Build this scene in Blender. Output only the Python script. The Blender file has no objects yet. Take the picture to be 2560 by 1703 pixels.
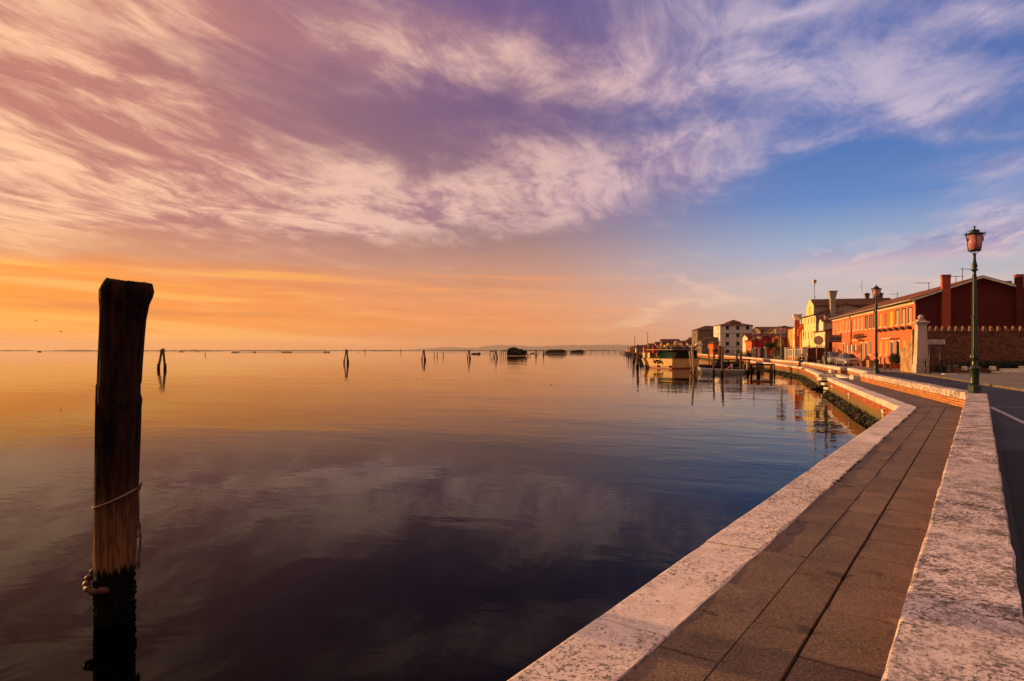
import bpy, math, random
from mathutils import Vector, Matrix, noise
R = math.radians
scn = bpy.context.scene
COL = scn.collection
random.seed(7)

# ------------------------------------------------------------------ camera
CAMZ = 2.8
F = 1600.0            # focal length in photo pixels (2560 wide)
HOR = 876.0           # row of the horizon
cam_d = bpy.data.cameras.new("camera"); cam = bpy.data.objects.new("camera", cam_d); COL.objects.link(cam)
cam.location = (0, 0, CAMZ); cam.rotation_euler = (R(90), 0, 0)
cam_d.sensor_width = 36.0; cam_d.lens = 36.0 * F / 2560.0
cam_d.shift_y = (HOR - 851.5) / 2560.0
cam_d.clip_start = 0.05; cam_d.clip_end = 60000
scn.camera = cam
scn.view_settings.view_transform = 'Standard'; scn.view_settings.look = 'None'
scn.view_settings.exposure = 0.32; scn.view_settings.gamma = 1.0
scn.view_settings.use_curve_mapping = False
scn.render.engine = 'CYCLES'

SUN_AZ = R(-60.0)     # from +Y towards +X
SUN_EL = R(6.5)

# ------------------------------------------------------------------ sky
world = bpy.data.worlds.new("World"); scn.world = world; world.use_nodes = True
nt = world.node_tree; nt.nodes.clear()
def lin(c):
    return tuple((x/255.0/12.92 if x/255.0 <= 0.04045 else ((x/255.0+0.055)/1.055)**2.4) for x in c)
class NG:
    def __init__(s, nt): s.nt = nt
    def put(s, sock, v):
        if isinstance(v, bpy.types.NodeSocket): s.nt.links.new(v, sock)
        elif isinstance(v, (tuple, list)):
            n = len(sock.default_value); v = tuple(v)
            if n == 4 and len(v) == 3: v = v + (1.0,)
            sock.default_value = v
        else: sock.default_value = v
    def m(s, op, a, b=None, c=None, clamp=False):
        n = s.nt.nodes.new('ShaderNodeMath'); n.operation = op; n.use_clamp = clamp
        s.put(n.inputs[0], a)
        if b is not None: s.put(n.inputs[1], b)
        if c is not None: s.put(n.inputs[2], c)
        return n.outputs[0]
    def comb(s, x, y, z=0.0):
        n = s.nt.nodes.new('ShaderNodeCombineXYZ')
        s.put(n.inputs[0], x); s.put(n.inputs[1], y); s.put(n.inputs[2], z); return n.outputs[0]
    def sep(s, v):
        n = s.nt.nodes.new('ShaderNodeSeparateXYZ'); s.put(n.inputs[0], v); return n.outputs
    def vadd(s, a, b):
        n = s.nt.nodes.new('ShaderNodeVectorMath'); n.operation = 'ADD'; s.put(n.inputs[0], a); s.put(n.inputs[1], b); return n.outputs[0]
    def vscale(s, a, f):
        n = s.nt.nodes.new('ShaderNodeVectorMath'); n.operation = 'SCALE'; s.put(n.inputs[0], a); s.put(n.inputs[3], f); return n.outputs[0]
    def noise(s, vec, scale, detail=4, rough=0.55, dist=0.0, color=False):
        n = s.nt.nodes.new('ShaderNodeTexNoise'); s.put(n.inputs['Vector'], vec)
        n.inputs['Scale'].default_value = scale; n.inputs['Detail'].default_value = detail
        n.inputs['Roughness'].default_value = rough; n.inputs['Distortion'].default_value = dist
        return n.outputs['Color'] if color else n.outputs['Fac']
    def mix(s, f, a, b, mode='MIX'):
        n = s.nt.nodes.new('ShaderNodeMixRGB'); n.blend_type = mode
        s.put(n.inputs[0], f); s.put(n.inputs[1], a); s.put(n.inputs[2], b); return n.outputs[0]
    def ramp(s, f, stops, interp='LINEAR'):
        n = s.nt.nodes.new('ShaderNodeValToRGB'); s.put(n.inputs[0], f); cr = n.color_ramp; cr.interpolation = interp
        while len(cr.elements) < len(stops): cr.elements.new(0.5)
        for e, (p, c) in zip(cr.elements, stops):
            e.position = p; e.color = tuple(c) + (1,) if len(c) == 3 else c
        return n.outputs[0]
    def smooth(s, v, a, b, t0=0.0, t1=1.0, kind='SMOOTHSTEP'):
        n = s.nt.nodes.new('ShaderNodeMapRange'); n.interpolation_type = kind
        s.put(n.inputs[0], v)
        for i, q in zip((1, 2, 3, 4), (a, b, t0, t1)): s.put(n.inputs[i], q)
        return n.outputs[0]
    def blob(s, vec, c, rx, ry, rot):
        n = s.nt.nodes.new('ShaderNodeMapping'); n.vector_type = 'TEXTURE'
        s.put(n.inputs[0], vec); n.inputs['Location'].default_value = (c[0], c[1], 0)
        n.inputs['Rotation'].default_value = (0, 0, rot); n.inputs['Scale'].default_value = (rx, ry, 1)
        g = s.nt.nodes.new('ShaderNodeTexGradient'); g.gradient_type = 'QUADRATIC_SPHERE'
        s.nt.links.new(n.outputs[0], g.inputs[0]); return g.outputs['Fac']
def sky_pt(x, y):     # direction (azimuth, elevation) of a place in the sky
    x *= 1.0861; y *= 1.0861
    az = math.atan((x - 1280) / F); return az, math.atan((HOR - y) / F * math.cos(az))

g = NG(nt)
tc = nt.nodes.new('ShaderNodeTexCoord')
X, Y, Z = g.sep(tc.outputs['Generated'])
Z = g.m('ABSOLUTE', Z)
az = g.m('ARCTAN2', X, Y); el = g.m('ARCSINE', Z)
q = g.m('ADD', Z, 0.05)
px_, py_ = g.m('DIVIDE', X, q), g.m('DIVIDE', Y, q)
ca, sa = math.cos(R(16)), math.sin(R(16))
ax_ = g.m('SUBTRACT', g.m('MULTIPLY', px_, ca), g.m('MULTIPLY', py_, sa))   # across the streaks
al_ = g.m('ADD', g.m('MULTIPLY', px_, sa), g.m('MULTIPLY', py_, ca))        # along them
P0 = g.comb(ax_, g.m('MULTIPLY', al_, 0.62), 0.0)
warp = g.noise(P0, 0.9, 2, 0.5, 0, True)
warpv = g.vscale(g.vadd(warp, (-0.5, -0.5, -0.5)), 0.9)
P1 = g.vadd(P0, warpv)
nA = g.noise(P1, 1.45, 11, 0.60, 0.15)
P2 = g.vadd(g.comb(g.m('MULTIPLY', ax_, 2.2), g.m('MULTIPLY', al_, 0.85), 3.0), g.vscale(warpv, 1.5))
nB = g.noise(P2, 2.6, 11, 0.68, 0.25)
nC = g.noise(g.vadd(P1, (7.1, 2.2, 0)), 1.1, 6, 0.55, 0.2)
# direction coordinates, gently warped so that the banks have ragged edges
D0 = g.comb(az, el, 0.0)
w2 = g.noise(g.comb(g.m('MULTIPLY', az, 1.0), g.m('MULTIPLY', el, 2.2), 0), 5.0, 6, 0.6, 0, True)
D1 = g.vadd(D0, g.vscale(g.vadd(w2, (-0.5, -0.5, -0.5)), 0.13))
def field(blobs, base):
    acc = base
    for (x, y, rx, ry, rot, amp) in blobs:
        c = sky_pt(x, y); cc = math.cos(c[0])
        b = g.blob(D1, c, rx*1.0861/F*cc*cc*1.5, ry*1.0861/F*cc*1.5, -R(rot))
        acc = g.m('MULTIPLY_ADD', b, amp, acc)
    return acc
#   x, y, rx, ry, rotation (clockwise on screen), amount
cover = field([
    (60, 330, 560, 230, 14, 1.7), (450, 390, 500, 160, 18, 1.45), (60, 480, 420, 90, 4, .9), (750, 430, 440, 120, 14, 1.1),
    (760, 490, 420, 60, 10, .65), (1020, 470, 330, 80, 8, .70), (420, 10, 560, 110, 8, 1.35), (40, 100, 420, 150, 0, 1.45),
    (880, 90, 380, 110, 20, 1.15), (1180, 145, 420, 110, 12, 1.15), (1500, 150, 360, 110, 0, .85), 
    (1250, 370, 520, 130, -6, .95), (1600, 325, 260, 70, -5, .85), (1250, 450, 420, 90, 2, .60), (1450, 420, 300, 70, -10, .4),
    (1850, 150, 520, 110, 2, .8), (2100, 230, 360, 130, 14, .80), (1820, 10, 460, 60, -2, .95), (2280, 20, 300, 80, 5, 1.0), (1450, 20, 300, 60, 0, .4),
    (2270, 560, 460, 70, -9, 1.05), (1980, 615, 420, 40, -4, .75), (2200, 660, 360, 26, 3, .6), (2330, 420, 240, 100, -30, .60), (1780, 585, 420, 16, 5, .45),
    (1590, 672, 190, 16, 12, 1.0), (1540, 714, 300, 16, -8, 1.0), (2300, 500, 300, 60, -12, .45), (1850, 330, 300, 30, -12, .45),
    ], 0.0)
hole = field([
    (1080, 270, 430, 95, 14, 1.0), (640, 170, 300, 70, 20, .30), (1500, 270, 360, 60, 2, .8), (1350, 60, 250, 60, 10, .5), (1700, 75, 200, 55, 0, .8),
    (1950, 410, 400, 90, -12, .75), (1750, 520, 600, 70, 0, .6), (800, 560, 900, 40, 0, .9), (2330, 110, 110, 60, 30, .5),
    ], 0.0)
base_n = g.m('ADD', g.m('MULTIPLY', nA, 0.78), g.m('MULTIPLY', nB, 0.22))
dens = g.m('SUBTRACT', g.m('MULTIPLY_ADD', g.m('SUBTRACT', base_n, 0.5), 2.3, g.m('MULTIPLY', cover, 0.95)), g.m('MULTIPLY', hole, 0.55))
fade_hi = g.smooth(el, R(34), R(60), 0.0, 0.35)          # unseen overhead cloud, shaped to lift the ambient light
dens = g.m('ADD', dens, fade_hi)
cloud = g.smooth(dens, -0.12, 1.10)
tone = g.smooth(g.m('ADD', g.m('MULTIPLY', nC, 0.5), g.m('MULTIPLY', nB, 0.5)), 0.40, 0.58)

E = lambda deg: deg / 50.0
e = g.m('DIVIDE', el, R(50))
left = g.ramp(e, [(E(0), lin((246,150,62))), (E(1.5), lin((255,150,34))), (E(4.5), lin((252,138,42))), (E(6.2), lin((246,138,60))), (E(7.5), lin((206,138,112))), (E(11), lin((188,126,112))),
                  (E(15), lin((180,120,110))), (E(24), lin((170,112,110))), (E(32), lin((165,118,125))), (E(50), lin((236,190,168)))])
mid = g.ramp(e, [(E(0), lin((208,124,76))), (E(2), lin((232,142,82))), (E(4), lin((230,150,102))), (E(7), lin((198,144,122))), (E(10), lin((160,126,126))), (E(14), lin((140,108,124))),
                 (E(19), lin((116,92,128))), (E(26), lin((112,88,134))), (E(32), lin((92,88,150))), (E(50), lin((236,190,168)))])
right = g.ramp(e, [(E(0), lin((206,158,128))), (E(2), lin((214,182,164))), (E(5), lin((196,188,190))), (E(8), lin((158,176,204))), (E(12), lin((92,136,196))), (E(17), lin((66,112,180))),
                   (E(24), lin((62,98,168))), (E(32), lin((52,84,156))), (E(50), lin((210,176,164)))])  # top stops of the three ramps are unseen, brightened for ambient light
back = g.ramp(e, [(E(0), lin((172,128,112))), (E(6), lin((168,126,112))), (E(15), lin((128,104,102))), (E(50), lin((200,160,146)))])  # unseen sky behind the camera, toned to set the fill light
f1 = g.smooth(az, R(-40), R(3)); f2 = g.smooth(az, R(-2), R(27)); aaz = g.m('ABSOLUTE', az)
f3 = g.smooth(aaz, R(55), R(125))
clear = g.mix(f2, g.mix(f1, left, mid), right)
clear = g.mix(f3, clear, back)
# glow near the hidden sun and warm streaks low over the lagoon
glow = g.blob(D0, (R(-68), R(4)), R(62), R(16), 0)
clear = g.mix(g.m('MULTIPLY', glow, 0.75), clear, (1.25, 0.60, 0.11))
bn = g.noise(g.comb(g.m('MULTIPLY', az, 1.3), g.m('MULTIPLY', g.m('ADD', el, g.m('MULTIPLY', az, 0.035)), 26), 0), 1.6, 5, 0.55, 0.3)
lowband = g.m('MULTIPLY', g.smooth(el, R(7.4), R(6.3)), g.smooth(az, R(26), R(-20)))
streak = g.m('MULTIPLY', g.smooth(bn, 0.50, 0.62), lowband)
clear = g.mix(g.m('MULTIPLY', streak, 0.85), clear, g.mix(f1, lin((255,186,78)), lin((246,156,98))))
dusk = g.m('MULTIPLY', g.smooth(bn, 0.48, 0.36), lowband)
clear = g.mix(g.m('MULTIPLY', dusk, 0.5), clear, lin((208,118,66)))
clit = g.mix(f2, g.mix(f1, lin((255,200,160)), lin((224,182,174))), lin((200,184,206)))
clow = g.mix(g.smooth(el, R(11), R(3)), clit, g.mix(f2, lin((246,176,112)), lin((226,198,186))))
cdark = g.mix(f2, g.mix(f1, lin((190,124,112)), lin((160,120,140))), lin((132,136,184)))
ccol = g.mix(g.m('MAXIMUM', tone, g.smooth(el, R(9), R(6))), cdark, clow)
ccol = g.mix(f3, ccol, lin((128,98,92)))
ccol = g.mix(g.smooth(el, R(32), R(48)), ccol, lin((245,196,172)))  # unseen zenith made warm and bright as extra fill light
sky = g.mix(cloud, clear, ccol)
# physical dusk sky as a faint base
nish = nt.nodes.new('ShaderNodeTexSky'); nish.sky_type = 'NISHITA'; nish.sun_disc = False
nish.sun_elevation = SUN_EL; nish.sun_rotation = SUN_AZ
phys = g.vscale(nish.outputs[0], 0.002)
sky = g.mix(1.0, sky, phys, 'ADD')
bg = nt.nodes.new('ShaderNodeBackground'); nt.links.new(sky, bg.inputs[0]); bg.inputs[1].default_value = 0.81
wo = nt.nodes.new('ShaderNodeOutputWorld'); nt.links.new(bg.outputs[0], wo.inputs[0])
world.cycles.sampling_method = 'MANUAL'; world.cycles.sample_map_resolution = 1024

# ------------------------------------------------------------------ sun
sd = bpy.data.lights.new("sun", 'SUN'); sd.energy = 5.0; sd.angle = R(0.5); sd.color = (1.0, 0.54, 0.18)
so = bpy.data.objects.new("sun", sd); COL.objects.link(so)
sdir = Vector((math.sin(SUN_AZ)*math.cos(SUN_EL), math.cos(SUN_AZ)*math.cos(SUN_EL), math.sin(SUN_EL)))
so.rotation_euler = (-sdir).to_track_quat('-Z', 'Y').to_euler(); so.location = (-60, 30, 40)

# ------------------------------------------------------------------ water material
wm = bpy.data.materials.new('lagoon_water'); wm.use_nodes = True
h = NG(wm.node_tree); bs = wm.node_tree.nodes['Principled BSDF']
bs.inputs['Base Color'].default_value = (0.0004, 0.0005, 0.0006, 1); bs.inputs['Roughness'].default_value = 0.02; bs.inputs['IOR'].default_value = 1.125
t = wm.node_tree.nodes.new('ShaderNodeTexCoord')
ox, oy, oz = h.sep(t.outputs['Object'])
rx = h.m('ADD', h.m('MULTIPLY', ox, 0.93), h.m('MULTIPLY', oy, -0.37)); ry = h.m('ADD', h.m('MULTIPLY', ox, 0.37), h.m('MULTIPLY', oy, 0.93))
va = h.comb(h.m('MULTIPLY', rx, 0.6), ry, 0)
n1 = h.noise(va, 0.9, 3, 0.5, 0.8); n2 = h.noise(va, 4.0, 2, 0.5, 0.6)
n3 = h.noise(h.comb(h.m('MULTIPLY', rx, 0.5), ry, 0), 0.16, 2, 0.5, 0.3)
patch = h.smooth(h.noise(h.comb(h.m('MULTIPLY', rx, 0.4), ry, 0), 0.07, 3, 0.5), 0.38, 0.62, 0.25, 1.15)
hh = h.m('ADD', h.m('MULTIPLY', n1, 0.015), h.m('ADD', h.m('MULTIPLY', n2, 0.0016), h.m('MULTIPLY', n3, 0.03)))
bp = wm.node_tree.nodes.new('ShaderNodeBump'); bp.inputs['Strength'].default_value = 1.0; bp.inputs['Distance'].default_value = 1.0
h.put(bp.inputs['Height'], h.m('MULTIPLY', hh, patch)); wm.node_tree.links.new(bp.outputs[0], bs.inputs['Normal'])

# ------------------------------------------------------------------ helpers
def G(px, py, z=0.0):
    """point at height z seen at photo pixel (px, py)"""
    Yd = F * (CAMZ - z) / (py - HOR); return ((px - 1280) / F * Yd, Yd)
def atx(px, Yd): return (px - 1280) / F * Yd
def zat(py, Yd): return CAMZ - (py - HOR) / F * Yd

class MB:
    """collects faces; build() links them as one mesh object"""
    def __init__(s): s.v = []; s.f = []; s.sm = []; s.rnd = []
    def add(s, vs, fs, smooth=False):
        b = len(s.v); s.v += [tuple(v) for v in vs]
        for f in fs: s.f.append(tuple(b + i for i in f)); s.sm.append(smooth)
        return s
    def box(s, x0, x1, y0, y1, z0, z1):
        vs = [(x0,y0,z0),(x1,y0,z0),(x1,y1,z0),(x0,y1,z0),(x0,y0,z1),(x1,y0,z1),(x1,y1,z1),(x0,y1,z1)]
        return s.add(vs, [(0,3,2,1),(4,5,6,7),(0,1,5,4),(1,2,6,5),(2,3,7,6),(3,0,4,7)])
    def cbox(s, x0, x1, y0, y1, z0, z1, c=0.01):
        """box with chamfered edges along the top"""
        vs = [(x0,y0,z0),(x1,y0,z0),(x1,y1,z0),(x0,y1,z0),(x0,y0,z1-c),(x1,y0,z1-c),(x1,y1,z1-c),(x0,y1,z1-c),
              (x0+c,y0+c,z1),(x1-c,y0+c,z1),(x1-c,y1-c,z1),(x0+c,y1-c,z1)]
        return s.add(vs, [(0,3,2,1),(0,1,5,4),(1,2,6,5),(2,3,7,6),(3,0,4,7),(4,5,9,8),(5,6,10,9),(6,7,11,10),(7,4,8,11),(8,9,10,11)])
    def quad(s, a, b, c, d): return s.add([a,b,c,d], [(0,1,2,3)])
    def obox(s, c, dx, dy, dz, rot=0, tilt=0):
        """box centred at c with full sizes, turned about z, then tipped about its own x"""
        M = Matrix.Translation(c) @ Matrix.Rotation(rot, 4, 'Z') @ Matrix.Rotation(tilt, 4, 'X')
        vs = [M @ Vector((sx*dx/2, sy*dy/2, sz*dz/2)) for sz in (-1,1) for sx, sy in ((-1,-1),(1,-1),(1,1),(-1,1))]
        return s.add(vs, [(0,3,2,1),(4,5,6,7),(0,1,5,4),(1,2,6,5),(2,3,7,6),(3,0,4,7)])
    def lathe(s, prof, n=16, cx=0, cy=0, smooth=True, flute=0.0, cap=True):
        b = len(s.v)
        for (r, z) in prof:
            for i in range(n):
                a = 2*math.pi*i/n; rr = r * (1 - flute*(i % 2)); s.v.append((cx+rr*math.cos(a), cy+rr*math.sin(a), z))
        for k in range(len(prof)-1):
            for i in range(n):
                j = (i+1) % n; s.f.append((b+k*n+i, b+k*n+j, b+(k+1)*n+j, b+(k+1)*n+i)); s.sm.append(smooth)
        if cap:
            s.f.append(tuple(b+i for i in reversed(range(n)))); s.sm.append(False)
            m = (len(prof)-1)*n; s.f.append(tuple(b+m+i for i in range(n))); s.sm.append(False)
        return s
    def tube(s, pts, r, n=8, smooth=True, rough=0.0):
        pts = [Vector(p) for p in pts]; rs = r if isinstance(r, (list, tuple)) else [r]*len(pts)
        b = len(s.v); up = Vector((0,0,1))
        for k, p in enumerate(pts):
            d = (pts[min(k+1, len(pts)-1)] - pts[max(k-1, 0)]).normalized()
            a = d.cross(up) if abs(d.z) < 0.95 else d.cross(Vector((0,1,0)))
            a.normalize(); c = d.cross(a)
            for i in range(n):
                t = 2*math.pi*i/n; rr = rs[k]*(1+rough*(noise.noise(Vector((p.x*3+math.cos(t)*2, p.y*3+math.sin(t)*2, p.z*1.3)))))
                s.v.append(tuple(p + a*(math.cos(t)*rr) + c*(math.sin(t)*rr)))
        for k in range(len(pts)-1):
            for i in range(n):
                j = (i+1) % n; s.f.append((b+k*n+i, b+(k+1)*n+i, b+(k+1)*n+j, b+k*n+j)); s.sm.append(smooth)
        s.f.append(tuple(b+i for i in range(n))); s.sm.append(False)
        m = (len(pts)-1)*n; s.f.append(tuple(b+m+i for i in reversed(range(n)))); s.sm.append(False)
        return s
    def ball(s, c, rx, ry=None, rz=None, n=10, m=7, lump=0.0):
        ry = ry or rx; rz = rz or rx; b = len(s.v)
        for k in range(m+1):
            ph = math.pi*k/m - math.pi/2
            for i in range(n):
                t = 2*math.pi*i/n; d = Vector((math.cos(t)*math.cos(ph), math.sin(t)*math.cos(ph), math.sin(ph)))
                l = 1 + lump*noise.noise(d*2.1 + Vector(c)*1.7)
                s.v.append((c[0]+rx*d.x*l, c[1]+ry*d.y*l, c[2]+rz*d.z*l))
        for k in range(m):
            for i in range(n):
                j = (i+1) % n; s.f.append((b+k*n+i, b+k*n+j, b+(k+1)*n+j, b+(k+1)*n+i)); s.sm.append(True)
        return s
    def prism(s, poly, axis, a, b):
        """extrude a polygon; axis 'x': poly is (y,z); 'y': (x,z); 'z': (x,y)"""
        n = len(poly)
        def P(p, t): return {'x': (t, p[0], p[1]), 'y': (p[0], t, p[1]), 'z': (p[0], p[1], t)}[axis]
        vs = [P(p, a) for p in poly] + [P(p, b) for p in poly]
        fs = [tuple(reversed(range(n))), tuple(range(n, 2*n))] + [(i, (i+1) % n, n+(i+1) % n, n+i) for i in range(n)]
        return s.add(vs, fs)
    def leaves(s, c, r, count, size, rnd, flat=0.0, shell=0.35):
        for _ in range(count):
            while True:
                d = Vector((rnd.uniform(-1,1), rnd.uniform(-1,1), rnd.uniform(-1,1)))
                if shell < d.length <= 1: break
            k = 1 + 0.35*noise.noise(d*2.3 + Vector(c))
            p = Vector((c[0]+d.x*r[0]*k, c[1]+d.y*r[1]*k, c[2]+d.z*r[2]*k))
            n = (d + Vector((rnd.uniform(-1,1), rnd.uniform(-1,1), rnd.uniform(-1,1)))*0.9).normalized()
            a = n.cross(Vector((rnd.uniform(-1,1), rnd.uniform(-1,1), rnd.uniform(-1,1)))).normalized(); b = n.cross(a)
            z = size*rnd.uniform(0.6, 1.4)
            s.add([p-a*z, p-b*z*0.5, p+a*z, p+b*z*0.5], [(0,1,2,3)])
        return s
    def mesh(s, name):
        me = bpy.data.meshes.new(name); me.from_pydata(s.v, [], s.f)
        me.polygons.foreach_set('use_smooth', s.sm)
        uv = me.uv_layers.new(name='UVMap'); data = [0.0]*(2*len(me.loops))
        for p in me.polygons:
            n = p.normal
            if abs(n.z) > 0.985: t = Vector((1,0,0)); u = Vector((0,1,0))
            else: t = Vector((-n.y, n.x, 0)).normalized(); u = n.cross(t)
            for li in p.loop_indices:
                co = me.vertices[me.loops[li].vertex_index].co
                data[2*li] = co.dot(t); data[2*li+1] = co.dot(u)
        uv.data.foreach_set('uv', data); me.update(); return me
    def build(s, name, mat, parent=None):
        me = s.mesh(name); o = bpy.data.objects.new(name, me); COL.objects.link(o)
        if mat: me.materials.append(mat)
        if parent: o.parent = parent
        return o
def thing(name, label, cat, loc=(0,0,0), rotz=0.0, group=None):
    o = bpy.data.objects.new(name, None); COL.objects.link(o); o.empty_display_size = 0.3
    o.location = loc; o.rotation_euler = (0, 0, rotz); return tag(o, label, cat, group)
def tag(o, label=None, cat=None, group=None, kind=None):
    for k, v in (('label', label), ('category', cat), ('group', group), ('kind', kind)):
        if v: o[k] = v
    return o
def struct(o): o['kind'] = 'structure'; return o
def copy_tree(o, parent=None):
    c = o.copy(); COL.objects.link(c)
    if parent: c.parent = parent
    for ch in list(o.children): copy_tree(ch, c)
    return c
def place(src, first, loc, rotz=0.0, label=None, sc=1.0):
    o = src if first else copy_tree(src)
    o.location = loc; o.rotation_euler = (0, 0, rotz); o.scale = (sc, sc, sc)
    if label: o['label'] = label
    return o

# ------------------------------------------------------------------ materials
MATS = {}
def mat(name, col, rough=0.75, var=0.25, scale=3.0, col2=None, bump=0.0, bscale=20.0, metal=0.0, stretch=(1,1,1), spec=0.4, island=0.0, coords='Object'):
    if name in MATS: return MATS[name]
    m = bpy.data.materials.new(name); m.use_nodes = True; h = NG(m.node_tree); b = m.node_tree.nodes['Principled BSDF']
    t = m.node_tree.nodes.new('ShaderNodeTexCoord'); mp = m.node_tree.nodes.new('ShaderNodeMapping'); mp.inputs['Scale'].default_value = stretch
    m.node_tree.links.new(t.outputs[coords], mp.inputs[0]); v = mp.outputs[0]
    n = h.noise(v, scale, 6, 0.6)
    c2 = col2 or tuple(x*(1-var) for x in col); c1 = col if col2 else tuple(min(1, x*(1+var*0.6)) for x in col)
    c = h.mix(h.smooth(n, 0.35, 0.65), c1, c2)
    if island:
        gi = m.node_tree.nodes.new('ShaderNodeNewGeometry'); k = h.smooth(gi.outputs['Random Per Island'], 0, 1, 1-island, 1+island, 'LINEAR')
        c = h.vscale(c, k)
    h.put(b.inputs['Base Color'], c); b.inputs['Roughness'].default_value = rough; b.inputs['Metallic'].default_value = metal
    b.inputs['Specular IOR Level'].default_value = spec
    if bump:
        bn = m.node_tree.nodes.new('ShaderNodeBump'); bn.inputs['Strength'].default_value = 1.0; bn.inputs['Distance'].default_value = bump
        h.put(bn.inputs['Height'], h.noise(v, bscale, 5, 0.65)); m.node_tree.links.new(bn.outputs[0], b.inputs['Normal'])
    MATS[name] = m; return m
def brickmat(name, c1, c2, mortar, bw=0.25, bh=0.065, dirt=None, bump=0.006):
    m = bpy.data.materials.new(name); m.use_nodes = True; h = NG(m.node_tree); b = m.node_tree.nodes['Principled BSDF']
    t = m.node_tree.nodes.new('ShaderNodeTexCoord'); br = m.node_tree.nodes.new('ShaderNodeTexBrick')
    wob = h.vscale(h.noise(t.outputs['UV'], 1.5, 3, 0.5, 0, True), 0.03)
    h.put(br.inputs['Vector'], h.vadd(t.outputs['UV'], wob))
    br.inputs['Scale'].default_value = 1.0; br.inputs['Brick Width'].default_value = bw; br.inputs['Row Height'].default_value = bh
    br.inputs['Mortar Size'].default_value = 0.011; br.inputs['Mortar Smooth'].default_value = 0.4; br.inputs['Bias'].default_value = -0.1
    h.put(br.inputs['Color1'], c1); h.put(br.inputs['Color2'], c2); h.put(br.inputs['Mortar'], mortar)
    n = h.noise(t.outputs['UV'], 2.2, 6, 0.65)
    c = h.mix(h.smooth(n, 0.45, 0.72, 0, 0.75), br.outputs['Color'], dirt or tuple(x*0.45 for x in c2))
    n2 = h.noise(t.outputs['UV'], 9.0, 4, 0.6)
    c = h.mix(h.smooth(n2, 0.55, 0.7, 0, 0.4), c, tuple(min(1, x*1.7) for x in c1))
    h.put(b.inputs['Base Color'], c); b.inputs['Roughness'].default_value = 0.9; b.inputs['Specular IOR Level'].default_value = 0.2
    bn = m.node_tree.nodes.new('ShaderNodeBump'); bn.inputs['Distance'].default_value = bump
    h.put(bn.inputs['Height'], h.m('ADD', h.m('MULTIPLY', br.outputs['Fac'], -1.0), h.m('MULTIPLY', n2, 0.8))); m.node_tree.links.new(bn.outputs[0], b.inputs['Normal'])
    return m
def plaster(name, col, stain=0.35, patch=None):
    """painted render with weather streaks, scuffs and a dirty foot"""
    m = bpy.data.materials.new(name); m.use_nodes = True; h = NG(m.node_tree); b = m.node_tree.nodes['Principled BSDF']
    t = m.node_tree.nodes.new('ShaderNodeTexCoord'); o = t.outputs['Object']; X_, Y_, Z_ = h.sep(o)
    streak = h.noise(h.comb(h.m('MULTIPLY', X_, 2.2), h.m('MULTIPLY', Y_, 2.2), h.m('MULTIPLY', Z_, 0.25)), 1.3, 5, 0.6)
    blot = h.noise(o, 0.45, 6, 0.62)
    c = h.mix(h.smooth(streak, 0.45, 0.75, 0, stain), col, tuple(x*0.55 for x in col))
    c = h.mix(h.smooth(blot, 0.5, 0.72, 0, stain), c, tuple(min(1, x*1.25+0.02) for x in col))
    c = h.mix(h.m('MULTIPLY', h.smooth(Z_, 1.3, 0.0), h.smooth(h.noise(o, 1.6, 5, 0.65), 0.42, 0.6, 0, 0.75)), c, patch or tuple(x*0.5+0.05 for x in col))
    h.put(b.inputs['Base Color'], c); b.inputs['Roughness'].default_value = 0.9; b.inputs['Specular IOR Level'].default_value = 0.15
    bn = m.node_tree.nodes.new('ShaderNodeBump'); bn.inputs['Distance'].default_value = 0.01
    h.put(bn.inputs['Height'], h.noise(o, 6.0, 6, 0.65)); m.node_tree.links.new(bn.outputs[0], b.inputs['Normal'])
    return m
def tilemat(name, col):
    """clay roof tiles running down the slope (UV: u along the eave, v up the slope)"""
    m = bpy.data.materials.new(name); m.use_nodes = True; h = NG(m.node_tree); b = m.node_tree.nodes['Principled BSDF']
    t = m.node_tree.nodes.new('ShaderNodeTexCoord'); U, V, W = h.sep(t.outputs['UV'])
    u = h.m('MULTIPLY', U, 2*math.pi/0.24); wave = h.m('SINE', u)
    row = h.m('FRACT', h.m('MULTIPLY', V, 1/0.38))
    wn = m.node_tree.nodes.new('ShaderNodeTexWhiteNoise'); h.put(wn.inputs['Vector'], h.comb(h.m('FLOOR', h.m('MULTIPLY', U, 1/0.24)), h.m('FLOOR', h.m('MULTIPLY', V, 1/0.38)), 0))
    c = h.mix(wn.outputs['Value'], tuple(x*0.6 for x in col), tuple(min(1, x*1.35) for x in col))
    c = h.mix(h.smooth(wave, -0.3, -0.9, 0, 0.7), c, tuple(x*0.25 for x in col))
    c = h.mix(h.smooth(h.noise(t.outputs['UV'], 0.9, 6, 0.65), 0.5, 0.7, 0, 0.6), c, (0.05, 0.045, 0.03))
    h.put(b.inputs['Base Color'], c); b.inputs['Roughness'].default_value = 0.9; b.inputs['Specular IOR Level'].default_value = 0.15
    bn = m.node_tree.nodes.new('ShaderNodeBump'); bn.inputs['Distance'].default_value = 0.05
    h.put(bn.inputs['Height'], h.m('ADD', wave, h.m('MULTIPLY', row, 0.5))); m.node_tree.links.new(bn.outputs[0], b.inputs['Normal'])
    return m
def glassmat(name, col=(0.02,0.022,0.025), rough=0.12):
    m = bpy.data.materials.new(name); m.use_nodes = True; b = m.node_tree.nodes['Principled BSDF']; h = NG(m.node_tree)
    t = m.node_tree.nodes.new('ShaderNodeTexCoord'); h.put(b.inputs['Base Color'], h.mix(h.noise(t.outputs['Object'], 1.2, 2), col, tuple(x*2.2 for x in col)))
    b.inputs['Roughness'].default_value = rough; b.inputs['IOR'].default_value = 1.5; return m

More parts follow.
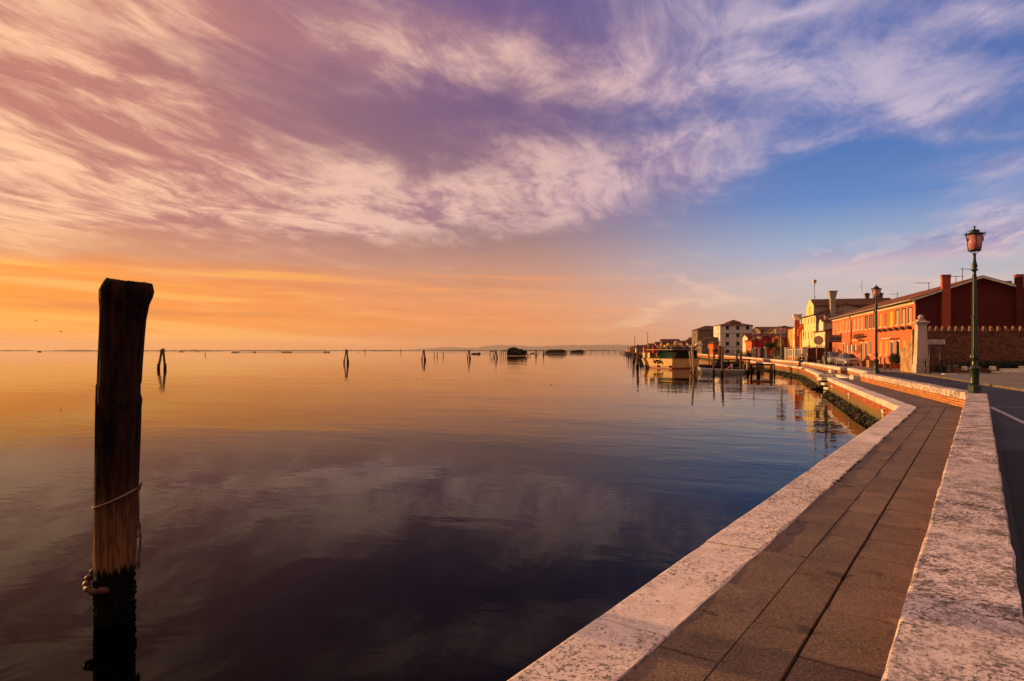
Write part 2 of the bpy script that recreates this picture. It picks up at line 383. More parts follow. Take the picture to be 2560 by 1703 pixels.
def stonemat(name, base, pit, pscale, stain=0.5, soil=(0.09,0.065,0.055)):
    """pitted Istrian stone: pale blocks, open pores, patches of soil and lichen"""
    m = bpy.data.materials.new(name); m.use_nodes = True; h = NG(m.node_tree); b = m.node_tree.nodes['Principled BSDF']
    t = m.node_tree.nodes.new('ShaderNodeTexCoord'); o = t.outputs['Object']
    gi = m.node_tree.nodes.new('ShaderNodeNewGeometry'); rnd = gi.outputs['Random Per Island']
    off = h.vadd(o, h.comb(h.m('MULTIPLY', rnd, 7.0), 0, 0))
    big = h.noise(off, 1.3, 4, 0.6); fine = h.noise(off, 60.0, 5, 0.7); mid_ = h.noise(off, 6.0, 7, 0.72, 0.3)
    reg = h.smooth(big, 0.40, 0.60)
    por = h.noise(off, pscale, 5, 0.7, 0.8)
    pores = h.smooth(h.m('ADD', por, h.m('MULTIPLY', h.m('SUBTRACT', big, 0.5), 0.30)), 0.565, 0.61)
    lich = h.smooth(h.m('ADD', h.noise(off, pscale*0.9, 6, 0.78), h.m('MULTIPLY', h.m('SUBTRACT', mid_, 0.5), 0.7)), 0.475, 0.555)
    c = h.mix(h.smooth(mid_, 0.35, 0.65), base, tuple(x*0.82 for x in base))
    c = h.mix(h.smooth(fine, 0.35, 0.65, 0, 0.5), c, tuple(min(1, x*1.2) for x in base))
    lich = h.m('MULTIPLY', lich, h.smooth(h.m('ADD', big, h.m('MULTIPLY', rnd, 0.35)), 0.38, 0.72, 0.4, 1.0))
    c = h.mix(h.m('MULTIPLY', lich, stain), c, soil)
    c = h.vscale(c, h.smooth(rnd, 0, 1, 0.82, 1.08, 'LINEAR'))
    c = h.mix(h.m('MULTIPLY', pores, pit), c, (0.05, 0.032, 0.028))
    h.put(b.inputs['Base Color'], c); b.inputs['Roughness'].default_value = 0.85; b.inputs['Specular IOR Level'].default_value = 0.2
    bn = m.node_tree.nodes.new('ShaderNodeBump'); bn.inputs['Distance'].default_value = 0.02
    hh_ = h.m('SUBTRACT', h.m('ADD', h.m('MULTIPLY', fine, 0.18), h.m('MULTIPLY', mid_, 0.7)), h.m('MULTIPLY', pores, 0.5))
    h.put(bn.inputs['Height'], hh_); m.node_tree.links.new(bn.outputs[0], b.inputs['Normal'])
    return m

M_KERB = stonemat('kerb_stone', (0.92, 0.73, 0.64), 0.72, 36.0, 0.22, (0.30,0.20,0.16))
M_CAP = stonemat('cap_stone', (0.82, 0.66, 0.61), 0.75, 40.0, 0.85, (0.12, 0.078, 0.066))
M_PALE = mat('pale_stone', (0.74,0.66,0.52), 0.85, 0.25, 4.0, bump=0.006, bscale=18)
M_SLAB_ = mat('paving_slab_plain', (0.19,0.125,0.080), 0.8, 0.3, 2.2, col2=(0.115,0.076,0.050), bump=0.012, bscale=75, island=0.25)
def slabmat():
    m = bpy.data.materials.new('paving_slab'); m.use_nodes = True; h = NG(m.node_tree); b = m.node_tree.nodes['Principled BSDF']
    t = m.node_tree.nodes.new('ShaderNodeTexCoord'); o = t.outputs['Object']; gi = m.node_tree.nodes.new('ShaderNodeNewGeometry'); rnd = gi.outputs['Random Per Island']
    off = h.vadd(o, h.comb(h.m('MULTIPLY', rnd, 9.0), 0, 0))
    n = h.noise(off, 1.8, 6, 0.65); grit = h.noise(o, 85.0, 3, 0.7); grit2 = h.noise(o, 34.0, 4, 0.7); blot = h.noise(o, 3.4, 3, 0.5, 0.6)
    c = h.mix(h.smooth(n, 0.35, 0.65), (0.175,0.114,0.078), (0.105,0.068,0.048))
    c = h.vscale(c, h.smooth(rnd, 0, 1, 0.78, 1.18, 'LINEAR'))
    c = h.mix(h.smooth(grit, 0.48, 0.66, 0, 0.75), c, (0.33,0.21,0.14)); c = h.mix(h.smooth(grit2, 0.52, 0.68, 0, 0.7), c, (0.045,0.028,0.020))
    c = h.mix(h.smooth(blot, 0.66, 0.72, 0, 0.75), c, (0.035,0.022,0.016)); c = h.mix(h.smooth(blot, 0.30, 0.26, 0, 0.4), c, (0.34,0.25,0.19))
    h.put(b.inputs['Base Color'], c); b.inputs['Roughness'].default_value = 0.78; b.inputs['Specular IOR Level'].default_value = 0.3
    bn = m.node_tree.nodes.new('ShaderNodeBump'); bn.inputs['Distance'].default_value = 0.012
    h.put(bn.inputs['Height'], h.m('ADD', h.m('MULTIPLY', grit2, 1.0), h.m('ADD', h.m('MULTIPLY', grit, 0.4), h.m('MULTIPLY', n, 1.2)))); m.node_tree.links.new(bn.outputs[0], b.inputs['Normal'])
    return m
M_SLAB = slabmat()
M_JOINT = mat('joint_earth', (0.012,0.009,0.007), 0.95)
M_BRICK = brickmat('orange_brick', (0.66,0.27,0.10), (0.42,0.12,0.05), (0.07,0.04,0.025), bw=0.27, bh=0.078, dirt=(0.26,0.19,0.06), bump=0.012)
M_OLDBRICK = brickmat('old_brown_brick', (0.30,0.125,0.07), (0.13,0.045,0.03), (0.05,0.026,0.018), bw=0.30, bh=0.09, dirt=(0.05,0.022,0.016))
def roadmat():
    m = bpy.data.materials.new('asphalt'); m.use_nodes = True; h = NG(m.node_tree); b = m.node_tree.nodes['Principled BSDF']
    t = m.node_tree.nodes.new('ShaderNodeTexCoord'); o = t.outputs['Object']; v = m.node_tree.nodes.new('ShaderNodeTexVoronoi'); v.feature = 'DISTANCE_TO_EDGE'; v.inputs['Scale'].default_value = 0.33
    h.put(v.inputs['Vector'], h.vadd(o, h.vscale(h.noise(o, 0.8, 4, 0.6, 0, True), 1.6)))
    n = h.noise(o, 0.5, 5, 0.6); agg = h.noise(o, 90.0, 3, 0.7)
    c = h.mix(h.smooth(n, 0.35, 0.65), (0.034,0.027,0.026), (0.018,0.014,0.014)); c = h.mix(h.smooth(agg, 0.5, 0.68, 0, 0.5), c, (0.07,0.055,0.05))
    c = h.mix(h.m('MULTIPLY', h.smooth(v.outputs['Distance'], 0.010, 0.004), 0.8), c, (0.010,0.009,0.009))
    h.put(b.inputs['Base Color'], c); b.inputs['Roughness'].default_value = 0.8
    bn = m.node_tree.nodes.new('ShaderNodeBump'); bn.inputs['Distance'].default_value = 0.008; h.put(bn.inputs['Height'], agg); m.node_tree.links.new(bn.outputs[0], b.inputs['Normal'])
    return m
M_ROAD = roadmat()
M_PAVE = mat('pavement', (0.20,0.15,0.125), 0.9, 0.2, 0.7, bump=0.003, bscale=40)
M_LINE = mat('road_paint', (0.42,0.38,0.38), 0.8, 0.4, 9.0)
M_BLACKGREEN = mat('dark_green_iron', (0.010,0.032,0.012), 0.33, 0.3, 9.0, metal=0.0, spec=0.6, bump=0.002, bscale=30)
M_IRON = mat('black_iron', (0.012,0.014,0.014), 0.45, 0.3, 6.0, spec=0.5)
M_GREYMETAL = mat('galvanised_metal', (0.32,0.31,0.30), 0.5, 0.2, 6.0, metal=0.5)
M_ANT = mat('antenna_metal', (0.10,0.09,0.09), 0.5, 0.2, 6.0)
M_WINDOW = glassmat('window_glass')
M_DARKHOLE = mat('dark_interior', (0.008,0.008,0.009), 0.9)
M_WOODDARK = mat('weathered_post_wood', (0.21,0.12,0.065), 0.9, 0.3, 3.0, col2=(0.08,0.045,0.028), bump=0.02, bscale=8, stretch=(5,5,0.7))
M_WOODPALE = mat('bleached_post_wood', (0.66,0.46,0.30), 0.9, 0.3, 3.0, col2=(0.34,0.22,0.14), bump=0.02, bscale=8, stretch=(5,5,0.7))
M_WETWOOD = mat('wet_black_wood', (0.006,0.006,0.005), 0.85, 0.4, 6.0, bump=0.02, bscale=14, spec=0.1)
M_WEED = mat('seaweed', (0.010,0.011,0.004), 0.7, 0.5, 3.0, col2=(0.055,0.038,0.016), island=0.8)
M_MOSS = mat('joint_moss', (0.045,0.055,0.012), 0.95, 0.4, 20.0, island=0.4)
M_LEAF = mat('dark_foliage', (0.030,0.042,0.016), 0.8, 0.4, 6.0, island=0.6)
M_LEAF2 = mat('olive_foliage', (0.075,0.075,0.020), 0.8, 0.4, 6.0, island=0.5)
M_AUTUMN = mat('autumn_foliage', (0.50,0.26,0.07), 0.8, 0.4, 6.0, island=0.5)
M_TRUNK = mat('bark', (0.10,0.07,0.05), 0.9)
M_TILE = tilemat('clay_tiles', (0.34,0.13,0.065)); M_TILED = tilemat('dark_clay_tiles', (0.22,0.085,0.055))

# ------------------------------------------------------------------ setting: water, land, far shore
mb = MB(); n = 1
mb.quad((-24000,-400,0),(24000,-400,0),(24000,24000,0),(-24000,24000,0))
struct(mb.build('water', None)).data.materials.append(wm)

HK, HP, ZR, ZW, ZP = 1.7, 1.25, 1.0, 1.1, 1.55     # ZR road, ZW walk, ZP top of the parapet
Dn = Vector((0.5903, 0.8072)); Nn = Vector((0.8072, -0.5903))
def near(s_, t_): p = Dn*s_ + Nn*t_; return (p.x, p.y)
# outer kerb edge of the walk, from behind the camera to the far end
K0, K1 = near(-7, -1.978), (11.70, 19.35)
K2 = G(2068.3, 944.1, ZW); K3 = G(2046.3, 935.5, ZW); K4 = G(2008, 919, ZW); K5 = G(1980, 914.8, ZW); K6 = G(1938, 909.2, ZW); K7 = G(1874.5, 902.2, ZW)
# parapet front edge (water side)
P0, P1 = near(-7, -0.305), (13.33, 18.78)
P2 = G(2150, 931.7, ZP); C1 = G(2166, 929.9, ZP); C2 = G(2118.5, 919.2, ZP)
Dp = [(24.0,46.8), (30.5,66.0), (31.3,68.6), (33.4,76.5), (34.5,82.5), (37.7,95), (41.7,112), (45.4,128), (49.5,145), (58,190), (72,250), (91,400), (150,800), (330,1900)]

def mitre(pts, off):
    out = []
    for i, p in enumerate(pts):
        p = Vector(p); ds = []
        if i > 0: ds.append((p - Vector(pts[i-1])).normalized())
        if i < len(pts)-1: ds.append((Vector(pts[i+1]) - p).normalized())
        ns = [Vector((d.y, -d.x)) for d in ds]; n = ns[0] if len(ns) == 1 else (ns[0]+ns[1]).normalized()
        k = 1.0/max(0.3, n.dot(ns[0])); out.append(p + n*off*k)
    return out
def ribbon(mb, pts, o0, o1, z0, z1):
    """continuous wall along pts between two offsets to the right"""
    A = mitre(pts, o0); B = mitre(pts, o1); n = len(pts); vs = []
    for a, b in zip(A, B): vs += [(a.x,a.y,z0),(b.x,b.y,z0),(b.x,b.y,z1),(a.x,a.y,z1)]
    fs = [(0,1,2,3)]
    for i in range(n-1):
        k = 4*i
        for q_ in range(4): fs.append((k+q_, k+4+q_, k+4+(q_+1) % 4, k+(q_+1) % 4))
    fs.append((4*n-1, 4*n-2, 4*n-3, 4*n-4)); mb.add(vs, fs)
def stones(mb, pts, o0, o1, z0, z1, length, ch=0.012, jit=0.004, gap=0.006, seed=1, sub=0.25):
    """a run of separate worn blocks along pts; profile chamfered, edges chipped"""
    rnd = random.Random(seed)
    prof = [(o0+jit, z0), (o0, z0+ch), (o0, z1-ch*1.2), (o0+ch*0.45, z1-ch*0.35), (o0+ch*1.3, z1), (o1-ch*1.3, z1), (o1-ch*0.45, z1-ch*0.35), (o1, z1-ch*1.2), (o1, z0)]
    lines = {o: mitre(pts, o) for o in set(p[0] for p in prof)}
    for i in range(len(pts)-1):
        L = (Vector(pts[i+1])-Vector(pts[i])).length; n = max(1, round(L/length)); cuts = [0.0]
        for k in range(1, n): cuts.append((k + rnd.uniform(-0.18, 0.18))/n)
        cuts.append(1.0)
        for k in range(n):
            a, b = cuts[k] + gap/2/L, cuts[k+1] - gap/2/L
            dz = rnd.uniform(-jit, jit)*0.8; m = max(1, min(14, int((b-a)*L/sub))); rows = []
            for r in range(m+1):
                t = a + (b-a)*r/m; row = []
                for q_, (o, z) in enumerate(prof):
                    p = lines[o][i].lerp(lines[o][i+1], t)
                    e_ = jit*(1.6 if q_ in (2,3,4,5,6,7) else 0.5)
                    N1 = noise.noise(Vector((p.x*2.7, p.y*2.7, q_*1.3+seed)))*e_*2 + noise.noise(Vector((p.x*9, p.y*9, q_*3.1)))*e_
                    row.append((p.x + N1*0.8, p.y - N1*0.5, z + dz + (N1*0.6 if z > z0 + 0.02 else 0)))
                rows.append(row)
            vs = [v for row in rows for v in row]; w = len(prof)
            fs = [tuple(range(w))]
            for r in range(m):
                for q_ in range(w-1): fs.append((r*w+q_, (r+1)*w+q_, (r+1)*w+q_+1, r*w+q_+1))
            fs.append(tuple(reversed([m*w+q_ for q_ in range(w)])))
            mb.add(vs, fs)

# land: one solid block whose edge is the quay (its top lies under road and walk)
poly = [K0, K1, K2]
inn = [G(2119.5, 945.0, ZW), G(2088, 935.5, ZW)]
edge = [mitre([K0,K1,K2], 0.10)[i] for i in range(3)]
edge2 = [Vector(K3)+Vector((0.1,0.1))] + [p for p in mitre([K3,K4,K5,K6,K7], 0.10)[1:]]
par_out = mitre(Dp, 0.06)
land_edge = edge + [Vector(inn[0]), Vector(inn[1])] + edge2 + [p for p in par_out[6:]]
land = [tuple(p) for p in land_edge] + [(3200, 6000), (9000, 6000), (9000, -60), near(-7, -1.87)]
mb = MB()
top = [(x, y, ZR-0.06) for x, y in land]; bot = [(x, y, -2.0) for x, y in land]; N_ = len(land)
mb.add(top + bot, [tuple(reversed(range(N_)))] + [((i+1) % N_, i, N_+i, N_+(i+1) % N_) for i in range(N_)])
struct(mb.build('land', mat('packed_ground', (0.10,0.08,0.065), 0.95, 0.3, 0.5)))

# brick quay face below the kerb
def quaymat():
    m = brickmat('quay_brick', (0.64,0.18,0.06), (0.36,0.085,0.035), (0.09,0.045,0.025), dirt=(0.10,0.05,0.025), bump=0.01); h = NG(m.node_tree); b = m.node_tree.nodes['Principled BSDF']
    src = b.inputs['Base Color'].links[0].from_socket; t = m.node_tree.nodes.new('ShaderNodeTexCoord'); X_, Y_, Z_ = h.sep(t.outputs['Object'])
    nz = h.noise(t.outputs['Object'], 0.9, 5, 0.6)
    runs = h.noise(h.comb(h.m('MULTIPLY', X_, 1.4), h.m('MULTIPLY', Y_, 1.4), h.m('MULTIPLY', Z_, 0.35)), 1.1, 4, 0.6)
    lvl = h.m('ADD', Z_, h.m('ADD', h.m('MULTIPLY', h.m('SUBTRACT', nz, 0.5), 0.25), h.m('MULTIPLY', h.m('SUBTRACT', runs, 0.5), 0.7)))
    c = h.mix(h.smooth(lvl, 0.72, 0.48), src, (0.20,0.135,0.055)); c = h.mix(h.smooth(lvl, 0.42, 0.25), c, (0.07,0.062,0.022)); c = h.mix(h.smooth(Z_, 0.14, 0.05), c, (0.01,0.012,0.008))
    h.put(b.inputs['Base Color'], c); return m
M_QUAY = quaymat()
mb = MB(); ribbon(mb, [K0,K1,K2], 0.05, 0.30, -1.5, ZW-0.19); ribbon(mb, [K3,K4,K5,K6,K7], 0.05, 0.30, -1.5, ZW-0.19)
mb.box(K3[0]+0.06, inn[1][0], K3[1]+0.02, K3[1]+0.2, -1.5, 0.45)
ribbon(mb, [tuple(p) for p in par_out[6:]], -0.03, 0.2, -1.5, 1.34)
qf = struct(mb.build('quay_wall_face', M_QUAY))
mb = MB()      # rusty mooring rings and dark drain slots in the quay face
o_ = mitre([K0,K1,K2], 0.03)
for t_ in (0.12, 0.52, 0.86):
    p = Vector(K1).lerp(Vector(K2), t_); d = (Vector(K2)-Vector(K1)).normalized(); nrm = Vector((-d.y, d.x))
    ring = []
    for a in range(9):
        an = 2*math.pi*a/8; ring.append((p.x+nrm.x*0.0+d.x*0.11*math.cos(an), p.y+d.y*0.11*math.cos(an)+nrm.y*0.02, 0.62+0.11*math.sin(an)))
    mb2 = MB(); mb2.tube(ring, 0.022, 6); mb2.obox((p.x, p.y, 0.74), 0.10, 0.10, 0.10)
    r_ = mb2.build('mooring_ring', M_PALE); w_ = ['nearest the bend', 'in the middle of the brick face', 'close to the stone steps'][[0.12,0.52,0.86].index(t_)]
    tag(r_, 'rusty iron mooring ring on the orange quay wall, ' + w_, 'mooring ring', 'mooring rings on the quay wall')

# kerb stones of the walk
mb = MB()
stones(mb, [K0,K1,K2], 0.0, 0.466, ZW-0.20, ZW, 1.55, 0.015, 0.0055, 0.013, 3, 0.2)
stones(mb, [K3,K4,K5,K6,K7], 0.0, 0.46, ZW-0.20, ZW, 2.2, 0.016, 0.005, 0.012, 5, 0.8)
struct(mb.build('quay_kerb', M_KERB))
# walk surface: slabs with open joints on the near stretch, cement beyond the bend
mb = MB(); rnd = random.Random(11)
rows = [(-1.498,-1.160), (-1.148,-0.840), (-0.818,-0.278)]
for ri, (t0, t1) in enumerate(rows):
    s_ = -7 + ri*0.3
    while s_ < 23.2:
        L = rnd.uniform(0.85, 1.35) if ri < 2 else rnd.uniform(0.6, 0.9)
        s1 = min(s_+L, 24.0)
        smax = 22.75 + (0.45 if ri == 0 else 0.5 + 0.2*ri)
        s1 = min(s1, smax)
        if s1 - s_ < 0.15: break
        dz = [rnd.uniform(-0.006, 0.006) for _ in range(4)]; e_ = 0.0; vs = []
        for (ss, tt, k) in ((s_+.008+rnd.uniform(0,.008), t0, 0), (s1-.008-rnd.uniform(0,.008), t0, 1), (s1-.008-rnd.uniform(0,.008), t1, 2), (s_+.008+rnd.uniform(0,.008), t1, 3)):
            p = near(ss, tt); vs.append((p[0], p[1], ZW-0.012+dz[k]))
        c = Vector(vs[0])*0.25+Vector(vs[1])*0.25+Vector(vs[2])*0.25+Vector(vs[3])*0.25
        low = [(Vector(v) + (Vector(v)-c).normalized()*0.007 + Vector((0,0,-0.012))) for v in vs]; low2 = [Vector((v.x,v.y,ZW-0.07)) for v in low]
        mb.add([tuple(v) for v in vs]+[tuple(v) for v in low]+[tuple(v) for v in low2], [(3,2,1,0)]+[((i+1) % 4, i, 4+i, 4+(i+1) % 4) for i in range(4)][::1]+[(4+(i+1) % 4, 4+i, 8+i, 8+(i+1) % 4) for i in range(4)])
        s_ = s1
struct(mb.build('walk_paving', M_SLAB))
mb = MB()
Ki = mitre([K0,K1,K2], 0.45); Ki2 = mitre([K3,K4,K5,K6,K7], 0.45)
P1v, P2v = Vector(P1), Vector(P2)
def sheet(mb, pts, z): mb.add([(p[0],p[1],z) for p in pts], [tuple(range(len(pts)))])
sheet(mb, [near(-7,-1.5), near(-7,-0.2), near(23.2,-0.2), near(23.2,-1.5)][::-1][::-1], ZW-0.05)
struct(mb.build('joint_bed', M_JOINT))
mb = MB()
a = near(23.15, -1.50); b_ = near(23.6, -0.25)
sheet(mb, [near(22.60,-1.52), near(23.0,-1.16), near(23.25,-0.83), near(23.5,-0.25), (P2[0]+0.1,P2[1]), C1, (C1[0]+0.3,C1[1]), (C2[0]+0.3,C2[1]), (C2[0]-0.1, C2[1]+0.6), tuple(Dp[0]), inn[1], inn[0], (K2[0]+0.2,K2[1]-0.1)], ZW-0.008)
sheet(mb, [inn[1], (Dp[0][0]+0.1, Dp[0][1]), (Dp[1][0]+0.1,Dp[1][1]), (Dp[3][0]+.1,Dp[3][1]), (Dp[5][0]+.1,Dp[5][1]), (40.6,106), tuple(Ki2[4]), tuple(Ki2[3]), tuple(Ki2[2]), tuple(Ki2[1]), (K3[0]+0.2, K3[1]+0.05)], ZW-0.009)
struct(mb.build('walk_cement', mat('walk_cement', (0.15,0.10,0.07), 0.85, 0.3, 1.2, col2=(0.09,0.06,0.044), bump=0.004, bscale=50)))
# tidal steps in the notch
mb = MB()
x0, x1 = K3[0]-0.0, inn[1][0]
mb.cbox(x0, x1+0.05, K3[1]-0.02, K3[1]+0.45, ZW-0.205, ZW-0.002, 0.012)
mb.cbox(x0+0.03, x1+0.05, K3[1]-0.35, K3[1]+0.3, ZW-0.44, ZW-0.215, 0.012)
mb.cbox(x0+0.06, x1+0.05, K3[1]-0.75, K3[1]-0.2, 0.35, 0.52, 0.012)
mb.cbox(x0+0.06, x1+0.05, K3[1]-1.2, K3[1]-0.6, 0.05, 0.22, 0.012)
st = tag(mb.build('tidal_steps', M_PALE), 'pale stone steps going down to the water in the gap of the quay', 'steps')
mb = MB(); stones(mb, [inn[0], inn[1]], 0.0, 0.4, ZW-0.22, ZW-0.002, 1.6, 0.012, 0.004, 0.01, 9, 0.8); ribbon(mb, [inn[0], inn[1]], 0.02, 0.3, -1.0, ZW-0.23)
struct(mb.build('quay_notch_edge', M_PALE))

# parapet
mb = MB()
ribbon(mb, [P0,P1], 0.02, 0.45, ZR-0.1, ZP-0.215); ribbon(mb, [P1,P2], 0.02, 0.36, ZR-0.1, ZP-0.215)
par = thing('parapet_wall', 'low brick parapet with pale stone coping between the walk and the road, running from the foreground', 'parapet wall')
mb.build('brickwork', M_BRICK, par)
mb = MB()
e1 = near(22.92+0.0, -0.314)
stones(mb, [P0, near(22.95,-0.305)], 0.0, 0.474, ZP-0.215, ZP, 1.75, 0.015, 0.0038, 0.020, 21, 0.16)
stones(mb, [tuple(P1v + (P2v-P1v).normalized()*0.09), P2], 0.0, 0.40, ZP-0.213, ZP-0.002, 2.0, 0.014, 0.004, 0.006, 22, 0.6)
mb.build('coping', M_CAP, par)
par2 = thing('parapet_wall', 'short set back stretch of stone capped parapet between the two stone step blocks', 'parapet wall')
mb = MB(); ribbon(mb, [C1,C2], 0.02, 0.36, ZR-0.1, ZP-0.215); mb.build('brickwork', M_BRICK, par2)
mb = MB(); stones(mb, [C1,C2], 0.0, 0.40, ZP-0.213, ZP-0.002, 2.0, 0.014, 0.004, 0.006, 23, 0.6); mb.build('coping', M_KERB, par2)
par3 = thing('parapet_wall', 'long curving parapet with pale coping where the person sits, running on past the houses', 'parapet wall')
mb = MB(); ribbon(mb, Dp[:12], 0.02, 0.44, ZR-0.1, ZP-0.215); mb.build('brickwork', M_BRICK, par3)
mb = MB(); stones(mb, Dp[:12], 0.0, 0.48, ZP-0.213, ZP-0.002, 2.2, 0.014, 0.004, 0.010, 24, 1.0); mb.build('coping', M_KERB, par3)
for (px0, py0, w_, lab) in ((2133, 948.6, 0.72, 'pale stone step block against the near end of the parapet, lit on its left side'), (2077.5, 932.1, 0.80, 'pale stone step block at the foot of the far parapet end')):
    x, y = G(px0, py0, ZW); mb = MB(); mb.cbox(0, w_, 0, 0.42, -0.02, 0.235, 0.014)
    b = mb.build('step_block', M_PALE); b.location = (x, y, ZW); tag(b, lab, 'stone block')

# road, kerbs, pavement, markings
A_, B_ = G(2291, 932.6, ZW), G(2560, 972.4, ZW)
mb = MB()
rp = [near(-7,0.0), near(23.0,0.0), (P1[0]+0.3,P1[1]+0.3), (P2[0]+0.2,P2[1]), (C2[0]+0.2,C2[1])] + [(p[0]+0.25, p[1]) for p in Dp[:13]]
rp2 = rp + [(1200,800),(1200,-60)]
sheet(mb, rp2[::-1], ZR)
struct(mb.build('road', M_ROAD))
mb = MB(); w2v = Vector(B_)-Vector(A_); w2d = w2v.normalized()
# forecourt in front of the brick wall and the row of houses
FC = [A_, (A_[0]-3.4, A_[1]+5.5), (A_[0]-2.2, A_[1]+14), (atx(2172, 71), 71), (atx(2100, 92), 92), (60, 110), (90, 110), (90, -60), tuple(Vector(B_)+w2d*80)]
N_ = len(FC); mb.add([(p[0],p[1],ZW) for p in FC]+[(p[0],p[1],ZR-0.05) for p in FC], [tuple(range(N_))]+[(i,N_+i,N_+(i+1) % N_,(i+1) % N_) for i in range(N_)])
struct(mb.build('pavement', M_PAVE))
mb = MB(); stones(mb, [tuple(Vector(B_)+w2d*18), B_, A_, FC[1], FC[2], FC[3], FC[4]], -0.13, 0.0, ZR-0.02, ZW+0.006, 1.2, 0.012, 0.004, 0.006, 31, 0.6)
struct(mb.build('road_kerb', mat('kerb_grey', (0.16,0.12,0.085), 0.9, 0.4, 3.0)))
mb = MB()
def strip(mb, a, b, w, z):
    a, b = Vector(a), Vector(b); d = (b-a).normalized(); n = Vector((-d.y, d.x))*w/2
    mb.add([tuple(a+n)+(z,), tuple(a-n)+(z,), tuple(b-n)+(z,), tuple(b+n)+(z,)], [(0,1,2,3)])
strip(mb, G(2478,1018.5,ZR), G(2640,1095,ZR), 0.13, ZR+0.004); strip(mb, G(2474,1017.6,ZR), (22.5,17.9), 0.05, ZR+0.004)
struct(mb.build('road_markings', M_LINE))
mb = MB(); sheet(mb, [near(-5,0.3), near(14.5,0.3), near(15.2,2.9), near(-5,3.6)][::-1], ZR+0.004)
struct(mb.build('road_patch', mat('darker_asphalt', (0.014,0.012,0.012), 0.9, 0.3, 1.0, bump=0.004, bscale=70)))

# seaweed and mussels along the waterline, moss in the joint
rnd = random.Random(5); mb = MB()
def weed(a, b, dens, wid):
    a, b = Vector(a), Vector(b); L = (b-a).length; d = (b-a)/L; nrm = Vector((-d.y, d.x))
    for i in range(int(L*dens)):
        t = rnd.random()*L; p = a + d*t; o = rnd.random()
        q_ = p + nrm*(o*wid - 0.02); z = 0.25*(1-o)**1.3 + rnd.uniform(-0.03, 0.05)
        r = rnd.uniform(0.03, 0.09)
        nn = Vector((nrm.x*0.6+rnd.uniform(-.7,.7), nrm.y*0.6+rnd.uniform(-.7,.7), rnd.uniform(0.1,1))).normalized()
        A = nn.cross(Vector((0,0,1))).normalized(); B = nn.cross(A); c = Vector((q_.x,q_.y,z))
        mb.add([c-A*r, c-B*r*0.8+nn*0.02, c+A*r*0.9, c+B*r+nn*0.01, ], [(0,1,2,3)])
    for i in range(int(L*3)):
        t = rnd.random()*L; p = a + d*t + nrm*rnd.uniform(0.0, wid*0.7); mb.ball((p.x,p.y,rnd.uniform(-0.03,0.08)), rnd.uniform(.08,.2), rnd.uniform(.08,.2), rnd.uniform(.06,.13), 8, 5, 0.5)
weed(Vector(K1).lerp(Vector(K0), .12), K1, 160, .4); weed(K1, K2, 380, 0.30); weed(K2, (K2[0]+1,K2[1]), 100, .3); weed(K3, K4, 160, 0.5); weed(K4, K5, 110, 0.5); weed(K5,K6,70,.6); weed(K6,K7,40,.6)
tag(mb.build('seaweed', M_WEED), kind='stuff')
mb = MB()
for i in range(420):
    s_ = rnd.choice([rnd.uniform(9, 22.6), rnd.uniform(16, 22.6)]); 
    if noise.noise(Vector((s_*0.9, 0, 0))) < -0.05: continue
    p = near(s_, -1.507+rnd.uniform(-0.02, 0.02)); mb.ball((p[0],p[1],ZW-0.012), rnd.uniform(.01,.028), rnd.uniform(.01,.028), rnd.uniform(.006,.018), 6, 4, 0.4)
tag(mb.build('joint_moss', M_MOSS), kind='stuff')

# far shore, hills
mb = MB(); rnd = random.Random(3)
def shore(mb, x0, x1, Yd, hfun, step, depth):
    n = int((x1-x0)/step); vs = []
    for i in range(n+1):
        x = x0+step*i; h_ = max(0.4, hfun(x)); vs += [(x, Yd, -0.3), (x, Yd+depth*0.25, h_*0.8), (x, Yd+depth*0.5, h_), (x, Yd+depth, -0.3)]
    fs = [(4*i+k, 4*(i+1)+k, 4*(i+1)+k+1, 4*i+k+1) for i in range(n) for k in range(3)]
    mb.add(vs, fs, True)
shore(mb, -3900, 700, 4200, lambda x: 4.3+3.5*noise.noise(Vector((x*0.004,0,0)))+2.5*noise.noise(Vector((x*0.03,3,0))), 12, 120)
struct(mb.build('far_shore', mat('far_shore_scrub', (0.05,0.042,0.03), 0.95)))
mb = MB()
def hill(x):
    u = 1280 + x/9000*F; v = 0
    for (c, w, a) in ((1105,60,8),(1280,70,14),(1230,60,9),(1395,60,13),(1425,28,7),(1490,55,14),(1545,60,12),(1650,100,18),(1760,80,10)):
        v += a*math.exp(-((u-c)/w)**2)
    v = 18*(1-math.exp(-v/16.0))
    return (v*(1.0+0.30*noise.noise(Vector((u*0.035,9,0)))) + 2.2*abs(noise.noise(Vector((u*0.05,0,0)))) + 1.6*abs(noise.noise(Vector((u*0.15,5,0)))))*9000/F + 4
shore(mb, -3400, 7600, 20000, lambda x: hill(x*0.45)*20.0/9.0, 45, 2500)
struct(mb.build('distant_hills', mat('hill_rock', (0.10,0.085,0.075), 0.95)))

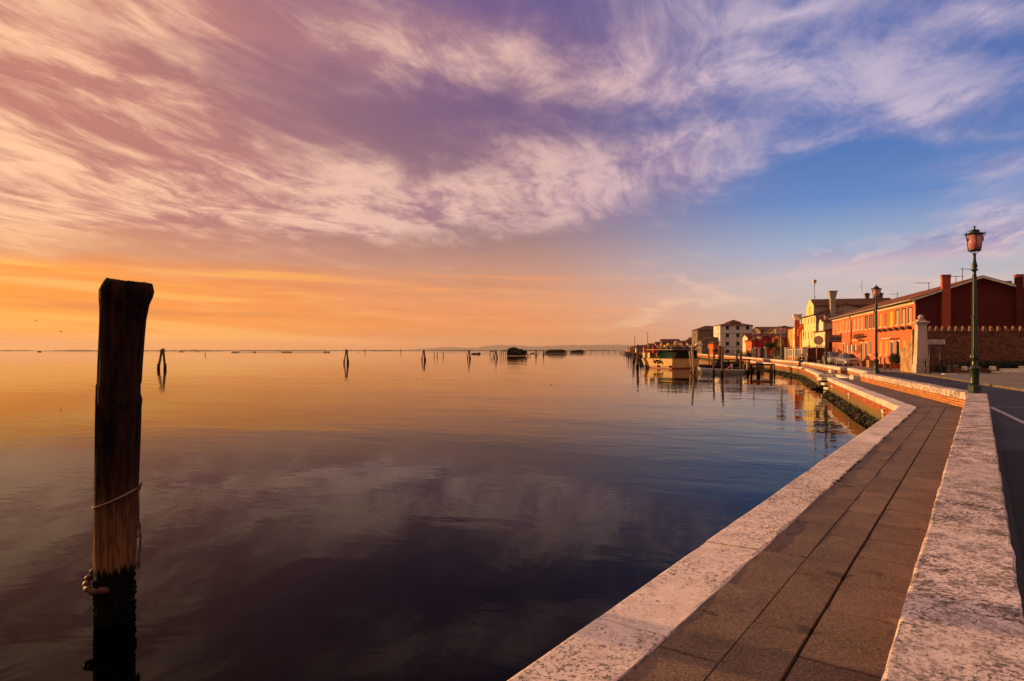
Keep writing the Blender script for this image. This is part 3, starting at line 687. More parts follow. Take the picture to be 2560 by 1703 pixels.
# ------------------------------------------------------------------ buildings
def fbox(mb, face, u0, u1, d0, d1, z0, z1):
    """box on a facade: u along it, d depth (negative = proud of the wall)"""
    if face == 'W': mb.box(d0, d1, u0, u1, z0, z1)
    else: mb.box(u0, u1, d0, d1, z0, z1)
def holed(mb, face, U, H, holes, dep=0.14, gable=None):
    us = sorted(set([0, U] + [x for h_ in holes for x in h_[:2]])); zs = sorted(set([0, H] + [x for h_ in holes for x in h_[2:4]]))
    P = (lambda u, d, z: (d, u, z)) if face == 'W' else (lambda u, d, z: (u, d, z))
    def q4(a, b, c, d): mb.add([a,b,c,d] if face != 'W' else [d,c,b,a], [(0,1,2,3)])
    for i in range(len(us)-1):
        for j in range(len(zs)-1):
            cu, cz = (us[i]+us[i+1])/2, (zs[j]+zs[j+1])/2
            if any(h_[0] < cu < h_[1] and h_[2] < cz < h_[3] for h_ in holes): continue
            q4(P(us[i],0,zs[j]), P(us[i+1],0,zs[j]), P(us[i+1],0,zs[j+1]), P(us[i],0,zs[j+1]))
    for (a, b, c, d) in [h_[:4] for h_ in holes]:
        q4(P(a,0,c),P(a,dep,c),P(a,dep,d),P(a,0,d)); q4(P(b,dep,c),P(b,0,c),P(b,0,d),P(b,dep,d))
        q4(P(a,0,d),P(a,dep,d),P(b,dep,d),P(b,0,d)); q4(P(a,dep,c),P(a,0,c),P(b,0,c),P(b,dep,c))
def roof_mesh(kind, D, L, h, rz, ov=0.35, th=0.12):
    mb = MB()
    def slab(a, b, c, d):
        vs = [Vector(p) for p in (a,b,c,d)]; mb.add([tuple(v) for v in vs]+[(v.x,v.y,v.z-th) for v in vs], [(0,1,2,3),(7,6,5,4)]+[((i+1) % 4, i, 4+i, 4+(i+1) % 4) for i in range(4)])
    if kind == 'gy':
        k = (rz-h)/(D/2); z = h - k*ov + th
        slab((-ov,-ov,z),(D/2,-ov,rz+th),(D/2,L+ov,rz+th),(-ov,L+ov,z)); slab((D/2,-ov,rz+th),(D+ov,-ov,z),(D+ov,L+ov,z),(D/2,L+ov,rz+th))
    elif kind == 'gx':
        k = (rz-h)/(L/2); z = h - k*ov + th
        slab((-ov,-ov,z),(D+ov,-ov,z),(D+ov,L/2,rz+th),(-ov,L/2,rz+th)); slab((-ov,L/2,rz+th),(D+ov,L/2,rz+th),(D+ov,L+ov,z),(-ov,L+ov,z))
    else:
        m_ = min(D, L)/2; z = h; a = (-ov,-ov,z); b = (D+ov,-ov,z); c = (D+ov,L+ov,z); d = (-ov,L+ov,z)
        e1_, e2_ = ((m_, L/2, rz), (D-m_, L/2, rz)) if D >= L else ((D/2, m_, rz), (D/2, L-m_, rz))
        if D >= L: fs = [(a,b,e2_,e1_),(b,c,e2_),(c,d,e1_,e2_),(d,a,e1_)]
        else: fs = [(a,b,e1_),(b,c,e2_,e1_),(c,d,e2_),(d,a,e1_,e2_)]
        for f_ in fs: mb.add([(p[0],p[1],p[2]+th) for p in f_], [tuple(range(len(f_)))])
        mb.box(-ov, D+ov, -ov, L+ov, h+0.002, h+th-0.003)
    return mb
def house(name, label, org, rot, L, D, h, rz, kind, wmat, rmat, wins=(), smat=None, cat='house', group=None, ov=0.35, trim=None, zb=ZW):
    t = thing(name, label, cat, (org[0], org[1], zb), rot, group)
    hw = [(w['c']-w['w']/2, w['c']+w['w']/2, w['z0'], w['z1']) for w in wins if w['f'] == 'W']
    hs = [(w['c']-w['w']/2, w['c']+w['w']/2, w['z0'], w['z1']) for w in wins if w['f'] == 'S']
    mb = MB(); holed(mb, 'W', L, h, hw)
    mb.quad((D,0,0),(D,L,0),(D,L,h),(D,0,h)); mb.quad((D,L,0),(0,L,0),(0,L,h),(D,L,h))
    mbs = mb if smat is None else MB()
    holed(mbs, 'S', D, h, hs)
    if kind == 'gy': mbs.add([(0,0,h),(D,0,h),(D/2,0,rz)], [(0,1,2)]); mb.add([(0,L,h),(D,L,h),(D/2,L,rz)], [(2,1,0)])
    if kind == 'gx': mb.add([(0,0,h),(0,L,h),(0,L/2,rz)], [(2,1,0)]); mb.add([(D,0,h),(D,L,h),(D,L/2,rz)], [(0,1,2)])
    mb.build('wall', wmat, t)
    if smat: mbs.build('gable_wall', smat, t)
    roof = roof_mesh(kind, D, L, h, rz, ov).build('roof', rmat, t)
    for w in wins:
        f, a, b, z0, z1 = w['f'], w['c']-w['w']/2, w['c']+w['w']/2, w['z0'], w['z1']
        isdoor = w.get('door'); m1 = MB(); fbox(m1, f, a+0.002, b-0.002, 0.141, 0.18, z0+0.002, z1-0.002)
        o = m1.build('door' if isdoor else 'window', w.get('m') if isdoor else M_WINDOW, t)
        if w.get('small'): continue
        fr = MB(); k = 0.06; fm = w.get('fm', M_PALE)
        fbox(fr, f, a+.003, a+k, 0.08, 0.138, z0+.003, z1-.003); fbox(fr, f, b-k, b-.003, 0.08, 0.138, z0+.003, z1-.003); fbox(fr, f, a+k, b-k, 0.08, 0.138, z1-k, z1-.003)
        if not isdoor: fbox(fr, f, (a+b)/2-0.025, (a+b)/2+0.025, 0.09, 0.137, z0, z1-k)
        fr.build('frame', w.get('frm', fm), o)
        if w.get('surround'):
            su = MB(); q_ = 0.11; fbox(su, f, a-q_, a, -0.03, 0.05, z0, z1); fbox(su, f, b, b+q_, -0.03, 0.05, z0, z1); fbox(su, f, a-q_, b+q_, -0.032, 0.05, z1, z1+q_); su.build('surround', w['surround'], o)
        if not isdoor:
            si = MB(); fbox(si, f, a-0.09, b+0.09, -0.08, 0.07, z0-0.09, z0-0.003); si.build('sill', M_PALE, o)
        if w.get('shut'):
            for (c0, c1) in ((a+.004, (a+b)/2-.006), ((a+b)/2+.006, b-.004)):
                sh = MB(); fbox(sh, f, c0, c1, 0.02, 0.06, z0+.01, z1-.004)
                nsl = 14
                for i in range(nsl):
                    zz = z0+0.08+(z1-z0-0.16)*i/nsl; fbox(sh, f, c0+0.05, c1-0.05, 0.004, 0.02, zz, zz+(z1-z0)/nsl*0.55)
                sh.build('shutter', w['shut'], o)
        if w.get('leaves_open'):
            for (c0, c1) in ((a-(b-a)/2, a-0.01), (b+0.01, b+(b-a)/2)):
                sh = MB(); fbox(sh, f, c0, c1, -0.06, -0.015, z0, z1); sh.build('shutter', w['leaves_open'], o)
    return t, roof
def chimney_box(parent, x, y, w, d, z0, z1, m, capm=None, name='chimney'):
    mb = MB(); mb.box(x-w/2, x+w/2, y-d/2, y+d/2, z0, z1); c = mb.build(name, m, parent)
    mb = MB()
    for k in range(3): mb.box(x-w/2-.04, x+w/2+.04, y-d/2-.04, y+d/2+.04, z1+0.10*k+0.002, z1+0.10*k+0.05)
    for sx in (-1, 1):
        for sy in (-1, 1): mb.box(x+sx*w*0.4-.04, x+sx*w*0.4+.04, y+sy*d*0.4-.04, y+sy*d*0.4+.04, z1, z1+0.27)
    mb.build('chimney_cap', capm or m, c); return c
def venetian(parent, x, y, r, z0, z1, flare, hf, m, capm):
    """shaft with the upside-down cone top of the lagoon chimneys"""
    mb = MB(); mb.box(x-r, x+r, y-r, y+r, z0, z1); mb.box(x-r*1.18, x+r*1.18, y-r*1.18, y+r*1.18, z1-0.7, z1-0.55); c = mb.build('chimney', m, parent)
    mb = MB(); k = flare
    lo = [(x-r*1.15,y-r*1.15,z1+.002),(x+r*1.15,y-r*1.15,z1+.002),(x+r*1.15,y+r*1.15,z1+.002),(x-r*1.15,y+r*1.15,z1+.002)]; hi = [(x-k,y-k,z1+hf),(x+k,y-k,z1+hf),(x+k,y+k,z1+hf),(x-k,y+k,z1+hf)]
    k2 = k+0.08; hi2 = [(x-k2,y-k2,z1+hf),(x+k2,y-k2,z1+hf),(x+k2,y+k2,z1+hf),(x-k2,y+k2,z1+hf)]; hi3 = [(a,b,c_+0.1) for a,b,c_ in hi2]
    mb.add(lo+hi+hi2+hi3, [(3,2,1,0)]+[(i,(i+1) % 4,4+(i+1) % 4,4+i) for i in range(4)]+[(4+i,4+(i+1) % 4,8+(i+1) % 4,8+i) for i in range(4)]+[(8+i,8+(i+1) % 4,12+(i+1) % 4,12+i) for i in range(4)]+[(12,13,14,15)])
    mb.build('chimney_cap', capm, c); return c

ROT = -math.atan2(0.279, 0.960)
HO = (35.8, 56.8)
def tw(px, O=HO, u=(0.279, 0.960)):    # distance along the facade of the place seen at column px
    r = (px-1280)/F; return (O[0]-O[1]*r)/(u[1]*r-u[0])
def sw(px, O=HO, v=(0.960, -0.279)):
    r = (px-1280)/F; return (O[1]*r-O[0])/(v[0]-v[1]*r)

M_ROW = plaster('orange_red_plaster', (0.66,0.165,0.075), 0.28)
M_GABLE = plaster('shade_darkened_red_plaster', (0.11,0.020,0.017), 0.25)  # dark red paint, deepened further to stand in for the end wall's shade
M_CHIMR = plaster('red_chimney_plaster', (0.42,0.09,0.05), 0.2)
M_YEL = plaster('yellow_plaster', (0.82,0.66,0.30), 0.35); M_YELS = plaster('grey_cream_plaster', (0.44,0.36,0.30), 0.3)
M_CREAM = plaster('cream_plaster', (0.80,0.70,0.48), 0.3); M_WHITE = plaster('white_plaster', (0.78,0.70,0.60), 0.25)
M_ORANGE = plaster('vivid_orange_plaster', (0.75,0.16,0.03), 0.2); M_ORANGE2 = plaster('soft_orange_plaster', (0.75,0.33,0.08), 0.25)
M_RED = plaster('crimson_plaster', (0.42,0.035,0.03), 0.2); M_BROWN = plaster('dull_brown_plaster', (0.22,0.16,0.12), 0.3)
S_OCH = mat('ochre_shutter', (0.62,0.36,0.07), 0.6, 0.15); S_YEL = mat('yellow_blind', (0.85,0.50,0.03), 0.6, 0.1); S_BRN = mat('brown_shutter', (0.30,0.17,0.06), 0.6, 0.15)
S_TAN = mat('tan_shutter', (0.50,0.38,0.25), 0.6, 0.15); S_GRY = mat('grey_blue_shutter', (0.20,0.19,0.19), 0.6, 0.15); S_DRK = mat('dark_brown_frame', (0.045,0.025,0.02), 0.6, 0.15)
S_GRN = mat('dark_green_shutter', (0.012,0.022,0.015), 0.6, 0.2); S_LGRN = mat('olive_green_shutter', (0.25,0.28,0.06), 0.6, 0.2); S_PLUM = mat('plum_door', (0.10,0.045,0.045), 0.5, 0.2)
S_RED = mat('red_door_paint', (0.40,0.04,0.04), 0.5, 0.2)

# row of orange-red houses
ups = [(2276,S_TAN,1),(2259.6,S_TAN,1),(2243.9,S_TAN,1),(2228.6,S_YEL,0),(2214.6,S_BRN,0),(2202.4,S_OCH,0),(2186.5,S_GRY,1),(2177,S_GRY,1),(2166,S_GRY,1),(2155,S_TAN,0),(2145.4,S_TAN,0),(2136.2,S_TAN,0),(2124.7,S_TAN,0),(2116,S_TAN,0),(2107.7,S_OCH,2),(2100.4,S_TAN,0),(2093.2,S_TAN,0),(2086,S_TAN,0)]
wins = []
for px, sh, fr in ups: wins.append(dict(f='W', c=tw(px), w=0.95, z0=4.15, z1=5.55, shut=sh, frm=S_DRK if fr == 1 else M_PALE, surround=(S_DRK if fr == 1 else S_YEL if fr == 2 else None)))
for px, sh in ((2282,S_BRN),(2261,S_OCH),(2216,S_OCH),(2202,S_OCH),(2177,S_GRY),(2124.7,S_BRN),(2116,S_BRN),(2093,S_BRN),(2087,S_BRN)): wins.append(dict(f='W', c=tw(px), w=0.95, z0=1.25, z1=2.65, shut=sh))
for px, m_ in ((2245.5,S_GRY),(2229.8,S_PLUM),(2165.5,S_PLUM),(2154,S_DRK),(2109,S_RED)): wins.append(dict(f='W', c=tw(px), w=0.95, z0=0.02, z1=2.55, door=1, m=m_, surround=M_PALE))
row, rroof = house('row_house', 'long two storey orange red terrace with coloured shutters and a red end wall darkened for its shade', HO, ROT, 36.5, 10.0, 6.30, 8.05, 'gy', M_ROW, M_TILE, wins, smat=M_GABLE)
mb = MB(); mb.box(-0.10, -0.002, -0.05, 36.5, 5.84, 5.95); mb.build('cornice', M_PALE, row)
mb = MB(); mb.box(-0.06, -0.002, -0.03, 36.5, 5.955, 6.27); mb.build('frieze', mat('ochre_frieze', (0.42,0.27,0.10), 0.9, 0.4, 3.0), row)
mb = MB()
for (xa, za, xb, zb_) in ((-0.35, 6.20, 5.0, 8.09), (5.0, 8.09, 10.35, 6.20)):
    mb.add([(xa,-0.40,za-.16),(xb,-0.40,zb_-.16),(xb,-0.40,zb_+.02),(xa,-0.40,za+.02),(xa,-0.352,za-.16),(xb,-0.352,zb_-.16),(xb,-0.352,zb_+.02),(xa,-0.352,za+.02)], [(0,1,2,3),(7,6,5,4),(1,0,4,5),(3,2,6,7),(2,1,5,6),(0,3,7,4)])
mb.build('verge_board', M_PALE, row)
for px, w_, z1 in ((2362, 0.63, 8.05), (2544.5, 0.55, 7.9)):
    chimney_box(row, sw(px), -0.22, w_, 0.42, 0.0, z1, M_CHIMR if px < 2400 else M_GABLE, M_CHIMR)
chimney_box(row, 7.5, 1.5, 0.5, 0.5, 6.9, 7.5, M_BROWN)
for px in (2129.5, 2192.5):
    t_ = tw(px); mb = MB(); mb.tube([(-0.09, t_, 0.1), (-0.09, t_, 5.4), (-0.16, t_+0.25, 5.8), (-0.3, t_+0.3, 6.2)], 0.06, 8); mb.build('drainpipe', M_IRON, row)
mb = MB(); mb.tube([(-0.42, -0.3, 6.17), (-0.42, 36.8, 6.17)], 0.07, 8); mb.build('gutter', M_GREYMETAL, row)
for i, (px, w_) in enumerate(((2235, 3.4), (2153, 3.0))):
    t_ = tw(px); mb = MB(); mb.box(-0.75, -0.02, t_-w_/2, t_+w_/2, 2.84, 2.92); mb.build('door_canopy', M_PALE, row)
# flower boxes under the upper windows
fb = None
for i, px in enumerate((2202.4, 2214.6, 2228.6, 2243.9, 2259.6, 2276)):
    t_ = tw(px); P_ = row.matrix_basis if False else None
    loc = (HO[0]+0.279*t_-0.96*0.22, HO[1]+0.96*t_+0.279*0.22, ZW+3.78)
    lab = 'small dark flower box on the orange facade under the ' + ['ochre upper shutters', 'brown upper shutters', 'bright yellow upper blind', 'third tan window', 'second tan window', 'tan window nearest the end wall'][i]
    if fb is None:
        fb = thing('flower_box', lab, 'flower box', loc, ROT, 'flower boxes under the upper windows')
        mb = MB(); mb.cbox(-0.14, 0.14, -0.45, 0.45, -0.15, 0.03, 0.01); mb.build('trough', S_DRK, fb)
        mb = MB(); mb.leaves((0,0,0.08), (0.16,0.45,0.12), 160, 0.04, random.Random(2)); mb.build('plants', M_LEAF2, fb)
    else: place(fb, False, loc, ROT, lab)
t_ = tw(2153); q_ = thing('hanging_plant', 'straggly green and red plants trailing from a bracket on the orange facade', 'hanging plant', (HO[0]+0.279*t_-0.3, HO[1]+0.96*t_, ZW+3.35), ROT)
mb = MB(); mb.box(-0.12,0.12,-2.6,2.6,-0.1,0.02); mb.build('trough', S_DRK, q_)
mb = MB(); mb.leaves((0,0,0.0), (0.25,2.7,0.42), 700, 0.05, random.Random(4), shell=0.0); mb.build('plants', M_LEAF2, q_)

# yellow house with tall chimney
U2 = (0.254, 0.967); V2 = (0.967, -0.254); R2 = -math.atan2(*U2); YO = (52.2, 110.0)
t2 = lambda px: tw(px, YO, U2); s2 = lambda px: sw(px, YO, V2)
wins = [dict(f='W', c=t2(px), w=0.75, z0=6.55, z1=7.5, shut=S_BRN) for px in (2035.8, 2029.1, 2021, 2012.7)]
wins += [dict(f='W', c=t2(px), w=0.75, z0=3.75, z1=5.15, shut=S_BRN) for px in (2037.0, 2029.8, 2021.5, 2013.3, 2008)]
wins += [dict(f='W', c=t2(px), w=0.75, z0=1.0, z1=2.3, shut=S_BRN) for px in (2035, 2021, 2010)]
wins += [dict(f='S', c=s2(2112.8), w=0.95, z0=7.3, z1=8.25)]
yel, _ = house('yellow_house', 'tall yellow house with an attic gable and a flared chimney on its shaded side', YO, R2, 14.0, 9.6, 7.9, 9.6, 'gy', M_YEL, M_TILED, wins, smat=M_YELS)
mb = MB(); mb.box(-0.07,-0.002,-0.04,14,7.55,7.72); mb.build('cornice', M_CREAM, yel)
mb = MB(); mb.box(-0.05,-0.002,-0.03,14,3.3,3.42); mb.build('string_course', M_CREAM, yel)
mb = MB(); mb.tube([(0.9,-0.1,0.2),(0.9,-0.1,6.2),(0.3,-0.1,7.3),(-0.2,-0.15,7.8)],0.07,8); mb.build('drainpipe', M_IRON, yel)
# attic wing: its walls and roof are parts of the house
W0, W1, WD = 1.7, 8.4, 12.5
mb = MB(); holes = [(4.6, 5.5, 8.5, 9.7)]
holed(mb, 'W', 14.0, 9.5, holes)
mb2 = MB()
zz0, zz1, zr_ = 7.7, 9.55, 10.75
mb2.add([(-0.012,W0,zz0),(-0.012,W1,zz0),(-0.012,W1,zz1),(-0.012,(W0+W1)/2+0.6,zr_),(-0.012,(W0+W1)/2-0.6,zr_),(-0.012,W0,zz1)], [(5,4,3,2,1,0)])
mb2.build('attic_gable', M_YEL, yel)
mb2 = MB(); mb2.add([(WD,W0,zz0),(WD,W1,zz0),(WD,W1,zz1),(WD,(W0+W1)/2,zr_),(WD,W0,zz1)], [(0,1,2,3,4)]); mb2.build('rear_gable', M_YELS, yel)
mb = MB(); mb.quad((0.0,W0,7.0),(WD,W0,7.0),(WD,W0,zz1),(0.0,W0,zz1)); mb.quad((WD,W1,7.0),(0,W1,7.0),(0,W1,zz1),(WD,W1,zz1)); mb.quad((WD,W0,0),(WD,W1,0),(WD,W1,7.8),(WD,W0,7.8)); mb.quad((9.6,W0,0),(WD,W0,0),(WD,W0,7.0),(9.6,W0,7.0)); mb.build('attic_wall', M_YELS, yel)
mb = MB(); ov = 0.35; ym = (W0+W1)/2; k = (zr_-zz1)/(ym-W0)
for (ya, za, yb, zb_) in ((W0-ov, zz1-k*ov, ym, zr_), (ym, zr_, W1+ov, zz1-k*ov)):
    mb.add([(0.1,ya,za+.1),(WD+ov,ya,za+.1),(WD+ov,yb,zb_+.1),(0.1,yb,zb_+.1),(0.1,ya,za-.04),(WD+ov,ya,za-.04),(WD+ov,yb,zb_-.04),(0.1,yb,zb_-.04)], [(0,1,2,3),(7,6,5,4),(1,0,4,5),(3,2,6,7),(2,1,5,6),(0,3,7,4)])
mb.build('attic_roof', M_TILED, yel)
mb = MB(); fbox(mb,'W',4.65,5.45,-0.03,-0.014,8.2,9.6); w_ = mb.build('attic_window', S_BRN, yel)
mb = MB(); mb.box(5.2,6.4,W0-0.02,W0-0.004,8.3,9.1); mb.build('attic_window', M_DARKHOLE, yel)
venetian(yel, s2(2080), -0.45, 0.38, 0.0, 10.6, 0.62, 1.1, M_YELS, M_YELS)
for x_ in (9.2, 11.3):
    c_ = chimney_box(yel, x_, ym-0.2, 0.6, 0.6, 10.0, 11.2, M_BROWN, M_BROWN); mb = MB(); mb.add([(x_-.55,ym-.75,11.5),(x_+.55,ym-.75,11.5),(x_+.55,ym+.35,11.5),(x_-.55,ym+.35,11.5),(x_,ym-.2,11.85)], [(0,1,4),(1,2,4),(2,3,4),(3,0,4),(3,2,1,0)]); mb.build('chimney_roof', M_TILED, c_)

# small cream house between the yellow one and the terrace
CO = (46.3, 94.3); t3 = lambda px: tw(px, CO, (0.26,0.966))
wins = [dict(f='W', c=1.2, w=0.6, z0=3.0, z1=4.1, shut=S_TAN), dict(f='W', c=5.6, w=0.7, z0=3.0, z1=4.1, shut=S_TAN), dict(f='W', c=2.6, w=0.8, z0=0.9, z1=2.1, shut=S_TAN), dict(f='S', c=0.9, w=1.2, z0=0.6, z1=3.5, door=1, m=S_GRN), dict(f='S', c=2.6, w=1.1, z0=0.6, z1=3.5, door=1, m=S_GRN)]
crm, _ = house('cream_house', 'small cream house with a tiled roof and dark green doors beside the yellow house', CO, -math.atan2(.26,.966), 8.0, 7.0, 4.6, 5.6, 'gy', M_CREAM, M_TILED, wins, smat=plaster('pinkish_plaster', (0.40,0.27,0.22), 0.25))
mb = MB(); a0, a1, am, AD = 2.0, 5.2, 3.6, 6.8
mb.add([(-0.02,a0,4.4),(-0.02,a1,4.4),(-0.02,a1,6.1),(-0.02,am,6.75),(-0.02,a0,6.1)], [(4,3,2,1,0)]); mb.quad((-0.02,a0,4.4),(AD,a0,4.4),(AD,a0,6.1),(-0.02,a0,6.1)); mb.quad((AD,a0,4.4),(AD,a1,4.4),(AD,a1,6.1),(AD,a0,6.1)); mb.build('attic_gable', M_CREAM, crm)
mb = MB()
for (ya, za, yb, zb_) in ((a0-.35, 5.98, am, 6.8), (am, 6.8, a1+.35, 5.98)):
    mb.add([(-0.3,ya,za+.1),(AD+.3,ya,za+.1),(AD+.3,yb,zb_+.1),(-0.3,yb,zb_+.1),(-0.3,ya,za),(AD+.3,ya,za),(AD+.3,yb,zb_),(-0.3,yb,zb_)], [(0,1,2,3),(7,6,5,4),(1,0,4,5),(3,2,6,7),(2,1,5,6),(0,3,7,4)])
mb.build('attic_roof', M_TILED, crm)

# three narrow coloured houses past the yellow one
def Q(t_): return (YO[0]+U2[0]*14.05+0.27*t_, YO[1]+U2[1]*14.05+0.963*t_)
R3 = -math.atan2(0.27,0.963)
o1, _ = house('narrow_house', 'narrow vivid orange house front with a tall red chimney at its corner', Q(0), R3, 4.4, 9, 6.6, 7.6, 'gy', M_ORANGE, M_TILED, [dict(f='W', c=2.2, w=0.8, z0=3.6, z1=5.0, shut=S_BRN)], group='narrow coloured houses')
o2, _ = house('narrow_house', 'narrow cream house front between two orange ones', Q(4.5), R3, 5.6, 9, 6.5, 7.5, 'gy', M_CREAM, M_TILED, [dict(f='W', c=c_, w=0.8, z0=z_, z1=z_+1.4, shut=S_BRN) for c_ in (1.4, 4.0) for z_ in (1.0, 3.8)], group='narrow coloured houses')
o3, _ = house('narrow_house', 'narrow orange house with olive green shutters, last of the three', Q(10.2), R3, 6.8, 9, 6.3, 7.3, 'gy', M_ORANGE2, M_TILED, [dict(f='W', c=c_, w=0.9, z0=z_, z1=z_+1.4, shut=S_LGRN) for c_ in (1.5, 4.6) for z_ in (1.0, 3.8)], group='narrow coloured houses')
venetian(o1, -0.75, -0.6, 0.40, 0.0, 7.5, 0.78, 1.0, M_CHIMR, M_WHITE)
mb = MB(); mb.prism([(-1.0,4.4),(-0.5,4.4),(-0.5,5.1),(0.6,6.5),(0.2,7.0),(-1.0,5.6)], 'y', -3.0, -2.5); mb.build('hooded_flue', M_ORANGE, o1)

# crimson house and the roofs behind it
EO = (59.9, 160); RE = -math.atan2(0.1,0.995)
red, _ = house('crimson_house', 'crimson gabled house with a white topped chimney and a small square attic window', EO, RE, 5.6, 6.6, 4.1, 5.25, 'gy', M_ORANGE, M_TILED,
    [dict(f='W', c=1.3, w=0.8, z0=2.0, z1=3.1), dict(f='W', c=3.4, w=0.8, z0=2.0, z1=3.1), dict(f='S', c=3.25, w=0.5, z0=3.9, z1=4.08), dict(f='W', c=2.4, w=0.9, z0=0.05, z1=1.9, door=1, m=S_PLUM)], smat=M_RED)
chimney_box(red, 1.9, -0.25, 0.75, 0.5, 0, 4.3, M_RED, M_BROWN); chimney_box(red, 1.9, -0.26, 0.78, 0.52, 4.35, 5.1, M_WHITE, M_BROWN)
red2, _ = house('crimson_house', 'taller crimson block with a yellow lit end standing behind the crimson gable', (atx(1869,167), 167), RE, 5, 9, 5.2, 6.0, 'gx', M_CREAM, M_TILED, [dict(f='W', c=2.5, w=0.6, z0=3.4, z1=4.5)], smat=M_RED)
def farhouse(px, Yd, eave, ridge, L, D, kind, wm_, lab, name='far_house', nw=2, rm=None, rot=-0.1, group='far houses along the lagoon', smat=None, wz=None):
    h = (HOR-eave)/F*Yd + 1.7; rz = (HOR-ridge)/F*Yd + 1.7; wins = []
    nfl = max(1, int(h/2.7))
    for k in range(nfl):
        for i in range(nw): wins.append(dict(f='W', c=L*(i+0.5)/nw, w=0.9, z0=h*(k/nfl)+0.9, z1=min(h-.3, h*(k/nfl)+2.1), small=1)); wins.append(dict(f='S', c=D*(i+0.5)/nw, w=0.9, z0=h*(k/nfl)+0.9, z1=min(h-.3, h*(k/nfl)+2.1), small=1))
    t, r_ = house(name, lab, (atx(px,Yd), Yd), rot, L, D, h, max(rz, h+0.3), kind, wm_, rm or M_TILED, wins, group=group, smat=smat)
    return t
farhouse(1901, 186, 826, 817, 8, 11, 'gx', M_BROWN, 'long dark tiled roof behind the crimson gable, next to its chimney')
farhouse(1930, 178, 828, 815.5, 9, 7, 'gy', M_BROWN, 'brown gabled roof rising behind the umbrella shaped tree')
farhouse(1948, 170, 829, 818, 8, 8, 'gx', M_BROWN, 'dark roofed house next to the narrow olive shuttered house')
farhouse(1953, 150, 845, 838, 7, 6, 'gx', plaster('rust_plaster', (0.36,0.09,0.04), .2), 'rust red low house behind the autumn coloured tree')
# white four storey block
FO = (80.0, 246.0); px2x = lambda px: (FO[1]*(px-1280)/F - FO[0])
wins = []
for py in (819.6, 838.4, 859, 878.5):
    z_ = zat(py, 246)-ZW
    for px in (1818.6, 1844.5, 1869): wins.append(dict(f='S', c=px2x(px), w=1.25, z0=max(0.1,z_-0.75), z1=z_+0.7, shut=S_GRN, frm=S_DRK))  # closed dark shutters added so the window openings read dark
    wins.append(dict(f='W', c=2.6, w=1.1, z0=max(0.1,z_-0.75), z1=z_+0.7, shut=S_BRN))
wb, _ = house('white_block', 'white four storey building with dark square windows and a small turret on its hipped roof', FO, 0, 8.0, 12.6, zat(814,246)-ZW, zat(807,246)-ZW, 'hip', M_WHITE, M_TILE, wins, cat='building')
zt = zat(806, 246)-ZW; mb = MB(); mb.box(4.3,8.6,2,6,zt-1.0,zt+0.0); mb.build('turret_wall', M_BROWN, wb)
mb = MB(); mb.add([(3.8,1.5,zt),(9.1,1.5,zt),(9.1,6.5,zt),(3.8,6.5,zt),(6.4,4,zt+1.25)], [(0,1,4),(1,2,4),(2,3,4),(3,0,4),(3,2,1,0)]); mb.build('turret_roof', M_TILE, wb)
for py in (833.2, 867.5):
    z_ = zat(py,246)-ZW; mb = MB(); mb.box(-0.06,12.66,-0.06,-0.003,z_-0.12,z_+0.12); mb.box(-0.06,-0.003,0,8,z_-0.12,z_+0.12); mb.build('string_course', S_TAN, wb)
farhouse(1744, 275, 826, 814.5, 9, 12, 'hip', M_BROWN, 'dull brown house with a hipped dark roof just behind the white block', nw=1, rot=0.0)
farhouse(1784, 226, 859, 855.5, 6.5, 1.4, 'gy', M_ORANGE, 'low orange fronted house before the white block', rot=0.0)
fl = [(1754,250,852,843,7,9,'gy',M_BROWN,'brown gabled house with a steep red roof left of the white block'),
 (1727,300,852,844,7,9,'gx',M_BROWN,'dark roofed house behind the yellow gable'),(1719.5,290,858,849,3.2,6,'gx',M_YEL,'small yellow lit gable with two windows'),
 (1690,340,858,853,8,10,'gx',M_RED,'low red house with a flat looking roof behind the buoys'),(1655,400,856,848,9,11,'gx',M_BROWN,'wide dark roof highest behind the moored barge'),
 (1640,420,860,855,6,9,'gx',M_ORANGE,'red orange house front left of the wide dark roof'),(1622,450,864,859,7,9,'gx',M_ORANGE2,'square orange house front behind the second mast'),
 (1597,520,866,863,8,11,'gx',M_BROWN,'long low dark roof behind the first mooring post'),(1578,640,871,868.5,8,14,'gx',M_RED,'tiny reddish house far along the shore'),(1568,800,872.5,870.5,8,16,'gx',M_CREAM,'tiny pale house farthest along the shore')]
fl += [(1700,520,860,855.5,8,16,'gy',M_CREAM,'cream gable peeping over the buoy pile'),(1712,430,862,857,7,10,'gx',M_ORANGE2,'orange house front between the yellow gable and the buoys'),
 (1736,330,859,852,8,10,'gy',M_CREAM,'pale house end left of the steep red roof'),(1663,350,864,859.5,6,9,'gx',M_YEL,'yellow lit house front right behind the tall yellow buoy'),
 (1633,380,868,863,6,9,'gx',M_RED,'small red house front beside the square orange one'),(1610,420,869,865.5,6,9,'gx',M_ORANGE,'small bright orange house front near the taller mast'),
 (1590,560,871,868,7,12,'gy',M_CREAM,'little cream house above the boats left of the barge'),(1678,600,857,852.5,10,16,'gy',M_BROWN,'brown double roof behind the wide dark roof'),
 (1762,300,850,845,6,9,'gx',M_ORANGE2,'narrow orange house squeezed beside the dull brown house')]
rnd = random.Random(77); ordn = ['first','second','third','fourth','fifth','sixth','seventh','eighth','ninth','tenth','eleventh','twelfth','thirteenth','fourteenth','fifteenth','sixteenth']
cw = [(M_ORANGE2,'pale orange'),(M_CREAM,'cream'),(M_RED,'crimson'),(M_BROWN,'brown'),(M_ORANGE,'bright orange'),(M_YEL,'yellow')]
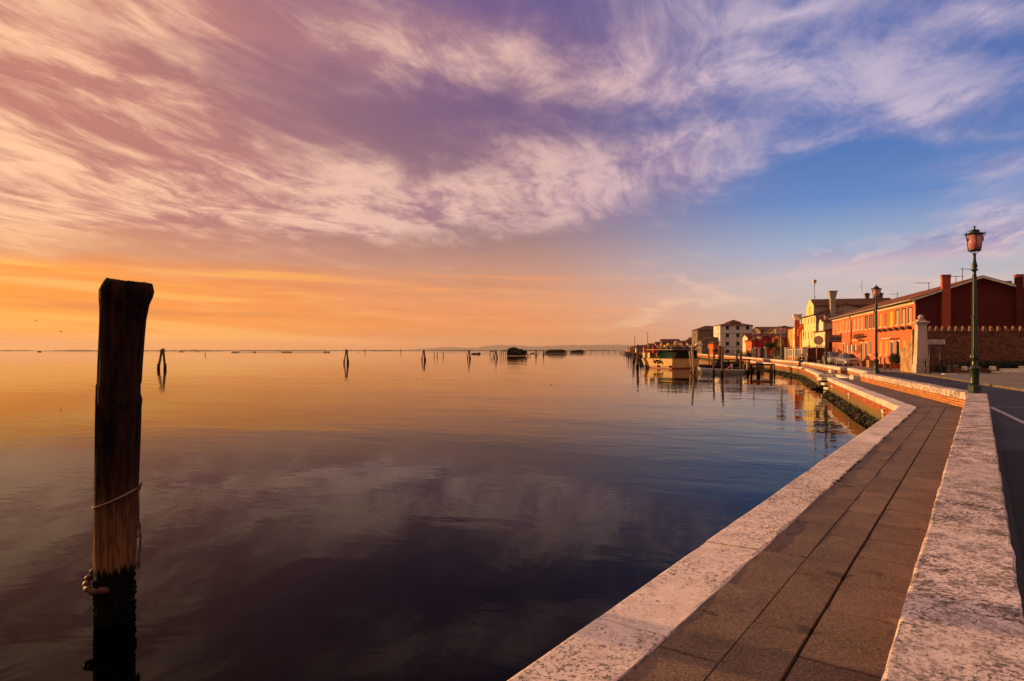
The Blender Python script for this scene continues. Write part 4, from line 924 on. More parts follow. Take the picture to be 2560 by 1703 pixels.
for i in range(16):
    px = 1572 + i*11.6 + rnd.uniform(-2,2); sk = 871 - (px-1572)*0.118; Yd = 620 - i*17 + rnd.uniform(-30,30); m_, cn = cw[(i*5+i//3) % 6]
    ev = sk + rnd.uniform(-1.5,2.0); fl.append((px, Yd, ev, ev-rnd.uniform(2.0,4.5), rnd.uniform(6,9), rnd.uniform(6,9), ['gy','gx','hip'][i % 3], m_, cn+' house, '+ordn[i]+' from the left in the back row beyond the barge'))
for (px,Yd,ev,rg,L,D,kd,wm_,lab) in fl: farhouse(px, Yd, ev, rg, L, D, kd, wm_, lab, nw=1 if Yd > 300 else 2)

# antennas
def antenna(name, lab, base, h, arms, rot, m_=None, cat='antenna'):
    t = thing(name, lab, cat, base, rot, 'roof antennas'); mb = MB(); mb.tube([(0,0,0),(0,0,h)], 0.03, 6); mb.build('mast', m_ or M_ANT, t)
    mb = MB()
    for (z, l0, l1) in arms:
        mb.tube([(l0,0,z),(l1,0,z)], 0.018, 5)
        n = int(abs(l1-l0)/0.22)
        for i in range(n+1): x = l0+(l1-l0)*i/max(1,n); mb.tube([(x,-0.28,z),(x,0.28,z)], 0.010, 4)
    mb.build('aerial', m_ or M_ANT, t); return t
antenna('roof_antenna', 'long armed aerial low on the tiled roof left of the red chimney', (atx(2322,60), 60, zat(727,60)), 0.8, [(0.72,-1.25,0.1)], 0.1)
antenna('roof_antenna', 'short aerial just right of the red chimney', (atx(2390,59), 59, zat(706,59)), 0.6, [(0.55,-0.8,0.1)], 0.1)
antenna('roof_antenna', 'tall two armed aerial between the red chimney and the lamp', (atx(2406,61), 61, zat(703,61)), 1.3, [(0.45,-0.5,0.1),(1.15,-0.1,0.9)], 0.1)
antenna('roof_antenna', 'aerial with a long left arm on the far end of the terrace roof', (atx(2243.5,75), 75, zat(746,75)), 0.75, [(0.5,-0.95,0.1)], 0.1)
antenna('roof_antenna', 'straight upright aerial on the ridge of the yellow house', (atx(2155,118), 118, zat(733,118)), 2.5, [(1.1,-0.6,0.1)], 0.2)
antenna('roof_antenna', 'thin aerial in front of the pale wall of the yellow house', (atx(2102,90), 90, zat(792,90)), 2.1, [(1.3,-0.6,0.2)], 0.1)
t = thing('loudspeaker_mast', 'grey mast with a square siren box on the attic gable of the yellow house', 'mast', (atx(2036,112.5), 112.5, zat(768,112.5)), 0); mb = MB(); mb.tube([(0,0,0),(0,0,4.0)], 0.05, 8); mb.tube([(0,0,1.6),(0.12,0,1.6),(0.12,0,1.9)], 0.06, 6); mb.build('pole', M_GREYMETAL, t)
mb = MB(); mb.box(-0.28,0.30,-0.2,0.2,4.25,4.8); mb.box(-0.12,0.12,-0.1,0.1,3.9,4.25); mb.build('siren_box', M_WHITE, t); mb = MB(); mb.box(-0.1,0.14,-0.22,-0.203,4.42,4.65); mb.build('siren_mouth', M_DARKHOLE, t)
for i, (px, py, Yd, r_) in enumerate(((1888,830,178,0.9),(1917,829.5,176,1.3),(2106,784,93,0.8))):
    t = thing('satellite_dish', ['grey satellite dish left of the white topped chimney','round pale satellite dish on the dark roof above the crimson gable','white dish at the end of the terrace roof'][i], 'satellite dish', (atx(px,Yd), Yd, zat(py,Yd)), 0.2, 'satellite dishes')
    mb = MB(); k = 14; vs = [(0,0.18*r_,0)]
    for q_ in (0.5, 1.0):
        for a in range(k): an = 2*math.pi*a/k; vs.append((q_*r_/2*math.cos(an), 0.18*r_*(1-q_*q_), q_*r_/2*math.sin(an)))
    mb.add(vs, [(0,1+a,1+(a+1) % k) for a in range(k)]+[(1+a,1+k+a,1+k+(a+1) % k,1+(a+1) % k) for a in range(k)], True); mb.build('dish', M_GREYMETAL, t)
    mb = MB(); mb.tube([(0,0.19*r_,0),(0,0.3*r_,-0.2*r_),(0,0.3*r_,-1.5)], 0.03, 6); mb.build('mount', M_ANT, t)

# ------------------------------------------------------------------ foreground mooring post
def mooring_post():
    Yp = 6.65; Xp = atx(290, Yp); t = thing('mooring_post', 'thick weathered wooden mooring post standing alone in the water, nearest to the camera', 'mooring post', (Xp, Yp, 0))
    # silhouette read off the photograph: row -> left, right
    sil = [(1760,241,327),(1600,240,329),(1550,239,331),(1500,238,332),(1450,239,334),(1425,238,338),(1380,237.5,340),(1300,238,343),(1200,240,346),(1100,242,349),(1020,243,351.5),(1000,243,354),(985,243.5,350),(962,244,349.5),(957,247,352),(900,249,355),(840,251,360),(800,252,364),(760,252,372),(740,251.5,381),(728,252,384.5),(718,256,382),(708,260,381)]
    nseg = 64; rows = []
    full = []
    for (a, b) in zip(sil[:-1], sil[1:]):
        m = max(1, int(abs(a[0]-b[0])/9))
        for k in range(m): f = k/m; full.append(tuple(a[i]+(b[i]-a[i])*f for i in range(3)))
    full.append(sil[-1]); vs = []
    for (py, l, r_) in full:
        z = zat(py, Yp); xl, xr = atx(l+1.5, Yp)-Xp, atx(r_-2.5, Yp)-Xp; c, rr = (xl+xr)/2, (xr-xl)/2
        for i in range(nseg):
            a = 2*math.pi*i/nseg; ca_, sa_ = math.cos(a), math.sin(a)
            gr = noise.noise(Vector((ca_*9, sa_*9, z*0.55)))*0.014 + noise.noise(Vector((ca_*22, sa_*22, z*1.4)))*0.006
            gr -= 0.02*max(0.0, noise.noise(Vector((ca_*4+5, sa_*4, z*0.25)))*2.2-0.55)
            if z < 0.50: gr += 0.010*noise.noise(Vector((ca_*12, sa_*12, z*16))) + 0.012*abs(noise.noise(Vector((ca_*5, sa_*5, z*9))))
            if z > 3.25: gr += 0.012*noise.noise(Vector((ca_*7, sa_*7, z*12)))
            q_ = (rr+gr*(1 if abs(ca_) < 0.93 else 0.55))*0.92
            vs.append((c+ca_*q_, sa_*(rr*0.92+gr), z))
    n = len(full); fs = [(k*nseg+i, k*nseg+(i+1) % nseg, (k+1)*nseg+(i+1) % nseg, (k+1)*nseg+i) for k in range(n-1) for i in range(nseg)]
    # broken, sloping top: high on the left
    base = (n-1)*nseg; prev = base
    for q_, s_ in enumerate((0.86, 0.6, 0.3)):
        st = len(vs)
        for i in range(nseg):
            x, y, z = vs[base+i]; cx = (vs[base][0]+vs[base+nseg//2][0])/2; u = (x-cx)/0.26
            zz = z + 0.014*s_*(1-u) - 0.035*(1-s_)*0 + 0.012*noise.noise(Vector((x*25, y*25, q_*2.0))) + (0.028*(1-abs(u+0.78)*1.6) if u < -0.2 else 0)*(0.5+0.5*s_)
            vs.append((cx+(x-cx)*s_, y*s_, zz))
        fs += [(prev+i, prev+(i+1) % nseg, st+(i+1) % nseg, st+i) for i in range(nseg)]; prev = st
    fs.append(tuple(prev+i for i in range(nseg)))
    mb = MB(); mb.add(vs, fs, True)
    m = bpy.data.materials.new('old_post_timber'); m.use_nodes = True; h = NG(m.node_tree); b = m.node_tree.nodes['Principled BSDF']; tc_ = m.node_tree.nodes.new('ShaderNodeTexCoord'); o = tc_.outputs['Object']
    X_, Y_, Z_ = h.sep(o); gv = h.comb(h.m('MULTIPLY', X_, 14), h.m('MULTIPLY', Y_, 14), h.m('MULTIPLY', Z_, 0.9)); grain = h.noise(gv, 1.0, 7, 0.7); fineg = h.noise(h.comb(h.m('MULTIPLY', X_, 50), h.m('MULTIPLY', Y_, 50), h.m('MULTIPLY', Z_, 3.2)), 1.0, 5, 0.7)
    c = h.mix(h.smooth(grain, 0.42, 0.6), (0.036,0.012,0.007), (0.005,0.003,0.002))
    blot = h.noise(o, 2.6, 4, 0.6)
    c = h.mix(h.smooth(blot, 0.52, 0.60, 0, 0.9), c, (0.004,0.003,0.003))
    # bleached band above the tide mark, black wet foot below it
    zl = h.m('ADD', Z_, h.m('MULTIPLY', h.m('SUBTRACT', grain, 0.5), 0.75))
    c = h.mix(h.m('MULTIPLY', h.smooth(zl, 1.55, 0.75), h.smooth(fineg, 0.36, 0.56, 0.25, 0.95)), c, (0.26,0.115,0.052))
    tide = h.m('ADD', Z_, h.m('MULTIPLY', h.m('SUBTRACT', h.noise(gv, 1.6, 4, 0.6), 0.5), 0.28))
    c = h.mix(h.smooth(tide, 0.60, 0.53), c, (0.0035,0.003,0.0025))
    h.put(b.inputs['Base Color'], c); b.inputs['Specular IOR Level'].default_value = 0.15; h.put(b.inputs['Roughness'], 0.9)
    bn = m.node_tree.nodes.new('ShaderNodeBump'); bn.inputs['Distance'].default_value = 0.03; h.put(bn.inputs['Height'], h.m('ADD', grain, h.m('MULTIPLY', fineg, 0.6))); m.node_tree.links.new(bn.outputs[0], b.inputs['Normal'])
    mb.build('shaft', m, t)
    mb = MB(); mb.add([(0.245,-0.02,3.18),(0.262,-0.03,3.16),(0.238,-0.02,2.92),(0.232,-0.01,2.98)], [(0,1,2,3),(3,2,1,0)]); mb.tube([(0.235,-0.03,3.2),(0.228,-0.03,3.02),(0.222,-0.02,2.86)],[0.012,0.008,0.004],6); mb.build('splinter', M_WOODDARK, t)
    mb = MB(); mb.prism([(-0.225,2.41),(-0.175,2.40),(-0.17,1.5),(-0.225,1.5)], 'y', -0.06, 0.05); mb.prism([(0.20,2.24),(0.262,2.22),(0.265,2.1),(0.255,1.6),(0.2,1.55)], 'y', -0.07, 0.06)
    rnd = random.Random(8); mb = MB()
    for i in range(230):
        a = rnd.uniform(0, 2*math.pi); z = rnd.choice([rnd.uniform(0.0,0.5), rnd.uniform(0.05,0.35)]); rr = 0.180+0.010*math.cos(a); mb.ball((-0.02+rr*math.cos(a), 0.180*math.sin(a), z), rnd.uniform(.008,.022), rnd.uniform(.008,.022), rnd.uniform(.012,.03), 6, 4, 0.5)
    tag(mb.build('mussels', M_WETWOOD, t), kind='stuff')
    # thin cord and its hanging tail
    ml = mat('pale_cord', (0.30,0.20,0.15), 0.8, 0.2, 40)
    rope = thing('cord', 'thin pale cord knotted round the thick foreground post with a tail hanging on its right', 'rope', (Xp, Yp, 0))
    mb = MB(); pts = []
    for i in range(41):
        a = math.pi + 2*math.pi*i/40; x = math.cos(a); y = math.sin(a); z = 1.20 + 0.085*(x+1) + 0.035*max(0, -y)*-1
        pts.append((0.008+x*0.214, y*0.210, z))
    mb.tube(pts, 0.0075, 6); mb.build('loop', ml, rope)
    mb = MB(); mb.ball((0.243,-0.03,1.365),0.022,0.02,0.026,8,6,0.3); mb.tube([(0.243,-0.03,1.36),(0.27,-0.03,1.42),(0.285,-0.03,1.44)],[0.014,0.01,0.003],6); mb.tube([(0.245,-0.035,1.35),(0.248,-0.035,1.2),(0.245,-0.035,1.04)],0.010,7)
    mb.tube([(0.245,-0.035,1.04),(0.262,-0.035,0.99),(0.258,-0.035,0.93),(0.238,-0.035,0.97),(0.232,-0.035,1.03)],0.011,7); mb.tube([(0.24,-0.03,1.03),(0.222,-0.03,0.95),(0.212,-0.03,0.89),(0.232,-0.03,0.865),(0.244,-0.03,0.89)],0.009,7)
    mb.tube([(0.25,-0.035,0.98),(0.268,-0.035,0.88),(0.262,-0.035,0.74),(0.248,-0.035,0.64),(0.246,-0.035,0.58),(0.240,-0.035,0.535)],[0.011,0.011,0.010,0.011,0.022,0.004],7)
    mb.v = [(x+0.008,y,z) for x,y,z in mb.v]; mb.build('tail', mat('dark_cord', (0.10,0.05,0.035), 0.85), rope)
    bt = thing('float_collar', 'rust red string of sausage shaped floats slung round the foreground post above the water', 'float string', (Xp, Yp, 0)); mf = mat('rust_red_float', (0.08,0.018,0.010), 0.6, 0.5, 14, bump=0.004, bscale=30)
    for i in range(6):
        a = R(166 + i*22); x = math.cos(a); y = math.sin(a); z = 0.46 - 0.10*max(0, -y) + 0.04*(x+1)*0.5 + (0.03 if y > 0 else 0); ax = (-math.sin(a), math.cos(a))
        k = 0.240 if x < 0 else 0.215
        if i > 6 and x > 0.2: continue
        mb = MB(); mb.tube([(x*k-0.02-ax[0]*s_, y*k-ax[1]*s_, z) for s_ in (0.058,0.045,0.02,-0.02,-0.045,-0.058)], [0.012,0.028,0.035,0.035,0.028,0.012], 10); mb.build('float', mf, bt)
    return t
mooring_post()

# ------------------------------------------------------------------ timber posts in the harbour
def stake(first, lab, px_top, py_top, px_w, py_w, wpx, m=None, group='timber mooring posts off the quay', wet=0.35, Yd=None):
    Yd = Yd or CAMZ*F/(py_w-HOR); x0, x1 = atx(px_w,Yd), atx(px_top,Yd); zt_ = zat(py_top,Yd); r = max(0.05, wpx/F*Yd/2)
    t = thing('wooden_post', lab, 'post', (x0, Yd, 0), 0, group); L = []; rs = []; rnd = random.Random(int(px_w*7)); n = 7
    for k in range(n+1):
        f = k/n; z = -0.6+(zt_+0.6)*f; fx = max(0, z)/zt_; L.append(((x1-x0)*fx + rnd.uniform(-.25,.25)*r, rnd.uniform(-.2,.2)*r, z)); rs.append(r*(1.05-0.12*f)*rnd.uniform(.93,1.07))
    mb = MB(); mb.tube(L, rs, 10, True, 0.12); mb.build('shaft', m or M_WOODDARK, t)
    mb = MB(); mb.tube([(0,0,-0.3),((x1-x0)*0.35*wet/zt_*1.0,0,0.32),((x1-x0)*wet/zt_*1.4,0,wet*1.5)], [r*1.14,r*1.16,r*1.04], 10, True, 0.3); mb.build('wet_foot', M_WETWOOD, t)
    return t
W, B = M_WOODPALE, M_WOODDARK
for a in (('thick post on the left of the moored barge', 1594.5,862, 1593.5,919.5, 6.6, B),
 ('leaning pale post in front of the barge, the left of a touching pair', 1724,878, 1728.6,926, 4.2, W), ('tall leaning post in front of the barge, the right of a touching pair', 1730,862.7, 1736,938.6, 5.6, W),
 ('crooked pale post right of the barge bow', 1771.4,867, 1774,921, 4.2, W), ('dark post crossing the bow of the white skiff', 1784.6,873.4, 1784,936, 5.0, B),
 ('thick tall post amidships of the white skiff', 1807.5,867, 1805,939.5, 6.2, B), ('dark short post behind the red seat of the skiff', 1842,873.5, 1840.5,918, 5.6, B),
 ('post leaning over the stern of the white skiff', 1851,875.5, 1851.5,933, 5.6, B), ('short bent pale post at the end of the skiff moorings', 1869.7,902, 1868.2,937, 6.0, W),
 ('low black post under the near end of the jetty beam', 1896,912.5, 1896,937.5, 7.0, B), ('low black post under the right end of the jetty beam', 1928.5,912.5, 1928,938.6, 7.0, B),
 ('thin post at the very end of the jetty beam', 1936.3,911.5, 1936.3,938.6, 3.2, B),
 ('dark post close behind the barge cabin box', 1601,875, 1601,904, 3.0, B), ('slim post left of the foremost barge post', 1586,874, 1586,906, 2.6, B), ('thicker leaning post two posts left of the barge', 1582,871, 1583,908, 3.4, B),
 ('slim reddish post among the moored boats, third from the barge', 1577.5,876, 1577.5,900, 2.0, B), ('short post among the far moored boats', 1571,877, 1571,898, 2.0, B), ('thin far post beside the pale moored hull', 1567,878, 1567,894, 1.6, B),
 ('pair post farthest out from the shore, its right half', 1554.3,876, 1554.3,883, 1.2, B), ('pair post farthest out from the shore, its left half', 1551.5,876, 1551.5,884.5, 1.4, B), ('clustered short posts before the far boats, left one', 1557.5,876.5, 1557.5,886, 1.4, B), ('clustered short posts before the far boats, right one', 1560.5,876.5, 1560.5,887, 1.4, B),
 ('slender post between the barge and the small hut', 1547,877, 1547,880.5, .8, B)):
    lab, a1, a2, a3, a4, a5, m_ = a; stake(True, lab, a1, a2, a3, a4, a5, m_)
# lashed dolphins: legs leaning together
def bricola(lab, pxl, pxr, py_top, py_w, legs=3, group='lashed timber dolphins out in the lagoon', name='timber_dolphin', wr=0.13, m=None):
    Yd = CAMZ*F/(py_w-HOR); x0, x1 = atx(pxl,Yd), atx(pxr,Yd); xc = (x0+x1)/2; zt_ = zat(py_top,Yd); t = thing(name, lab, 'timber dolphin', (xc, Yd, 0), 0, group); hw = (x1-x0)/2-wr
    feet = [(-hw,-0.25),(hw,-0.2),(hw*0.15,0.5)][:legs]; rnd = random.Random(int(pxl))
    for i, (fx, fy) in enumerate(feet):
        top = (fx*0.22+0.02, fy*0.2, zt_+rnd.uniform(-.12,.05)); k = 0.45
        pts = [(fx*1.02,fy,-0.5),(fx*1.0,fy,0.45),(fx+(top[0]-fx)*0.45,fy+(top[1]-fy)*k,zt_*0.45),(fx+(top[0]-fx)*0.85,fy+(top[1]-fy)*.8,zt_*0.8),top]
        mb = MB(); mb.tube(pts, [wr*1.0,wr*1.25,wr*1.05,wr,wr*.95], 8, True, 0.15); mb.build('leg', m or M_WOODDARK, t)
        mb = MB(); mb.tube([(fx*1.02,fy,-0.5),(fx*1.01,fy,0.1),(fx*1.0,fy,0.8)], [wr*1.1,wr*1.38,wr*1.22], 8, True, 0.3); mb.build('wet_foot', M_WETWOOD, t)
    mb = MB(); mb.box(-hw*0.35-wr,hw*0.35+wr,-0.3,0.3,zt_*0.86,zt_*0.90); mb.box(-hw*0.5,hw*0.5,-0.05,0.05,zt_*0.66,zt_*0.70); mb.build('iron_band', M_IRON, t); return t
bricola('nearest timber dolphin, two legged, right beside the thick foreground post', 396, 417, 870.8, 923.6, 2, wr=0.16)
bricola('three legged dolphin second nearest, alone in the left half of the lagoon', 859.6, 872.8, 873, 909.5)
bricola('three legged dolphin to the left of the trio of thin stakes', 1054, 1065, 875, 902)
bricola('three legged dolphin beside the small dark motorboat', 1167.5, 1177.2, 875, 897)
bricola('three legged dolphin between the raised net platform and the stilt hut', 1235, 1244.5, 875.2, 895.5)
bricola('slim dolphin just right of the tall roofed stilt hut', 1337, 1342.5, 875, 889, 2, wr=0.2)
bricola('slim dolphin touching the left end of the long stilt hut', 1356.5, 1361, 875.2, 888.5, 2, wr=0.2)
bricola('arched black dolphin among the harbour posts before the white block', 1793.5, 1806.5, 862.5, 910, 2, 'dolphins in the harbour', wr=0.22)
for i, (px, pt, pw, w_, lab) in enumerate(((1085.5,880.6,891.5,1.8,'left stake of three in open water'),(1093,880,892.3,1.9,'middle stake of three in open water'),(1108,880.6,892,1.9,'right stake of three, standing a little apart'),
    (1165,874,884,0.9,'thin stake just left of the dolphin by the motorboat'),(896,875.5,881.5,0.9,'short stake right of the lone three legged dolphin'),(1344.5,878,885,0.9,'thin stake right of the slim dolphin, first of three'),(1347.5,876.5,884,0.8,'thin stake right of the slim dolphin, second of three'),(1352,875.5,882,0.8,'thin stake right of the slim dolphin, third of three'),
    (1414,875.5,884,1.0,'stake at the right end of the long stilt hut'),(1419,875.5,882,0.9,'stake in the gap between the two long stilt huts'),(1467.5,875.5,880,0.8,'tiny stake right of the farthest stilt hut'),(1477,874.5,881.5,1.8,'thicker far stake right of the farthest stilt hut'),(1489,875.5,880,1.0,'faint stake on the horizon, second past the farthest hut'),(1507,875,881,1.6,'stocky far stake on the horizon past the farthest hut'),(1521,875,881,1.5,'far stake on the horizon between the huts and the shore'),(1537,875,881,1.4,'far stake on the horizon nearest the boats on shore'))):
    stake(True, lab, px, pt, px, pw, w_, B, 'thin stakes far out in the lagoon')
def marker(lab, px, py_t, py_w, top=True):
    Yd = CAMZ*F/(py_w-HOR); t = thing('channel_marker', lab, 'channel marker', (atx(px,Yd),Yd,0), 0, 'channel markers on the horizon'); h_ = zat(py_t,Yd); r = 0.7/F*Yd
    mb = MB(); mb.tube([(0,0,-0.5),(0,0,h_)], r*0.45, 6); mb.build('pole', M_IRON, t)
    mb = MB(); mb.lathe([(0.01,h_-r*4),(r*1.2,h_-r*2.5),(0.01,h_-r*0.2)], 8); mb.build('topmark', M_IRON, t); mb = MB(); mb.lathe([(r*1.1,-0.3),(r*1.2,h_*0.35),(r*0.6,h_*0.55)], 8); mb.build('base', M_WETWOOD, t)
marker('thin channel marker with a topmark, left of the three legged dolphin by the stakes', 1002, 869, 881.8); marker('thin channel marker with a topmark, right of the lone three legged dolphin', 913, 868.8, 881.5)
# bird on a post
Yd = CAMZ*F/(888.5-HOR); t = stake(True, 'short post with a cormorant sitting on it, left of the long mussel line', 513.2, 881.5, 513.2, 888.5, 1.3, B, 'thin stakes far out in the lagoon')
def bird(lab, loc, s_, flying=False, rot=0.0):
    mb = MB(); mb.ball((0,0,0.09), 0.2, 0.09, 0.10, 10, 7); mb.tube([(0.13,0,0.12),(0.2,0,0.24),(0.24,0,0.30)], [0.06,0.045,0.05], 7); mb.ball((0.25,0,0.32),0.055,0.045,0.045,8,6); mb.tube([(0.29,0,0.32),(0.38,0,0.31)],[0.02,0.004],5); mb.tube([(-0.15,0,0.09),(-0.34,0,0.03)],[0.05,0.03],5)
    if flying:
        for sy in (-1,1): mb.add([(0.1,0,0.13),(-0.08,0,0.13),(-0.02,sy*0.35,0.27),(0.1,sy*0.35,0.29),(0.0,sy*0.72,0.16),(-0.06,sy*0.70,0.16)], [(0,1,2,3),(3,2,5,4)])
    o = mb.build('bird', mat('dark_feathers', (0.03,0.025,0.022), 0.7)); o.location = loc; o.rotation_euler = (0,0,rot); o.scale = (s_,)*3; return tag(o, lab, 'bird')
bird('dark cormorant perched on the short far post at the left', (t.location.x, t.location.y, zat(882,Yd)), 1.8, rot=2.4)
bird('gull flying low over the horizon left of the thick post, the lower one', (atx(152,90),90,zat(830,90)), 0.5, True, 0.4); bird('gull flying left of the thick post, the higher one', (atx(90,110),110,zat(803,110)), 0.5, True, 0.7)
bird('gull flying above the small dark motorboat', (atx(1187.5,150),150,zat(862,150)), 0.45, True, 1.5); bird('small duck floating alone on the open water', (atx(1377,51.5),51.5,-0.02), 0.28)

# ------------------------------------------------------------------ huts on stilts, platforms, mussel lines
M_SHACK = mat('tarred_boards', (0.028,0.020,0.015), 0.9, 0.4, 1.2, stretch=(1,1,0.2)); M_REED = mat('dark_thatch', (0.040,0.030,0.018), 0.95, 0.4, 2.0, bump=0.1, bscale=4)
def stilts(mb, x0, x1, y0, y1, zt_, n, r=0.11):
    for i in range(n):
        x = x0+(x1-x0)*i/(n-1)
        for y in (y0, y1): mb.tube([(x,y,-0.5),(x+0.03,y,zt_)], r, 6)
Yh = 315.0; X_ = lambda px: atx(px,Yh)-atx(1293,Yh)
hut = thing('stilt_hut', 'fishing hut on stilts with a big hump backed roof and a lean-to', 'stilt hut', (atx(1293,Yh),Yh,0))
mb = MB(); stilts(mb, X_(1268), X_(1318), -2.5, 3, 1.4, 11, 0.16); stilts(mb, X_(1250), X_(1268), -1, 1, 2.2, 5); stilts(mb, X_(1318), X_(1326), -1, 1, .9, 3); mb.build('stilts', M_SHACK, hut)
mb = MB(); mb.box(X_(1266.5),X_(1318),-3,3.5,1.15,1.4); mb.box(X_(1316),X_(1326),-1.2,1.2,0.7,0.95); mb.box(X_(1250),X_(1268),-1.2,1.2,zat(878.5,Yh),zat(876.5,Yh)); mb.build('deck', M_SHACK, hut)
mb = MB(); mb.box(X_(1268.5),X_(1299),-2.2,2.6,1.4,2.9); mb.box(X_(1299.5),X_(1312),-2.0,2.6,1.4,2.4); mb.build('wall', M_SHACK, hut)
zr1 = zat(868.4,Yh); mb = MB(); mb.prism([(X_(1267.5),2.3),(X_(1269),zat(873,Yh)),(X_(1276),zat(870,Yh)),(X_(1282),zr1),(X_(1288),zr1),(X_(1296),zat(871.5,Yh)),(X_(1300),zat(874,Yh)),(X_(1300),2.3)], 'y', -3.0, 3.2); mb.build('thatched_roof', M_REED, hut)
mb = MB(); mb.prism([(X_(1298),2.3),(X_(1298),zat(873.2,Yh)),(X_(1307),zat(873,Yh)),(X_(1307.2),zat(875.3,Yh)),(X_(1313),zat(877.5,Yh)),(X_(1313),2.0)], 'y', -2.6, 2.8); mb.build('lean_to_roof', M_SHACK, hut); mb = MB(); mb.box(X_(1268.5),X_(1312),-1.5,1.8,0.15,1.14); mb.build('dark_underfill', M_SHACK, hut)  # dark fill block added under the deck to darken the gap
mb = MB(); mb.box(X_(1311.5),X_(1317.5),-2.6,2.0,1.4,zat(877,Yh)); mb.tube([(X_(1314),-2.7,0.2),(X_(1314.4),-2.7,zat(874.7,Yh))],0.25,7); mb.build('store_box', M_SHACK, hut)
def longhut(lab, pxa, pxb, Yh, roof, pitch=9):
    xm = atx((pxa+pxb)/2,Yh); f = lambda px: atx(px,Yh)-xm; t = thing('stilt_hut', lab, 'stilt hut', (xm,Yh,0)); n = int((pxb-pxa)/pitch)+4
    mb = MB(); stilts(mb, f(pxa+3), f(pxb-1), -2.5, 3, 1.0, n, 0.2); mb.build('stilts', M_SHACK, t); mb = MB(); mb.box(f(pxa),f(pxb),-3,3.5,0.75,1.05); mb.build('deck', M_SHACK, t)
    mb = MB(); mb.box(f(pxa+4),f(pxb-4),-1.0,1.6,0.12,0.745); mb.build('dark_underfill', M_SHACK, t); mb = MB(); mb.box(f(pxa+6),f(pxb-5),-2.2,2.6,1.05,zat(877.5,Yh)); mb.build('wall', M_SHACK, t)  # first box is dark filler added below the deck to deepen its tone
    mb = MB(); mb.prism([(f(px),zat(py,Yh)) for px, py in roof], 'y', -2.8, 3.2); mb.build('roof', M_REED, t)
    return t
longhut('long low dark stilt hut with a stepped roof, in the middle of the horizon', 1360, 1416.5, 560, [(1361,880.3),(1369,875.8),(1375,874.3),(1382,874.0),(1388,874.4),(1390,873.8),(1408,873.9),(1410.5,875.8),(1416,876.5),(1416,880.3)])
longhut('farthest low stilt hut, right of the stepped roof one', 1423, 1463, 700, [(1423,879.3),(1424,876.8),(1432,875.8),(1440,875.9),(1442,874.7),(1456,875),(1458,877),(1463,878.6),(1463,879.3)], 8)
Yp_ = 400; xm = atx(1229,Yp_); t = thing('net_platform', 'small raised net platform on four legs left of the hump roofed hut', 'platform', (xm,Yp_,0)); f = lambda px: atx(px,Yp_)-xm
mb = MB(); stilts(mb, f(1225.5), f(1234), -1, 1, zat(879,Yp_), 2, 0.14); mb.build('stilts', M_SHACK, t); mb = MB(); mb.prism([(f(1224),zat(879.3,Yp_)),(f(1224.5),zat(876.8,Yp_)),(f(1228),zat(876,Yp_)),(f(1234.5),zat(877.2,Yp_)),(f(1235),zat(879.3,Yp_))],'y',-1.3,1.3); mb.build('platform_top', M_SHACK, t)
# mussel farm lines: rows of stakes with a rail
def musselline(lab, pxa, pxb, Yd, h_, n, dense):
    xm = atx((pxa+pxb)/2,Yd); t = thing('mussel_line', lab, 'mussel line', (xm,Yd,0), 0, 'mussel farm lines'); xa, xb = atx(pxa,Yd)-xm, atx(pxb,Yd)-xm; rnd = random.Random(n)
    mb = MB()
    for i in range(n): x = xa+(xb-xa)*(i+rnd.uniform(-.2,.2))/n; mb.tube([(x,0,-0.3),(x+rnd.uniform(-.1,.1),0,h_*rnd.uniform(.75,1.25))],0.10,4)
    tag(mb.build('stakes', M_SHACK, t), kind='stuff')
    mb = MB(); mb.box(xa,xb,-0.08,0.08,0.28,0.5); mb.build('rail', M_SHACK, t); 
    for (a, b) in dense: mb = MB(); mb.box(atx(a,Yd)-xm,atx(b,Yd)-xm,-0.5,0.5,0.1,h_*0.9); mb.build('net_bundle', M_SHACK, t)
    return t
musselline('long mussel line with dark net bundles right of the post with the cormorant', 579, 825, 830, 1.3, 85, [(579,598),(632,640),(704,729),(809,825)])
musselline('thin mussel line at the left edge, behind the thick foreground post', 96, 560, 1150, 0.9, 70, [(96,99)])
# small boats
def hull(mb, L, Wd, hb, hs, dr, n=14, bow=1.6, stern=0.85):
    """pointed at +x; hb height of bow, hs of stern, dr keel depth"""
    vs = []; m = 7
    for i in range(n+1):
        u = i/n; x = -L/2 + L*u; w = Wd/2*(stern+(1-stern)*min(1,u*2.5))*(max(0.0,1-max(0,(u-0.45)/0.55)**bow)); w = max(w, 0.012); sh = hs+(hb-hs)*u**2; k = -dr*(1-max(0,(u-0.7)/0.3)**2*0.9)+(0 if u < .9 else (u-.9)*hb*5)
        for j in range(m): a = -1+2*j/(m-1); vs.append((x+ (0.10*hb if u > .98 else 0)*abs(a), w*math.copysign(abs(a)**0.65, a)*(0.62+0.38*abs(a)), k+(sh-k)*abs(a)**1.9))
    fs = [(i*m+j, (i+1)*m+j, (i+1)*m+j+1, i*m+j+1) for i in range(n) for j in range(m-1)] + [tuple(reversed(range(m)))]
    mb.add(vs, fs, True); return mb
